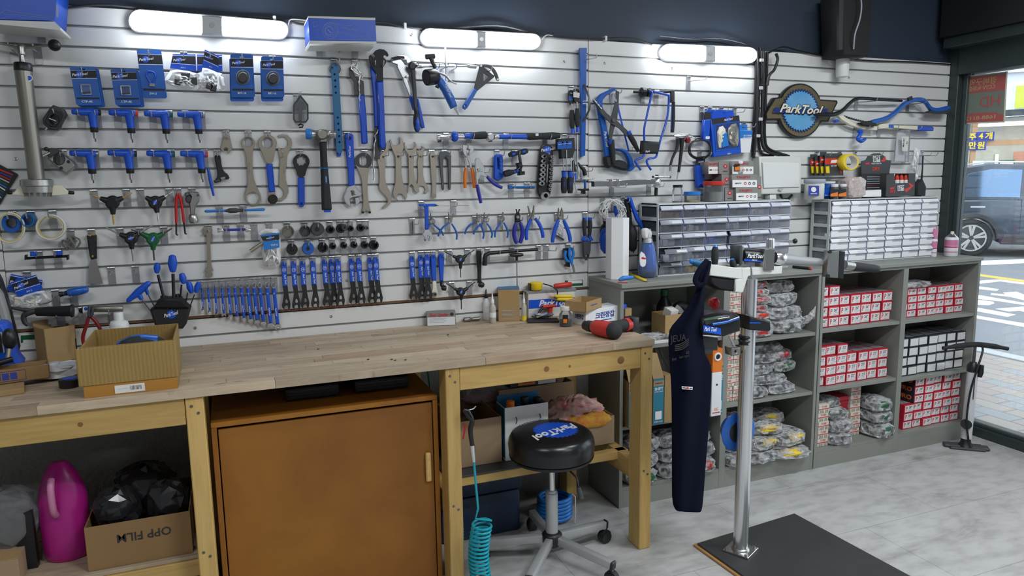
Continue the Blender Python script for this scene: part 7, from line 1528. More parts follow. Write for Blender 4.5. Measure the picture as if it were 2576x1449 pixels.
box(t,'front_rail',-.893,-.116,-.690,-.652,BT-.118,BT-.029,'pine_x',.002);box(t,'front_rail',BX0,-1.824,-.690,-.652,BT-.118,BT-.029,'pine_x',.002);box(t,'rear_rail',-.894,-.115,-.05,-.012,BT-.118,BT-.029,'pine_x',.002)
for x,y,s in((-.21,-.6905,.017),(-.44,-.6905,.006),(-.54,-.6905,.012),(-2.12,-.6905,.008)):q=Vector((x,y,BT-.075));lathe(t,'knot',q+Vector((0,.001,0)),q+Vector((0,-.0004,0)),[(0,s),(1,s*.9)],'knot',12)
box(t,'shelf_rail',-.893,-.062,-.505,-.467,.338,.376,'pine_x',.002);box(t,'shelf_rail',-.893,-.062,-.13,-.092,.338,.376,'pine_x',.002);box(t,'side_rail',-.114,-.068,-.60,-.10,.29,.376,'pine_y',.002);box(t,'side_rail',-.945,-.899,-.60,-.10,.29,.376,'pine_y',.002)
box(t,'lower_shelf',-.90,-.40,-.51,-.06,.3765,.384,'charcoal',.001)
box(t,'lower_shelf',BX0,-1.80,-.59,-.03,.285,.298,'beech',.001);box(t,'shelf_rail',BX0,-1.824,-.60,-.561,.225,.284,'pine_x',.002)
view(0,0,1)
for k,(px,py)in enumerate(((926,905),(994,907),(1020,906),(800,879),(1127,843),(985,905))):
	q=ptz(px,py,BT);o=box(None,'black_grommet',q.x-.004,q.x+.004,q.y-.002,q.y+.002,BT,BT+.003,'black',0,.3);topmesh(o,('tiny black plastic crumb on the bench top, left of the close trio','tiny black crumb in the middle of the close trio on the bench','tiny black crumb at the right of the close trio on the bench','tiny black crumb alone on the left half of the bench top','tiny black crumb near the grey lettered carton on the bench','tiny black crumb nearest the bench front edge')[k],'debris')
# ---------------- plywood cabinet under the bench
t=thing('plywood_cabinet','orange plywood cabinet with a sliding door under the bench','cabinet',(-1.36,-.4,0));cx0,cx1,cz=-1.755,-.957,.766
box(t,'side_panel',cx0,cx0+.018,-.60,-.08,.0,cz-.019,'plywood',.001);box(t,'side_panel',cx1-.018,cx1,-.60,-.08,.0,cz-.019,'plywood',.001);box(t,'top_panel',cx0,cx1,-.60,-.08,cz-.018,cz,'plywood',.001);box(t,'base_panel',cx0+.019,cx1-.019,-.58,-.08,.0,.03,'plywood');box(t,'back_panel',cx0+.019,cx1-.019,-.09,-.081,.031,cz-.02,'plywood')
dr=box(t,'door',cx0+.022,cx1-.022,-.597,-.580,.01,cz-.028,'plywood',.001);hd=box(dr,'handle',-1.012,-.992,-.615,-.5975,.43,.545,'pine_z',.004)
for z in(.455,.52):q=Vector((-1.002,-.615,z));lathe(dr,'screw',q,q+Vector((0,-.001,0)),[(0,.003),(1,.003)],'brass',8)
for k,(x0,x1)in enumerate(((-1.50,-1.30),(-1.245,-1.03))):
	t=thing('tool_case',('left','right')[k]+' black ribbed case on top of the plywood cabinet','case',((x0+x1)/2,-.3,cz));box(t,'shell',x0,x1,-.46,-.15,cz+.0005,cz+.05,'black_m',.012,seg=2);box(t,'lid',x0+.004,x1-.004,-.456,-.154,cz+.052,cz+.095,'black_m',.012,seg=2)
	for q in range(3):box(t,'rib',x0+.012,x1-.012,-.462,-.459,cz+.012+q*.012,cz+.018+q*.012,'black')
# ---------------- things on the bench
view(1000,640,3.68)
def bq(zx,zy):q=ptz(zx,zy,BT);return q
def bbox(name,label,cat,a,b,dep,h,mat,b_=.001,z=BT):
	"""carton on the bench: front bottom corners a, b in the frame"""
	A,B=ptz(*a,z),ptz(*b,z);u=(B-A);u.z=0;w_=u.length;u.normalize();n=Vector((-u.y,u.x,0));A.z=z+.0004
	t=thing(name,label,cat,A);frame_box(t,'carton_body',A,u,n,(0,0,1),w_,dep,h,mat,b_);return t,A,u,n,w_
t,A,u,n,w_=bbox('carded_box','grey and white carton with red script lettering','carton',(272,666),(540,655),.05,.064,'greylabel')
frame_box(t,'white_panel',A+u*.003-n*.0008+Vector((0,0,.002)),u,(0,0,1),n*-1,w_-.006,.038,.0004,'print_w');text3(t,'Best Quality',A+u*w_*.42-n*.0008+Vector((0,0,.050)),u,(0,0,1),.013,'print_r',.3,.02,width=w_*.66);c=A+u*w_*.87+Vector((0,0,.052));lathe(t,'round_mark',c,c-n*.0008,[(0,.008),(1,.008)],'print_k',14)
for k in range(4):frame_box(t,'text_line',A+u*.012-n*.0016+Vector((0,0,.034-.006*k)),u,(0,0,1),n*-1,w_*(.6-.08*(k%2)),.0015,.0003,'print_g')
a,b=ptz(615,605,BT+.011),ptz(760,592,BT+.011);t=thing('socket_adapter','steel socket adapter lying on the bench','socket',a-Vector((0,0,.011)));lathe(t,'body',a,b,[(0,.0105),(.02,.011),(.4,.011),(.45,.0075),(.6,.0075),(.65,.009),(1,.009)],'nickel',14);lathe(t,'bore',a-(b-a)*.004,a,[(0,.007),(1,.007)],'black',10)
def bottle(label,q,r,h,mat,capm,caph,tip=None,name='glue_bottle',band=None):
	t=thing(name,label,'bottle',q);q=q+Vector((0,0,.0004));lathe(t,'bottle_body',q,q+Vector((0,0,h)),[(0,r*.9),(.03,r),(.82,r),(.93,r*.6),(1,r*.45)],mat,18)
	lathe(t,'cap',q+Vector((0,0,h)),q+Vector((0,0,h+caph)),[(0,r*.55),(.35,r*.5),(.4,r*.32),(1,r*.12)]if tip else[(0,r*.5),(1,r*.48)],capm,14)
	if band:lathe(t,'label',q+Vector((0,0,h*band[0])),q+Vector((0,0,h*band[1])),[(0,r*1.01),(1,r*1.01)],band[2],18)
	return t
pr('milky',(.62,.60,.52),.35,trans=.25)
bottle('white glue bottle with a black nozzle',bq(825,606),.017,.105,'white_pl','black',.042,True,band=(.15,.6,'print_w'));bottle('cloudy squeeze bottle with a white nozzle',bq(882,634),.016,.092,'milky','white_pl',.048,True,band=(.3,.55,'print_w'));bottle('milky dropper bottle beside the parts tray',bq(1172,616),.012,.085,'milky','white_pl',.05,True,band=(.05,.3,'yellow'))
t,A,u,n,w_=bbox('kraft_carton','upright kraft carton with a blue torn top','carton',(935,622),(1132,618),.10,.150,'kraft');frame_box(t,'blue_top',A+u*-.0005+n*.0+Vector((0,0,.1503)),u,n,(0,0,1),w_+.001,.101,.002,'teal',.0005)
for k in range(7):frame_box(t,'text_line',A+u*.02-n*.0008+Vector((0,0,.05-.006*k)),u,(0,0,1),n*-1,w_*(.7-.15*(k%3)),.0018,.0004,'print_g')
# parts tray with the lettered white box
t,A,u,n,w_=bbox('parts_bin','white and blue lettered tool carton in the parts corner','carton',(1212,590),(1640,560),.06,.115,'offwhite');frame_box(t,'blue_panel',A+u*.002-n*.0008+Vector((0,0,.045)),u,(0,0,1),n*-1,w_-.004,.042,.0004,'blue');text3(t,'ParkTool',A+u*w_*.55-n*.0014+Vector((0,0,.066)),u,(0,0,1),.030,'print_w',.3,.03)
frame_box(t,'grey_tray',A+u*-.01+n*-.001+Vector((0,0,.1155)),u,n,(0,0,1),w_+.02,.065,.014,'hook',.002)
TB,Tu,Tn,Tw=A,u,n,w_
t,A,u,n,w_=bbox('black_mat','shallow black parts tray in front of the lettered carton','tray',(1205,640),(1500,632),.085,.008,'black_m',.002)
q=TB+Tu*.045+Tn*.02+Vector((0,0,.131));t=thing('masking_cup','yellow tape measure on the grey tray','tape measure',q);lathe(t,'case',q+Vector((0,0,.0005)),q+Vector((0,0,.038)),[(0,.028),(.1,.032),(.9,.032),(1,.027)],'yellow',18);box(t,'black_side',q.x-.036,q.x-.03,q.y-.015,q.y+.015,q.z+.002,q.z+.034,'black',.002);tube(t,'strap',smooth_path([q+Vector((.03,-.02,.03)),q+Vector((.06,-.05,.02)),q+Vector((.085,-.055,.0)),q+Vector((.09,-.05,-.02))],4),.003,'black',6)
q=TB+Tu*.14+Tn*.03+Vector((0,0,.142));t=thing('screwdriver','red-handled screwdriver lying on the grey tray','screwdriver',q);lathe(t,'handle',q+Vector((.0,0,0)),q+Vector((.095,-.004,.004)),[(0,.008),(.06,.012),(.5,.013),(.95,.012),(1,.007)],'redplast',12);tube(t,'shaft',[q,q+Vector((-.10,.004,-.003))],.0032,'steel',8)
for k,(z,c)in enumerate(((.10,'orange'),(.085,'yellow'))):q=TB+Tu*(.13+.01*k)-Tn*.014+Vector((0,0,z));t=thing('marker_pen',('upper','lower')[k]+' yellow handled pick leaning beside the lettered carton','pick',q);lathe(t,'handle',q,q+Tu*.09-Vector((0,0,.006)),[(0,.004),(.1,.008),(.9,.009),(1,.005)],'yellow',10);tube(t,'tip',[q,q-Tu*.03+Vector((0,0,.002))],.0025,'green' if k else 'orange',6)
q=TB+Tu*.098-Tn*.034+Vector((0,0,.009));t=thing('clamp','red plastic clamp with a flat top in the parts tray','clamp',q);lathe(t,'stem',q,q+Vector((0,0,.045)),[(0,.014),(.5,.011),(1,.013)],'redplast',12);box(t,'flat_top',q.x-.045,q.x+.03,q.y-.02,q.y+.02,q.z+.045,q.z+.054,'redplast',.004);tube(t,'jaw',smooth_path([q+Vector((-.04,-.01,.05)),q+Vector((-.06,-.015,.03)),q+Vector((-.075,-.02,.01))],4),.006,'black',8)
q=TB+Tu*.05-Tn*.06+Vector((0,0,.0095));t=thing('silver_packet','crumpled silver packet on the black tray','packet',q);vs,fs=sup(14,6,.05,.025,.012,random.Random(8),.2,.7);link('foil',rawmesh('foil',[v+q+Vector((0,0,.013))for v in vs],fs),'bright',t)
jq=bq(1556,662);t=thing('jar','clear jar with a white screw cap and orange label on the bench','jar',jq);lathe(t,'jar_body',jq+Vector((0,0,.0004)),jq+Vector((0,0,.072)),[(0,.026),(.04,.029),(.75,.029),(.9,.021),(1,.021)],'pet',20);lathe(t,'lid',jq+Vector((0,0,.072)),jq+Vector((0,0,.092)),[(0,.023),(.1,.0245),(1,.0235)],'white',20);lathe(t,'contents',jq+Vector((0,0,.002)),jq+Vector((0,0,.03)),[(0,.026),(1,.027)],'charcoal',16)
cq=jq+Vector((-.012,-.0292,.02));box(t,'label',cq.x-.014,cq.x+.010,cq.y,cq.y+.006,cq.z,cq.z+.036,'black',0,-.35);box(t,'label_print',cq.x-.012,cq.x+.006,cq.y-.0006,cq.y+.004,cq.z,cq.z+.018,'orange',0,-.35)
# glove cartons
t,A,u,n,w_=bbox('glove_carton','white carton with blue Korean lettering under the kraft tray','carton',(1742,664),(2078,604),.09,.070,'print_w');frame_box(t,'blue_end',A+u*(w_-.0)+Vector((0,0,.0)),u,n,(0,0,1),.03,.09,.070,'blue',.001);text3(t,'크린장갑',A+u*w_*.52-n*.0008+Vector((0,0,.036)),u,(0,0,1),.022,'print_b',0,.03,width=w_*.52);frame_box(t,'print_line',A+u*w_*.35-n*.0002+Vector((0,0,.012)),u,(0,0,1),n*-1,w_*.35,.004,.0006,'print_b')
GA,Gu,Gn=A.copy(),u.copy(),n.copy()
t,A,u,n,w_=bbox('glove_carton','white carton with blue Korean lettering turned towards the jar','carton',(1622,640),(1732,661),.05,.066,'print_w');text3(t,'크린장갑',A+u*w_*.55-n*.0008+Vector((0,0,.036)),u,(0,0,1),.017,'print_b',0,.03,width=w_*.75);frame_box(t,'red_print',A+u*.004+n*.002+Vector((0,0,.066)),u,n,(0,0,1),.04,.05,.0006,'red')
o=GA+Gu*.015+Gn*.0+Vector((0,0,.0712));t=thing('kraft_tray','open kraft tray with a thumb notch on the glove carton','tray',o);W_,D_2,H_=.155,.105,.045;u2=(Gu*.94+Gn*.34).normalized();n2=Vector((-u2.y,u2.x,0));o=o-n2*.02-u2*.06
for nm,P_,a,b_,c_,s in(('bottom',o,u2,n2,(0,0,1),(W_,D_2,.002)),('front_wall',o,u2,n2,(0,0,1),(W_,.002,H_)),('back_wall',o+n2*(D_2-.002),u2,n2,(0,0,1),(W_,.002,H_)),('side_wall',o,u2,n2,(0,0,1),(.002,D_2,H_)),('side_wall',o+u2*(W_-.002),u2,n2,(0,0,1),(.002,D_2,H_))):frame_box(t,nm,P_,a,b_,c_,*s,'kraft')
frame_box(t,'print_line',o+u2*W_*.3-n2*.0002+Vector((0,0,.022)),u2,(0,0,1),n2*-1,W_*.4,.004,.0005,'print_b')
q=bq(2130,600);o=box(None,'kraft_carton',q.x-.02,q.x+.02,q.y,q.y+.05,BT+.0005,BT+.05,'kraft',.001,.2);topmesh(o,'little kraft carton behind the drill','carton')
# drill
pr('drill_red',(.55,.03,.02),.35);t=thing('cordless_drill','red and black cordless drill lying on the bench corner','drill',bq(1900,735))
a,b=ptz(1730,655,BT+.033),ptz(2050,715,BT+.036);lathe(t,'chuck',a,a+(b-a)*.26,[(0,.012),(.05,.02),(.35,.021),(.4,.024),(.95,.025),(1,.02)],'black',16);lathe(t,'chuck_collar',a+(b-a)*.25,a+(b-a)*.30,[(0,.022),(1,.024)],'steel',16);lathe(t,'motor_housing',a+(b-a)*.29,a+(b-a)*.84,[(0,.026),(.08,.032),(.5,.035),(1,.034)],'drill_red',18);lathe(t,'rear_grip',a+(b-a)*.80,b,[(0,.0345),(.2,.0355),(.7,.033),(1,.02)],'softblack',18)
m_=a+(b-a)*.55;e=ptz(2175,640,BT+.030);tube(t,'handle',[m_+Vector((.0,.02,-.002)),m_+(e-m_)*.55,m_+(e-m_)*.82],[.026,.024,.027],'softblack',14);tube(t,'handle_red',[m_+(e-m_)*.72,m_+(e-m_)*.86],[.0285,.029],'drill_red',14);u=(e-m_).normalized();v=Vector((0,0,1));frame_box(t,'battery',m_+(e-m_)*.84-u.cross(v).normalized()*.027-v*.0285,u,u.cross(v).normalized(),v,.045,.054,.06,'black',.006,seg=2)
qv=(a+(b-a)*.42);box(t,'rating_plate',qv.x-.012,qv.x+.012,qv.y-.0365,qv.y-.033,qv.z-.010,qv.z+.012,'black',.001,-.9)
# ---------------- left end cartons
view(0,620,3.45)
def opencarton(label,FL,FR,BRz,h,mat,cap,d,name='open_carton',jag=0):
	A,B=ptz(*FL,BT),ptz(*FR,BT);u=B-A;u.z=0;w_=u.length;u.normalize();n=Vector((-u.y,u.x,0));A.z=BT+.0004;t=thing(name,label,'carton',A)
	for nm,P_,s in(('bottom',A,(w_,d,.003)),('front_wall',A,(w_,.004,h)),('back_wall',A+n*(d-.004),(w_,.004,h)),('side_wall',A,(.004,d,h)),('side_wall',A+u*(w_-.004),(.004,d,h))):
		o=frame_box(t,nm,P_,u,n,(0,0,1),*s,mat,.0006)
	return t,A,u,n,w_
def corrug():
	m=pr('corrugated',(.33,.215,.065),.7,noise=(5,.5,(.26,.15,.04),one));nt=m.node_tree;b=nt.nodes['Principled BSDF'];tc=nt.nodes.new('ShaderNodeTexCoord');wv=nt.nodes.new('ShaderNodeTexWave');wv.inputs['Scale'].default_value=28;wv.inputs['Distortion'].default_value=1.5;bp=nt.nodes.new('ShaderNodeBump');bp.inputs['Strength'].default_value=.22;bp.inputs['Distance'].default_value=.003
	nt.links.new(tc.outputs['Object'],wv.inputs['Vector']);nt.links.new(wv.outputs['Fac'],bp.inputs['Height']);nt.links.new(bp.outputs[0],b.inputs['Normal'])
corrug();pr('kraft_o',(.42,.19,.03),.7)
A0,B0=ptz(735,1318,BT),ptz(1545,1228,BT)
t,A,u,n,w_=opencarton('large battered brown carton with taped corrugated sides',(735,1318),(1545,1228),None,.160,'corrugated',None,.30)
frame_box(t,'outer_sleeve',A-u*.012-n*.006+Vector((0,0,.038)),u,n,(0,0,1),w_+.016,.005,.120,'corrugated',.002);frame_box(t,'orange_base',A-n*.002,u,n,(0,0,1),w_,.0015,.04,'kraft_o')
frame_box(t,'paper_label',A+u*w_*.32-n*.0028+Vector((0,0,.004)),u,(0,0,1),n*-1,.085,.026,.0006,'paper');text3(t,'|||||||||',A+u*(w_*.32+.06)-n*.0036+Vector((0,0,.019)),u,(0,0,1),.010,'print_k');text3(t,'-- ---- --',A+u*(w_*.32+.028)-n*.0036+Vector((0,0,.019)),u,(0,0,1),.008,'print_g');None
q=A+u*w_*.55+n*.13+Vector((0,0,.0));t2=thing('work_shoe','dark blue and green roll of gloves inside the battered carton','gloves',q+Vector((0,0,.0035)));tube(t2,'fabric',smooth_path([q+Vector((-.08,-.02,.06)),q+Vector((-.03,0,.115)),q+Vector((.04,.01,.118)),q+Vector((.09,.0,.09))],4),[.02,.025,.03,.035,.038,.04,.04,.04,.038,.036,.032,.028,.02],'softblack',12);tube(t2,'blue_top',smooth_path([q+Vector((-.05,0,.12)),q+Vector((.0,.005,.137)),q+Vector((.06,.005,.128))],4),.026,'blue2',10);tube(t2,'green_cuff',[q+Vector((.085,-.01,.06)),q+Vector((.09,-.01,.115))],.018,'green',8)
t,A,u,n,w_=opencarton('small open brown carton with its flap up',(410,1025),(680,975),None,.132,'kraft',None,.10);frame_box(t,'flap',A+n*.1+Vector((0,0,.132)),u,(0,0,1),n,w_,.02,.002,'kraft');frame_box(t,'hand_slot',A+u*(w_*.96)-n*.0006+Vector((0,0,.04)),u,(0,0,1),n*-1,.004,.04,.0006,'black')
q=A+u*w_*.45+n*.05;t=thing('cable_roll','black roll of cable inside the small open carton','roll',q+Vector((0,0,.004)));lathe(t,'roll',q+Vector((0,0,.004)),q+Vector((0,0,.118)),[(0,.03),(.9,.03),(1,.02)],'black',16)
q=ptz(610,1215,BT);t=thing('tape_roll','roll of black tape with a blue core ring beside the big carton','tape',q);lathe(t,'tape',q+Vector((0,0,.0004)),q+Vector((0,0,.028)),[(0,.030),(.05,.032),(.95,.032),(1,.030)],'black',24);lathe(t,'blue_core',q+Vector((0,0,.0285)),q+Vector((0,0,.0295)),[(0,.022),(1,.021)],'blue',20)
q=ptz(560,1140,BT);t=thing('plastic_bag','crumpled white plastic bag between the cartons','bag',q);vs,fs=sup(20,9,.085,.05,.026,random.Random(12),.16,.7);pr('whitebag',(.58,.58,.60),.35);link('film',rawmesh('film',[v+q+Vector((-.01,.01,.027))for v in vs],fs),'whitebag',t)
t,A,u,n,w_=bbox('parts_carton','flat brown tray carton with blue print at the bench end','carton',(-160,1330),(215,1275),.10,.018,'kraft');
A,B=ptz(-120,1275,BT),ptz(445,1195,BT);u=B-A;u.z=0;w_=u.length;u.normalize();n=Vector((-u.y,u.x,0));A.z=BT+.02;A+=n*.012;t=thing('parts_carton','long open brown parts tray printed with a blue frame','carton',A)
for nm,P_,s in(('bottom',A,(w_,.08,.003)),('front_wall',A,(w_,.004,.046)),('back_wall',A+n*.076,(w_,.004,.046)),('side_wall',A,(.004,.08,.046)),('side_wall',A+u*(w_-.004),(.004,.08,.046))):frame_box(t,nm,P_,u,n,(0,0,1),*s,'kraft_d',.0006)
c=A+u*.06-n*.0006+Vector((0,0,.023));[frame_box(t,'printed_block',c+u*x_-Vector((0,0,.011)),u,(0,0,1),n*-1,.018,.022,.0004,'print_b')for x_ in(-.036,-.014,.008)];tube(t,'printed_frame',[c+u*x+Vector((0,0,z))for x,z in((-.045,-.016),(.05,-.016),(.05,.016),(-.045,.016))],.001,'print_b',4,True)
q=A+u*(w_-.12)+n*.04+Vector((0,0,.05));t=thing('pedal_tool','black crank handled tool with an oval knob in the brown tray','hand tool',q);tube(t,'bar',smooth_path([q+Vector((-.12,-.01,-.005)),q+Vector((-.05,0,.005)),q+Vector((.02,.01,.02))],4),.010,'black',10);vs,fs=sup(14,10,.022,.022,.036,random.Random(2),.01,1.0);link('knob',rawmesh('knob',[v+q+Vector((.012,.03,.085))for v in vs],fs,True),'black',t);tube(t,'stem',[q+Vector((.005,.015,.02)),q+Vector((.01,.028,.06))],.007,'tan_steel',8)
# truing stand at the picture edge
t=thing('truing_stand','blue wheel truing stand with a grey arm at the bench end','truing stand',(-2.47,-.30,BT));view(0,600,3.5341)
pr('stand_grey',(.34,.34,.33),.5)
plate(t,'blue_body',[(-60,760),(0,765),(40,800),(105,1050),(165,1120),(150,1170),(-60,1185)],.24,.34,'blue',b=.006);plate(t,'arm',[(-60,420),(0,500),(60,700),(120,960),(140,1040),(110,1060),(60,900),(-10,680),(-60,640)],.18,.23,'stand_grey',b=.004);plate(t,'black_edge',[(-60,260),(0,370),(60,560),(125,820),(160,970),(140,1050),(120,950),(60,720),(0,520),(-60,430)],.10,.14,'black',b=.003)
plate(t,'caliper_plate',[(-60,840),(10,838),(38,1005),(-60,1015)],.34,.345,'black');plate(t,'plate_rim',[(-60,835),(14,832),(42,1012),(30,1018),(6,845),(-60,848)],.345,.348,'print_g');box(t,'foot',-2.62,-2.40,-.40,-.16,BT+.0005,BT+.016,'blue',.004)
# ================================================================ under the bench, right bay
view(1080,900,2.64)
def open_box(label,x0,x1,y0,y1,z0,h,mat,th=.004,name='open_carton',cat='carton'):
	t=thing(name,label,cat,((x0+x1)/2,(y0+y1)/2,z0))
	for nm,a in(('bottom',(x0,x1,y0,y1,z0+.0004,z0+.004)),('front_wall',(x0,x1,y0,y0+th,z0+.004,z0+h)),('back_wall',(x0,x1,y1-th,y1,z0+.004,z0+h)),('side_wall',(x0,x0+th,y0+th,y1-th,z0+.004,z0+h)),('side_wall',(x1-th,x1,y0+th,y1-th,z0+.004,z0+h))):box(t,nm,*a,mat,.0008)
	return t
pr('kraft2',(.36,.25,.15),.75);LS=.3845
open_box('open brown carton on the lower bench shelf behind the air gun',-.84,-.635,-.43,-.14,LS,.20,'kraft2')
t=open_box('open brown carton of colourful rags on the shelf end',-.40,-.09,-.43,-.22,.3845,.13,'kraft2');view(1080,900,2.64)
frame_box(t,'black_tape',(-.305,-.431,.39),(1,0,0),(0,0,1),(0,-1,0),.045,.12,.0008,'black');frame_box(t,'black_tape',(-.345,-.4315,.39),(1,0,0),(0,0,1),(0,-1,0),.12,.035,.0008,'black');box(t,'tape_print',-.298,-.292,-.4325,-.4316,.415,.485,'print_w');[lathe(t,'tape_ring',(-.273,-.4316,z_),(-.273,-.4326,z_),[(0,.006),(1,.006)],'print_w',10)for z_ in(.42,.445,.47)]
pr('rag',(.62,.46,.42),.9,noise=(22,1,(.45,.10,.07),one));pr('rag2',(.62,.16,.03),.9,noise=(22,.8,(.70,.50,.06),one))
q=Vector((-.245,-.325,.4));t=thing('rag_heap','heap of pink patterned rags in the carton','rags',q);vs,fs=sup(34,20,.135,.09,.085,random.Random(4),.2,.8);link('cloth',rawmesh('cloth',[v+q+Vector((0,.0,.10))for v in vs],fs,True),'rag',t);vs,fs=sup(20,8,.10,.05,.035,random.Random(6),.15,.8);link('orange_cloth',rawmesh('orange_cloth',[v+q+Vector((.04,-.075,.10))for v in vs],fs,True),'rag2',t)
t=open_box('brown carton with a barcode at the back of the lower shelf',-.56,-.18,-.20,-.11,.3845,.24,'kraft2');box(t,'divider',-.50,-.20,-.201,-.2005,.40,.55,'kraft')
t=thing('bagged_goods','clear bag with pink and white sheets on the shelf back','bag',(-.62,-.15,.384));bagx=sup(18,8,.14,.06,.05,random.Random(14),.15,.7);pr('pinkfilm',(.55,.22,.36),.4);link('film',rawmesh('film',[v+Vector((-.60,-.13,.60))for v in bagx[0]],bagx[1]),'bag',t);vs,fs=sup(12,6,.10,.03,.02,random.Random(15),.1,.7);link('pink_sheet',rawmesh('pink_sheet',[v+Vector((-.62,-.15,.585))for v in vs],fs),'pinkfilm',t);box(t,'support_carton',-.63,-.565,-.18,-.08,.3845,.56,'kraft_d')
t=thing('parcel_box','parcel with an orange shipping tag at the back of the shelf','parcel',(-.37,-.15,.63));box(t,'parcel',-.50,-.26,-.19,-.07,.6255,.665,'charcoal',.002);box(t,'orange_tag',-.46,-.375,-.1915,-.1905,.632,.660,'orange');text3(t,'T5-545',(-.418,-.192,.646),(1,0,0),(0,0,1),.013,'print_k');box(t,'white_tag',-.36,-.27,-.1915,-.1905,.628,.664,'paper')
t=open_box('white and blue paper carrier bag on the lower shelf',-.62,-.42,-.435,-.33,LS,.235,'white',.002,'carrier_bag','bag');box(t,'blue_inside',-.618,-.422,-.335,-.3325,LS+.15,LS+.26,'teal');box(t,'blue_side',-.6215,-.6202,-.43,-.33,LS+.01,LS+.23,'teal')
for k,x in enumerate((-.57,-.46)):tube(t,'string_loop',[(x,-.4365,LS+.19),(x+.004,-.438,LS+.175),(x,-.4365,LS+.16)],.002,'teal',6)
for k,(x,capm,lab)in enumerate(((-.575,'orange','bottle with an orange cap standing in the paper carrier'),(-.51,'black','black-necked bottle standing in the paper carrier'),(-.45,'black','short black-capped bottle standing in the paper carrier'))):
	t=thing('fluid_bottle',lab,'bottle',(x,-.385,LS+.005));hh=(.215,.225,.215)[k];lathe(t,'bottle_body',(x,-.385,LS+.005),(x,-.385,LS+hh),[(0,.026),(.8,.027),(.93,.014),(1,.014)],'milky' if k==0 else 'black',16);lathe(t,'cap',(x,-.385,LS+hh),(x,-.385,LS+hh+.032),[(0,.017),(.1,.018),(1,.017)],capm,14)
t=thing('storage_crate','dark blue lidded plastic crate under the lower shelf','crate',(-.66,-.3,0));pr('crate',(.012,.028,.07),.45);box(t,'body',-.885,-.51,-.33,-.12,.0,.20,'crate',.02,seg=2);box(t,'lid',-.89,-.502,-.337,-.115,.202,.286,'crate',.015,seg=2)
# blue hose coil on the floor
o=tube(None,'hose_coil',[Vector((-.325+.075*math.cos(k*PI/8),-.29+.075*math.sin(k*PI/8),.012+.0011*k))for k in range(16*6)],.0095,'sky_blue',8);topmesh(o,'coil of bright blue hose on the floor behind the stool','hose')
t=thing('hose_tie','white tie around the blue hose coil','cable tie',(-.25,-.30,.0));tube(t,'tie',[(-.262,-.372,.004),(-.262,-.383,.06),(-.258,-.372,.13),(-.262,-.350,.135)],.002,'white',6)
# green hose at the rear wall
o=tube(None,'green_hose',smooth_path([(-.46,-.03,.79),(-.46,-.03,.74),(-.40,-.03,.66),(-.30,-.03,.65),(-.20,-.03,.70),(-.19,-.03,.79)],6),.006,'green',8);topmesh(o,'green hose looped on the plaster wall under the bench','hose')
o=tube(None,'green_hose',smooth_path([(-.92,-.30,.82),(-.91,-.32,.70),(-.925,-.34,.50),(-.92,-.34,.39)],6),.005,'green',8);topmesh(o,'green hose running down beside the plywood cabinet','hose')
# air gun on a coiled hose
D=.70
t=thing('air_gun','black air blow gun hanging from the bench leg','air gun',pt(280,600,D));view(1080,900,2.64)
ptube(t,'nozzle',[(225,355,D),(290,340,D),(310,322,D)],[5,5,4],'chrome',8);ptube(t,'body',[(235,345,D),(262,385,D),(285,420,D),(272,480,D),(285,580,D)],[14,20,16,16,14],'black',12,3);ptube(t,'trigger',[(232,345,D+.01),(262,350,D+.015),(290,400,D+.015)],[6,8,5],'charcoal',8);ptube(t,'fitting',[(285,580,D),(288,620,D),(296,690,D)],[17,18,12],'chrome',12)
ptube(t,'red_grip',[(225,440,D-.01),(240,450,D-.01),(225,540,D-.01)],6,'red',8)
def coil(name,label,top,x,y,z0,z1,R,turns,r,mat,lean=0.0):
	n=int(turns*14);rnd=random.Random(int(abs(x)*100));P_=[Vector(p)for p in top]
	for i in range(n+1):
		k=i/n;a=i*2*PI/14;P_.append(Vector((x+lean*math.sin(k*3)+R*math.cos(a),y+R*math.sin(a),z0+(z1-z0)*k)))
	o=tube(None,name,P_,r,mat,7);return topmesh(o,label,'hose')
pr('cyan_hose',(.01,.33,.42),.3)
hp=pt(296,690,D);coil('coiled_hose','turquoise coiled air hose hanging from the blow gun',[hp,hp+Vector((.006,0,-.10)),hp+Vector((.012,0,-.19)),hp+Vector((-.002,-.01,-.225))],hp.x+.022,-D-.02,hp.z-.24,.01,.037,17,.0048,'cyan_hose',-.018)
coil('coiled_hose','turquoise coiled air hose partly behind the bench leg',[(-.895,-.58,.30)],-.885,-.57,.30,.01,.02,24,.0045,'cyan_hose',.004)
# ================================================================ stool
sx,sy=-.496,-.633
t=thing('shop_stool','round black stool with a logo seat and five castors','stool',(sx,sy,0));pr('vinyl',(.010,.010,.012),.28)
lathe(t,'seat_cushion',(sx,sy,.472),(sx,sy,.568),[(0,.164),(.04,.172),(.45,.176),(.7,.172),(.88,.163),(.97,.148),(1,.12),(1.0,.001)],'vinyl',48);lathe(t,'seat_pan',(sx,sy,.459),(sx,sy,.4715),[(0,.158),(.1,.168),(1,.173)],'black',40)
g=flat_mesh('gear_print',star(0,0,.095,.084,28),(),.0006);g.transform(Matrix.Translation((sx+.02,sy+.003,.5682)));link('gear_print',g,'blue',t)
uu=Vector((-.947,-.32,0)).normalized();text3(t,'ParkTool',(sx+.014,sy-.012,.5688),uu,(uu.y*-1,uu.x,0),.052,'print_w',.35,.03,width=.235);text3(t,'SHOP TOOLS',(sx-.03,sy+.135,.5682),uu,(uu.y*-1,uu.x,0),.016,'print_g')
lathe(t,'gas_rod',(sx,sy,.30),(sx,sy,.44),[(0,.0135),(1,.0135)],'chrome',16);
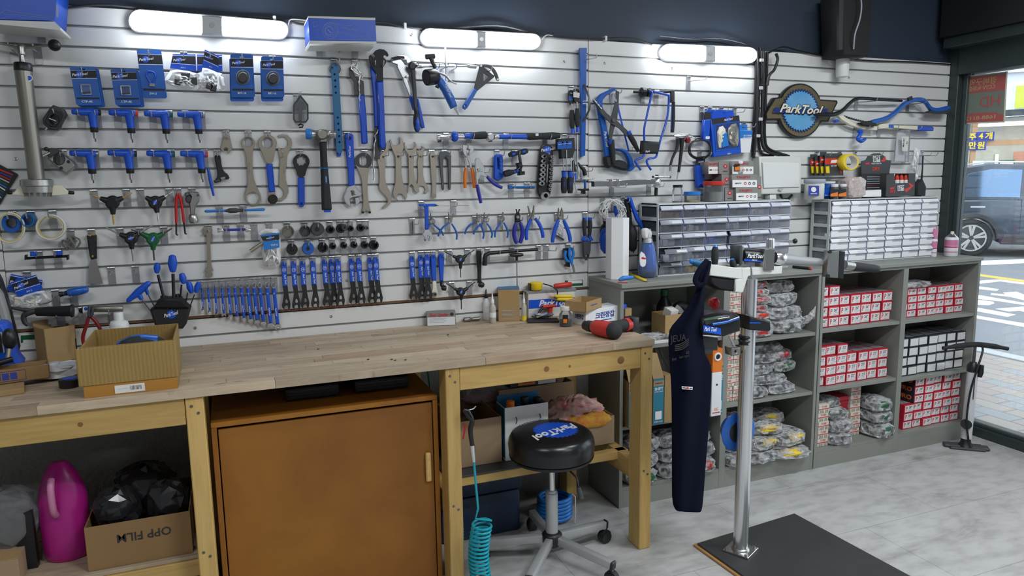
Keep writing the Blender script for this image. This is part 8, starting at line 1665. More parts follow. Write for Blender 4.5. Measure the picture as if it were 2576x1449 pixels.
pr('stool_grey',(.42,.43,.44),.35,.35);lathe(t,'column',(sx,sy,.12),(sx,sy,.315),[(0,.026),(.94,.025),(.95,.021),(1,.020)],'stool_grey',20);lathe(t,'hub',(sx,sy,.075),(sx,sy,.135),[(0,.032),(.3,.042),(.8,.042),(1,.03)],'black',20)
tube(t,'height_lever',[(sx+.03,sy-.05,.44),(sx+.06,sy-.11,.40),(sx+.065,sy-.125,.345)],[.004,.004,.004],'black',8);tube(t,'lever_paddle',[(sx+.063,sy-.12,.365),(sx+.068,sy-.13,.32)],[.008,.013],'charcoal',8)
CA=[Vector((-.196,-.571,0)),Vector((-.348,-.86,0)),Vector((-.673,-.452,0)),Vector((-.72,-.80,0)),Vector((-.40,-.36,0))]
for k in range(5):
	a=math.radians(12+72*k);e=Vector((sx+.285*math.cos(a),sy+.285*math.sin(a),.082));s=Vector((sx+.035*math.cos(a),sy+.035*math.sin(a),.105));u=(e-s).normalized();v=Vector((-math.sin(a),math.cos(a),0));w2=u.cross(v)
	lg=frame_box(t,'base_leg',s-v*.016-w2*.016,u,v,w2,(e-s).length,.032,.034,'stool_grey',.006,seg=2);frame_box(lg,'end_cap',e-v*.016-w2*.017,u,v,w2,.012,.032,.036,'black',.005)
	cq=Vector((e.x,e.y,.027));off=v*.0;lathe(t,'caster_wheel',cq-v*.021,cq+v*.021,[(0,.018),(.08,.026),(.4,.0265),(.45,.02),(.55,.02),(.6,.0265),(.92,.026),(1,.018)],'black',18);
	ch=tube_mesh('caster_hood',[cq-v*.012+Vector((0,0,.004)),cq+v*.012+Vector((0,0,.004))],.0285,18);link('caster_hood',ch,'black_m',t);tube(t,'caster_stem',[cq+Vector((0,0,.02)),Vector((e.x,e.y,.085))],.007,'steel',8)
# ================================================================ far left under the bench
view(0,980,3.0893);SZ=.2985
t=open_box('brown carton lettered upside down under the bench end',-2.165,-1.845,-.57,-.25,SZ,.155,'kraft_d');text3(t,'OPP FILM',(-1.99,-.5712,SZ+.10),(-1,0,0),(0,0,-1),.030,'print_k',0,.01,width=.165)
for k,(x,y,s)in enumerate(((-2.08,-.47,.07),(-1.92,-.47,.065),(-2.0,-.35,.10))):
	q=Vector((x,y,SZ+.09));t=thing('film_bag',('dark glossy bag at the front of the lettered carton','dark glossy bag at the right of the lettered carton','tall dark glossy bag at the back of the lettered carton')[k],'bag',q);vs,fs=sup(18,9,s,s*.8,.07+.03*(k==2),random.Random(50+k),.15,.75);pr('blackbag',(.02,.02,.022),.15)if 'blackbag' not in MAT else None;link('film',rawmesh('film',[v+q+Vector((0,0,.08))for v in vs],fs),'blackbag',t)
pr('magenta',(.50,.015,.26),.3,trans=.15)
q=pt(490,1010,.45);q=Vector((q.x,-.42,SZ));t=thing('detergent_jug','magenta plastic jug with a moulded handle','jug',q);vs=[];
me=tube_mesh('jug_body',[q+Vector((0,0,z))for z in(.0005,.01,.05,.15,.22,.26,.30,.33,.345)],[.062,.07,.074,.076,.074,.066,.052,.034,.022],24,flat=.75);link('jug_body',me,'magenta',t);tube(t,'handle',smooth_path([q+Vector((-.012,-.07,.31)),q+Vector((-.012,-.092,.28)),q+Vector((-.012,-.088,.21)),q+Vector((-.012,-.062,.18))],4),.011,'pinkp',10)
q=Vector((-2.42,-.40,SZ));t=thing('film_bag','pale clear bag beside the magenta jug','bag',q);vs,fs=sup(18,9,.10,.08,.11,random.Random(61),.14,.75);link('film',rawmesh('film',[v+q+Vector((0,0,.16))for v in vs],fs),'bag',t);vs,fs=sup(12,7,.07,.06,.09,random.Random(62),.14,.75);link('dark_goods',rawmesh('dark_goods',[v+q+Vector((0,0,.11))for v in vs],fs),'softblack',t);box(t,'black_post',-2.38,-2.33,-.47,-.44,SZ+.0005,SZ+.2,'black')
t=thing('kraft_carton','low brown carton at the corner of the lower shelf','carton',(-2.46,-.5,SZ));box(t,'carton_body',-2.62,-2.36,-.56,-.42,SZ+.0005,SZ+.085,'kraft2',.001);box(t,'flap',-2.62,-2.36,-.56,-.50,SZ+.086,SZ+.0885,'kraft')
t=thing('blue_pole','blue pole leaning behind the leftmost bench leg','pole',(-1.87,-.55,0));tube(t,'pole',[(-1.945,-.545,.0),(-1.86,-.53,.28)],.011,'blue',10);t=thing('pink_stick','pink plastic stick leaning at the leftmost bench leg','stick',(-1.87,-.62,0));tube(t,'stick',[(-1.862,-.63,.0),(-1.842,-.62,.205)],.011,'pinkp',4)
for k,(x,y,z,s,m_)in enumerate(((-2.25,-.45,.0,(.2,.1,.08),'blackbag'),(-2.05,-.45,.0,(.12,.1,.09),'kraft2'))):q=Vector((x,y,z));t=thing('floor_parcel',('dark bag on the floor under the bench end','brown parcel on the floor under the bench end')[k],'parcel',q);vs,fs=sup(14,7,*s,random.Random(70+k),.08,.5);link('wrapping',rawmesh('wrapping',[v+q+Vector((0,0,s[2]))for v in vs],fs),m_,t)
t=thing('silver_canister','short silver and blue tube lying under the bench end','canister',(-2.0,-.58,0));lathe(t,'tube_body',(-2.10,-.58,.19),(-1.93,-.575,.19),[(0,.018),(.3,.018),(.32,.014),(.6,.014),(.62,.02),(1,.018)],'steel',14);box(t,'rest_block',-2.12,-1.90,-.60,-.54,.0005,.168,'kraft_d',.002)
# ================================================================ repair stand
px_,py_=.256,-.889
t=thing('floor_mat','black steel floor plate with a worn plywood underlay','floor plate',(.5,-1.0,0));view(0,0,1);pr('matblack',(.030,.034,.036),.5,noise=(4,.5,(.05,.045,.042),one));pr('ply_edge',(.42,.22,.08),.7)
mp_=[ptz(*q,0)for q in((1757,1375),(1990,1306),(2260,1449),(1955,1545))];e1=(mp_[1]-mp_[0]);e1.z=0
a0=mp_[0];d1=e1.normalized();d2=Vector((d1.y,-d1.x,0));LW,LD=1.0,.62
d1=Vector((.985,.0,0));
def quad(z0,z1,ins,mat,nm):
	P_=[Vector((.115+ins,-.755-ins,0)),Vector((.72-ins,-.70-ins,0)),Vector((.76-ins,-1.55,0)),Vector((.15+ins,-1.60,0))]
	P_=[Vector((q[0],q[1],0))for q in chaikin([(p.x,p.y)for p in P_],0)]
	me=rawmesh(nm,[p+Vector((0,0,z0))for p in P_]+[p+Vector((0,0,z1))for p in P_],[(3,2,1,0),(4,5,6,7)]+[(i,(i+1)%4,(i+1)%4+4,i+4)for i in range(4)]);me.flip_normals()if False else None;bev(me,.002);return link(nm,me,mat,t)
quad(.0005,.010,0,'ply_edge','plywood_sheet');quad(.0105,.018,.012,'matblack','steel_plate')
t=thing('repair_stand','chrome bicycle repair stand with a clamp arm and tool tray','repair stand',(px_,py_,.018));Z=.018
me=rawmesh('base_plate',cubev(-.055,.055,-.055,.055,0,.007),CUBE_F);bev(me,.001);me.transform(Matrix.Translation((px_,py_,Z+.0005))@Matrix.Rotation(math.radians(28),4,'Z'));bp_=link('base_plate',me,'bright',t)
for sx_ in(-1,1):
	for sy_ in(-1,1):q=Matrix.Rotation(math.radians(28),4,'Z')@Vector((.043*sx_,.043*sy_,0));q=Vector((px_+q.x,py_+q.y,Z+.008));tube(bp_,'bolt',[q,q+Vector((0,0,.007))],.0065,'steel',6)
lathe(t,'weld_bead',(px_,py_,Z+.0076),(px_,py_,Z+.018),[(0,.037),(.5,.036),(1,.031)],'steel',24);lathe(t,'post',(px_,py_,Z+.008),(px_,py_,1.17),[(0,.030),(1,.030)],'chrome',32)
view(1640,560,3.2933);D=.889
def P2(zx,zy,d=D):return pt(zx,zy,d)
plate(t,'head_bracket',[(700,365),(825,355),(830,470),(800,460),(790,430),(700,440)],D-.03,D+.032,'stand_col2' if 'stand_col2' in MAT else 'steel',b=.002)
k=mpp(900,280,D)
plathe(t,'arm_tube',(745,270,D),(985,290,D+.0),[(0,48),(.04,52),(1,52)],'black',24);plate(t,'blue_stripe',[(765,300),(940,318),(940,328),(765,318)],D+.0215,D+.0235,'blue');ptext(t,'ParkTool',855,278,D+.0245,34,'print_w',-4,.3,.03,165);ptext(t,'PRS-3.2',850,312,D+.0245,12,'print_w',-4)
plate(t,'rear_block',[(728,200),(750,190),(752,345),(728,345)],D-.03,D+.03,'charcoal',b=.002);plathe(t,'arm_cap',(742,198,D),(742,350,D),[(0,20),(1,20)],'steel',12)
plate(t,'pivot_block',[(935,220),(1020,215),(1015,395),(938,395)],D-.028,D+.034,'steel',b=.003);plathe(t,'knob_post',(980,130,D),(980,220,D),[(0,30),(.1,34),(1,34)],'chrome',18);ptube(t,'lever',[(1010,150,D),(1160,158,D)],11,'chrome',10);ball(t,'lever_ball',P2(1185,153),.0105,'black',14)
plathe(t,'collar',(1005,290,D),(1085,300,D),[(0,52),(.3,62),(.8,58),(1,50)],'chrome',24);plathe(t,'clamp_arm',(1080,300,D),(1460,335,D),[(0,48),(.5,36),(.9,32),(1,36)],'stool_grey',20)
plate(t,'clamp_jaw',[(1468,232),(1555,238),(1545,460),(1450,452)],D+.01,D+.04,'steel',b=.002);plate(t,'jaw_pad',[(1555,235),(1605,238),(1590,465),(1545,462)],D-.02,D+.04,'black',b=.003)
for x,y in((1478,242),(1462,442)):plate(t,'bolt',circ(x,y,14),D+.04,D+.046,'black')
plathe(t,'clamp_handle',(1590,350,D),(1670,362,D),[(0,40),(1,34)],'steel',16);plathe(t,'handle_grip',(1660,362,D),(1880,385,D),[(0,34),(.1,37),(.85,33),(.97,26),(1,12)],'softblack',16)
plate(t,'white_head',[(825,375),(1085,360),(1080,425),(830,440)],D-.02,D+.02,'offwhite',b=.003);ptube(t,'set_screw',[(828,402,D+.01),(860,400,D+.01)],12,'black',8)
pr('trayclip',(.6,.6,.58),.4)
# white tool caddy with dark bowl
t=thing('tool_caddy','white rimmed caddy with a black bowl mounted on the stand','tool caddy',P2(620,570));DF=D+.0
plate(t,'front_rim',[(478,352),(490,345),(700,375),(745,380),(820,372),(822,440),(805,445),(745,470),(480,440)],DF+.055,DF+.075,'offwhite',b=.003);plate(t,'rear_rim',[(500,330),(760,350),(760,372),(500,350)],DF-.04,DF-.03,'offwhite');plate(t,'side_leg',[(745,380),(808,378),(800,440),(755,580),(690,575),(700,470),(745,465)],DF+.03,DF+.076,'offwhite',b=.002);plate(t,'bowl',[(478,440),(700,470),(690,575),(560,560),(510,530),(485,490)],DF-.03,DF+.07,'black',b=.008,sm=0)
for lab,g0,g1,r,cm in(('upright blue-black gripped driver in the caddy',(525,190),(520,345),30,'softblack'),('short blue-topped driver standing in the caddy',(665,300),(678,375),26,'softblack'),('slate blue gripped driver lying across the caddy',(320,318),(470,365),30,'blue2')):
	d=thing('screwdriver',lab,'screwdriver',P2(*g1));D2=DF+.01
	ptube(d,'grip',[(g0[0],g0[1],D2),(g0[0]*.75+g1[0]*.25,g0[1]*.75+g1[1]*.25,D2),(g0[0]*.3+g1[0]*.7,g0[1]*.3+g1[1]*.7,D2),(*g1,D2)],[r*.5,r,r,r*.8],cm if cm!='blue2' else 'teal',14);ptube(d,'grip_cap',[(g0[0]-(g1[0]-g0[0])*.04,g0[1]-(g1[1]-g0[1])*.04,D2),(g0[0]+(g1[0]-g0[0])*.06,g0[1]+(g1[1]-g0[1])*.06,D2)],[r*.4,r*.75],'sky_blue',12)
# apron
def apronmesh():
	L_=[(450,300,500,318),(405,360,490,380),(380,430,470,470),(380,500,445,520),(340,620,435,640),(270,730,440,700),(200,820,430,800),(138,880,430,900),(135,1000,425,1000),(145,1120,440,1090),(155,1300,505,1170),(160,1420,500,1320),(160,1600,490,1560),(160,1900,462,1880),(160,2180,440,2180),(160,2360,425,2370),(215,2400,410,2405)]
	vs=[];n=12
	for j,(xa,ya,xb,yb)in enumerate(L_):
		for i in range(n):
			f=i/(n-1);fold=.030*math.sin(f*PI)+.008*math.sin(f*9+j*.4)
			vs.append(pt(xa+(xb-xa)*f,ya+(yb-ya)*f,D+.075+fold))
	m=len(L_);fs=[(j*n+i,j*n+i+1,(j+1)*n+i+1,(j+1)*n+i)for j in range(m-1)for i in range(n-1)]
	return rawmesh('cloth',vs,fs,True)
pr('navy',(.003,.0042,.014),.9,spec=.1);pr('apron_print',(.022,.023,.021),.8);t=thing('apron','long navy apron hanging from the repair stand','apron',P2(320,2400,D+.08));o=link('cloth',apronmesh(),'navy',t);o.data.flip_normals();m_=o.modifiers.new('thickness','SOLIDIFY');m_.thickness=.006;m2=o.modifiers.new('smooth','SUBSURF');m2.levels=m2.render_levels=1
ptube(t,'neck_strap',[(455,315,D+.11),(400,380,D+.13),(365,450,D+.13),(360,490,D+.13),(400,520,D+.12),(440,500,D+.12)],[22,26,30,26,22,18],'navy',10,3,flat=.35)
plate(t,'chest_tag',[(248,1357),(338,1362),(336,1385),(250,1380)],D+.115,D+.1165,'print_w');plate(t,'tag_print',[(254,1364),(280,1366),(279,1374),(254,1372)],D+.1168,D+.1172,'print_k');plate(t,'tag_print',[(314,1369),(333,1370),(332,1378),(314,1377)],D+.1168,D+.1172,'print_k');plate(t,'tag_mark',[(285,1366),(300,1364),(312,1378),(278,1378)],D+.1168,D+.1172,'red')
ptext(t,'JEUA',220,960,D+.117,58,'apron_print',2,0,.0,150);ptext(t,'at',295,1075,D+.117,30,'apron_print');ptext(t,'last oper',270,1108,D+.117,24,'apron_print',4,0,0,95);ptext(t,'inc',185,1130,D+.117,28,'apron_print',6)
for k_ in range(4):ptube(t,'print_stroke',[(190,1060-14*k_,D+.1165),(250,1050-16*k_,D+.1165),(305,1010-16*k_,D+.1165)],4,'apron_print',4,3)
# lower black trays with magnetic bits
t=thing('parts_tray','black two-sided parts tray clamped to the stand post','parts tray',P2(600,900));DT=D
plate(t,'left_tray',[(425,790),(700,750),(735,780),(740,860),(735,900),(600,945),(425,930)],DT-.02,DT+.10,'black',b=.006);plate(t,'left_tray_well',[(440,800),(690,770),(690,800),(445,845)],DT+.1,DT+.103,'charcoal');plate(t,'blue_front',[(428,850),(570,875),(575,930),(428,905)],DT+.1032,DT+.106,'blue');ptext(t,'Park Tool',485,885,DT+.107,34,'print_w',-8,.2,.02,120)
plate(t,'right_tray',[(808,775),(985,820),(990,890),(970,905),(810,890)],DT-.06,DT+.05,'black',b=.005);plate(t,'right_tray_liner',[(812,825),(900,828),(900,836),(812,836)],DT+.05,DT+.052,'blue');plathe(t,'mount_ring',(775,930,D),(775,1005,D),[(0,52),(.2,58),(.4,48),(.6,58),(.85,50),(1,55)],'black',20);plate(t,'wing_nut',[(815,935),(860,945),(865,965),(835,975),(818,985)],D-.005,D+.005,'chrome',b=.001)
plate(t,'hanger',[(420,945),(550,960),(545,1060),(500,1060),(500,1095),(440,1090)],DT+.0,DT+.03,'charcoal',b=.002)
for k_,(lab,l,m_,r)in enumerate((('blue-tipped pick lying in the parts tray',[(500,850),(620,830),(720,795)],'blue2',12),('clear plastic ruler lying in the parts tray',[(600,835),(720,790)],'steel',9),('green hex key lying in the parts tray',[(430,815),(540,800),(560,795)],'green',6),('small steel spanner lying in the parts tray',[(540,805),(640,790)],'steel',7))):
	o=ptube(None,'tray_tool',[(x,y-6,DT+.112)for x,y in l],r,m_,8);topmesh(o,lab,'tool')
o=thing('ratchet_driver','red-knobbed bit driver standing behind the parts tray','driver',P2(560,760,D-.06));plathe(o,'knob',(505,625,D-.06),(530,722,D-.06),[(0,20),(.1,38),(.5,46),(.75,30),(1,22)],'red',16);ptube(o,'shaft',[(530,720,D-.06),(575,790,D-.06)],18,'clear2',10);plathe(o,'knob_cap',(512,622,D-.06),(516,640,D-.06),[(0,10),(1,26)],'darkred',12)
t=thing('work_light','small square steel camera mount on the stand post','mount',P2(690,1075));plate(t,'block',[(660,1040),(735,1035),(735,1100),(665,1105)],D+.005,D+.05,'steel',[circ(697,1068,12)],b=.002);ptube(t,'arm',[(640,940,D+.02),(690,1040,D+.02)],9,'hook',8);ptube(t,'post_link',[(720,1070,D),(760,1070,D)],12,'black',8)
view(1500,840,3.0183)
a=pt(1075,740,D-.045);t=thing('magnetic_bowl','round blue dish stuck on the stand post','dish',a);lathe(t,'dish',a+Vector((0,.045,0)),a+Vector((0,-.002,0)),[(0,.055),(.3,.06),(.8,.078),(1,.083)],'blue2',36);lathe(t,'dish_rim',a+Vector((0,0,0)),a+Vector((0,-.006,0)),[(0,.083),(.5,.085),(1,.080)],'blue2',36)
lathe(t,'dish_floor',a+Vector((0,-.0062,0)),a+Vector((0,-.0072,0)),[(0,.047),(1,.046)],'black',30)
# ================================================================ outside the window
pr('asphalt',(.20,.21,.22),.9,noise=(1.5,.5,(.16,.17,.18),one));pr('paint_w',(.72,.73,.74),.8);pr('paint_y',(.65,.42,.08),.8);pr('kerb',(.40,.40,.40),.85)
GZ=-.12
st(box(None,'ground_street',2.6,60,-30,60,GZ-.1,GZ-.03,'asphalt'))
pv=box(None,'ground_pavement',2.56,4.95,-8,9,GZ-.028,GZ-.012,'kerb');st(pv)
pr('paver_r',(.30,.255,.235),.85);pr('paver_g',(.265,.27,.275),.85);pr('paver_t',(.31,.275,.245),.85)
PM={}
for m_ in('paver_r','paver_g','paver_t'):
	me=rawmesh('paver',cubev(-.148,.148,-.073,.073,0,.012),CUBE_F);bev(me,.003);me.materials.append(M(m_));PM[m_]=me
rnd=random.Random(17);n=0
for r in range(15):
	for c in range(20):
		x=2.72+r*.152;y=-1.35+c*.30+(.15 if r%2 else 0)
		o=bpy.data.objects.new('paver',PM[rnd.choice(('paver_r','paver_r','paver_g','paver_t'))]);C.objects.link(o);o.parent=pv;o.location=(x,y,GZ-.0118);o.rotation_euler.z=PI/2
st(box(None,'trim_1',4.98,5.14,-8,9,GZ-.03,GZ,'kerb'))
view(2376,600,2.59)
def mark(l,m_,label,z=GZ-.0295):
	W=[ptz(x,y,GZ-.028)for x,y in l];n=len(W);me=rawmesh('road_marking',W+[p-Vector((0,0,.0015))for p in W],[tuple(range(n)),tuple(reversed(range(n,2*n)))]+[(i,(i+1)%n,(i+1)%n+n,i+n)for i in range(n)])
	o=link('road_marking',me,m_);topmesh(o,label,'road marking')
mark([(180,146),(700,128),(700,152),(180,176)],'paint_w','white stop line painted on the road beside the parked car')
mark([(150,215),(243,233),(700,296),(700,310),(243,247),(150,232)],'paint_y','thin yellow line painted along the road')
mark([(150,290),(250,272),(360,266),(700,312),(700,322),(360,279),(238,294)],'paint_w','long white stroke of the road lettering under the yellow line')
mark([(150,305),(236,313),(355,330),(340,341),(150,322)],'paint_w','short white bar of the road lettering near the cabinet')
mark([(380,352),(470,346),(520,366),(640,380),(640,420),(518,402),(430,380),(300,366),(305,356),(400,364)],'paint_w','branching white stroke in the middle of the road lettering')
mark([(150,365),(235,370),(380,395),(640,440),(640,452),(370,410),(150,385)],'paint_w','long straight white bar of the road lettering')
mark([(150,395),(250,402),(320,412),(325,422),(290,434),(150,430)],'paint_w','rounded white letter shape on the road next to the cabinet')
mark([(330,458),(500,444),(640,450),(640,480),(520,478),(490,470),(420,475)],'paint_w','angular white stroke of the road lettering near the kerb')
mark([(150,440),(225,452),(465,496),(410,510),(150,462)],'paint_w','broad white bar of the road lettering nearest the kerb')
mark([(150,480),(222,504),(640,572),(640,598),(222,522),(150,500)],'paint_w','white edge line painted along the kerb')
# car parked across the road
ang=math.radians(-46);ctr=Vector((12.8,7.3,GZ-.03))-Vector((math.sin(ang),-math.cos(ang),0))*.9
t=thing('parked_car','dark grey sport utility car parked across the road','car',ctr)
pr('car_paint',(.045,.06,.085),.12,.5,coat=1.0);pr('car_clad',(.03,.03,.032),.6);pr('car_glass',(.16,.24,.36),.04,.75);pr('alloy',(.55,.53,.50),.3,.8);pr('car_trim',(.6,.62,.65),.2,.9)  # car_glass is bluish metal: the reflected sky is put into its colour
R_=Matrix.Translation(ctr)@Matrix.Rotation(ang,4,'Z')@Matrix.Scale(1.13,4)
def carside(name,prof,y0,y1,mat,b=.03,par=None):
	me=flat_mesh(name,prof,(),abs(y1-y0),b,2);me.transform(R_@Matrix.Translation((0,(y0+y1)/2,0))@ROTX);shade(me,50);return link(name,me,mat,par or t)
body=[(-1.05,.35),(-1.02,.72),(-.95,.92),(-.80,1.02),(.2,1.04),(2.0,1.0),(2.9,.90),(3.25,.75),(3.3,.40),(3.0,.30),(2.85,.30)]+circ(2.45,.32,.42,.42,12,0,180)[0:0]+[(-.55,.30)]
carside('body',[(-1.05,.38),(-1.06,.70),(-1.0,.95),(-.88,1.03),(.3,1.05),(2.1,1.0),(2.95,.90),(3.3,.75),(3.35,.42),(2.95,.28),(.45,.26),(.40,.42),(.30,.60),(.12,.70),(-.12,.70),(-.30,.62),(-.42,.45),(-.46,.30),(-.95,.32)],-.88,.88,'car_paint')
carside('cabin',[(-.90,1.02),(-.60,1.38),(-.35,1.62),(.2,1.70),(1.1,1.66),(1.9,1.10),(1.95,1.0)],-.74,.74,'car_paint');carside('side_window',[(-.35,1.10),(-.10,1.52),(.25,1.60),(.72,1.58),(.72,1.08)],-.765,-.745,'car_glass',.004);carside('side_window',[(.80,1.08),(.80,1.57),(1.05,1.55),(1.65,1.10)],-.765,-.745,'car_glass',.004)
carside('rear_glass',[(-.86,1.06),(-.58,1.38),(-.42,1.52),(-.40,1.12)],-.757,-.742,'car_glass',.004);carside('roof_rail',[(-.35,1.66),(.2,1.75),(1.0,1.72),(1.0,1.70),(.2,1.72),(-.33,1.645)],-.62,-.58,'car_trim',.004);carside('sill_cladding',[(.45,.24),(1.95,.24),(1.95,.42),(.50,.42)],-.90,-.86,'car_clad',.01)
arch=circ(0,.34,.47,.46,16,0,180)+list(reversed(circ(0,.34,.39,.39,16,0,180)));carside('wheel_arch',arch,-.90,-.86,'car_clad',.008);carside('door_line',[(.725,.35),(.735,.35),(.735,1.05),(.725,1.05)],-.884,-.878,'black',.001);carside('door_handle',[(-.05,.90),(.18,.90),(.18,.93),(-.05,.93)],-.90,-.87,'car_trim',.004);carside('tail_light',[(-1.04,.82),(-.72,.90),(-.70,.98),(-.98,.97)],-.892,-.86,'darkred',.006)
for wx in(0,2.45):
	ty=carside('tyre',circ(wx,.345,.345,.345,32),-.87,-.64,'rubber',.04);ri=carside('rim',circ(wx,.345,.235,.235,28),-.875,-.865,'car_clad',.003,ty)
	for k in range(5):
		for s in(-.16,.16):
			a=2*PI*k/5+s+.3;c,d=math.cos(a),math.sin(a);carside('spoke',[(wx+c*.04-d*.016,.345+d*.04+c*.016),(wx+c*.225-d*.022,.345+d*.225+c*.022),(wx+c*.225+d*.022,.345+d*.225-c*.022),(wx+c*.04+d*.016,.345+d*.04-c*.016)],-.885,-.875,'alloy',.003,ty)
	carside('rim_ring',circ(wx,.345,.24,.24,32),-.884,-.874,'alloy',.002,ty)if False else link('rim_ring',(lambda me:(me.transform(R_@Matrix.Translation((0,-.88,0))@ROTX),me)[1])(flat_mesh('rim_ring',circ(wx,.345,.245,.245,32),[circ(wx,.345,.222,.222,32)],.01)),'alloy',ty)
# shop across the road
dirx=Vector((math.cos(ang),math.sin(ang),0));nrm=Vector((math.sin(ang),-math.cos(ang),0));F0=ctr-nrm*4.5
def ptf(px,py,off=0.0):
	q=_f+_r*((px-1288)/FPX)+_u*((724.5-py)/FPX);o=F0+nrm*off;k=(o-CAM).dot(nrm)/q.dot(nrm);return CAM+q*k
t=thing('corner_shop','brightly lit convenience shop across the road','shop',F0);pr('shop_wall',(.36,.14,.11),.8,noise=(30,.3,(.30,.11,.09),one));pr('shop_cream',(.66,.60,.50),.6);pr('shop_sign',(.74,.76,.82),.5);pr('sign_yel',(.62,.72,.06),.5);pr('wood_trim',(.50,.28,.14),.6)
lamp_mat('shop_light',(1,.97,.88),5.0);lamp_mat('shop_glow',(1,.95,.85),.9)
def quadf(name,px0,px1,py0,py1,off,th,mat,par=None):
	a=ptf(px0,py1,off);b=ptf(px1,py1,off);c=ptf(px0,py0,off);w_=(b-a).dot(dirx);z0,z1=a.z,c.z
	return frame_box(par or t,name,Vector((a.x,a.y,min(z0,z1))),dirx,(0,0,1),nrm,w_,abs(z1-z0),th,mat)
a=ptf(2250,700);
for nm,m_,x0,x1,z0,z1,o_,th in(('brick_wall','shop_wall',-8,12,4.35,9,0,.2),('sign_fascia','shop_sign',-8,12,3.35,4.3,.0,.25),('soffit_trim','frame_dark',-8,12,3.2,3.35,0,.3),('awning_edge','print_w',-8,12,4.28,4.38,.0,.4),('plinth','shop_cream',-8,12,-.2,.5,0,.15),('shop_back','shop_cream',-8,12,.0,3.2,-2.2,.1),('shop_floor','shop_cream',-8,12,-.1,.0,-2.1,2.1),('shop_ceiling','shop_cream',-8,12,3.1,3.19,-2.1,2.1)):
	frame_box(t,nm,F0+dirx*x0+nrm*o_+Vector((0,0,z0)),dirx,(0,0,1),nrm,x1-x0,z1-z0,th,m_)
for k in range(6):frame_box(t,'ceiling_lamp',F0+dirx*(-5.4+2.1*k)+nrm*(-1.2)+Vector((0,0,3.02)),dirx,nrm,(0,0,1),1.6,.5,.06,'shop_light')
for k in range(7):
	for z in(.55,1.05,1.55,2.0):frame_box(t,'display_shelf',F0+dirx*(-6+2*k)+nrm*-2.0+Vector((0,0,z)),dirx,nrm,(0,0,1),1.8,.5,.04,'print_w')
rnd=random.Random(23)
for k in range(60):
	x=-4+rnd.random()*8;z=rnd.choice((.6,1.1,1.6,2.05));frame_box(t,'goods',F0+dirx*x+nrm*(-1.95+.3*rnd.random())+Vector((0,0,z)),dirx,nrm,(0,0,1),.15+.2*rnd.random(),.15,.2+.15*rnd.random(),rnd.choice(('yellow','paper','sign_yel','orange','redplast','white','cream','pinkp')))
for k in range(9):frame_box(t,'mullion',F0+dirx*(-6.4+1.75*k)+Vector((0,0,0)),dirx,(0,0,1),nrm,.12,3.2,.12,'wood_trim')
frame_box(t,'transom',F0+dirx*-8+Vector((0,0,2.45)),dirx,(0,0,1),nrm,20,.14,.1,'wood_trim');frame_box(t,'shop_glazing',F0+dirx*-8+nrm*.03,dirx,(0,0,1),nrm,20,3.2,.01,'window_glass')
quadf('yellow_sign',2552,2640,216,272,.27,.03,'sign_yel');quadf('sign_panel',2545,2640,210,292,.255,.012,'print_w')
def shoptext(s,px,py,hpx,m_,off=.2):
	q=ptf(px,py,off);k=(q-CAM).length/FPX;return text3(t,s,q,dirx,(0,0,1),hpx*k,m_,0,.03)
for s,px,py in(('맥',2423,345),('주',2446,345),('4',2468,343),('개',2488,343),('만',2446,367),('원',2468,367)):
	q=ptf(px,py,.14);k=(q-CAM).length/FPX*9;frame_box(t,'price_tile',q-dirx*k-Vector((0,0,k)),dirx,(0,0,1),nrm,2*k,2*k,.02,'print_b');shoptext(s,px,py,11,'yellow',.18)
for(x0,x1,y0,y1,m_,s)in((2444,2471,405,443,'white',':::'),(2473,2489,417,443,'paper','-'),(2511,2551,403,430,'green',''),(2499,2508,388,440,'white','')):quadf('notice',x0,x1,y0,y1,.13,.02,m_)
quadf('notice_panel',2514,2548,407,426,.155,.01,'white')
# notice stuck on the inside of the pane

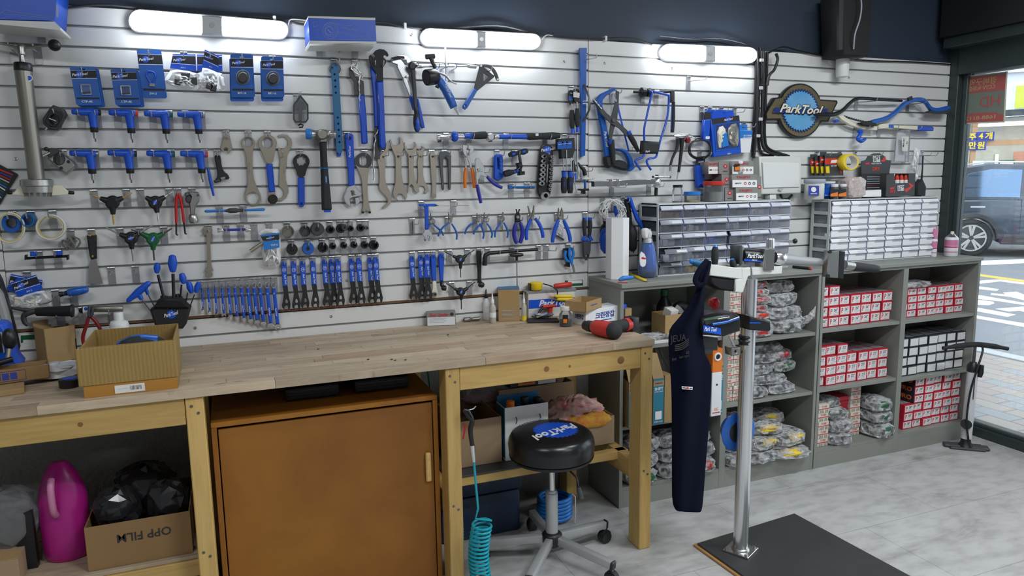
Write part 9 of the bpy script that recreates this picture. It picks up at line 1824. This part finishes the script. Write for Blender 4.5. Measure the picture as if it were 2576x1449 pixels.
def transl(name,col):
	m=bpy.data.materials.new(name);m.use_nodes=True;nt=m.node_tree;nt.nodes.clear();o=nt.nodes.new('ShaderNodeOutputMaterial');d=nt.nodes.new('ShaderNodeBsdfDiffuse');t_=nt.nodes.new('ShaderNodeBsdfTranslucent');x=nt.nodes.new('ShaderNodeMixShader');x.inputs[0].default_value=.6
	d.inputs[0].default_value=t_.inputs[0].default_value=(*col,1);nt.links.new(d.outputs[0],x.inputs[1]);nt.links.new(t_.outputs[0],x.inputs[2]);nt.links.new(x.outputs[0],o.inputs[0]);MAT[name]=m
transl('notice_c',(.85,.82,.72));transl('notice_g',(.45,.50,.45));transl('notice_r',(.85,.32,.30));transl('notice_y',(.9,.75,.45));view(1900,0,3.8107)
def ng(poly,x0,x1,mat,par=None,nm='print'):
	W=[ptx(*q,GX-.006)for q in poly];n_=len(W);vs=[Vector((x0,p.y,p.z))for p in W]+[Vector((x1,p.y,p.z))for p in W];me=rawmesh(nm,vs,[tuple(range(n_)),tuple(reversed(range(n_,2*n_)))]+[(i,(i+1)%n_,(i+1)%n_+n_,i+n_)for i in range(n_)]);return link(nm,me,mat,par)
t=thing('window_notice','security notice stuck on the shop window, seen from behind','notice',ptx(2180,1190,GX-.01));ng([(1955,740),(2420,682),(2392,1175),(1930,1195)],GX-.0065,GX-.0055,'notice_c',t,'notice_sheet');ng([(1972,748),(2405,693),(2380,1162),(1950,1180)],GX-.0075,GX-.0066,'notice_g',t,'dark_field');ng([(1972,748),(2405,712),(2395,865),(1968,905)],GX-.0085,GX-.0076,'notice_r',t,'red_field');ng([(1955,1110),(2080,1085),(2300,1075),(2380,1100),(2378,1160),(1952,1180)],GX-.0085,GX-.0076,'notice_r',t,'red_field')
def nt_(s,zx,zy,h,m_,wd):q=ptx(zx,zy,GX-.009);text3(t,s,q,(0,1,0),(0,0,1),h,m_,0,.01,width=wd)
nt_('경비구역',2180,785,.032,'notice_y',.16);nt_('CCTV 녹화중',2170,845,.022,'notice_y',.16);nt_('HD',2250,975,.06,'notice_r',.12);nt_('1688-8112',2160,1130,.022,'notice_y',.18)
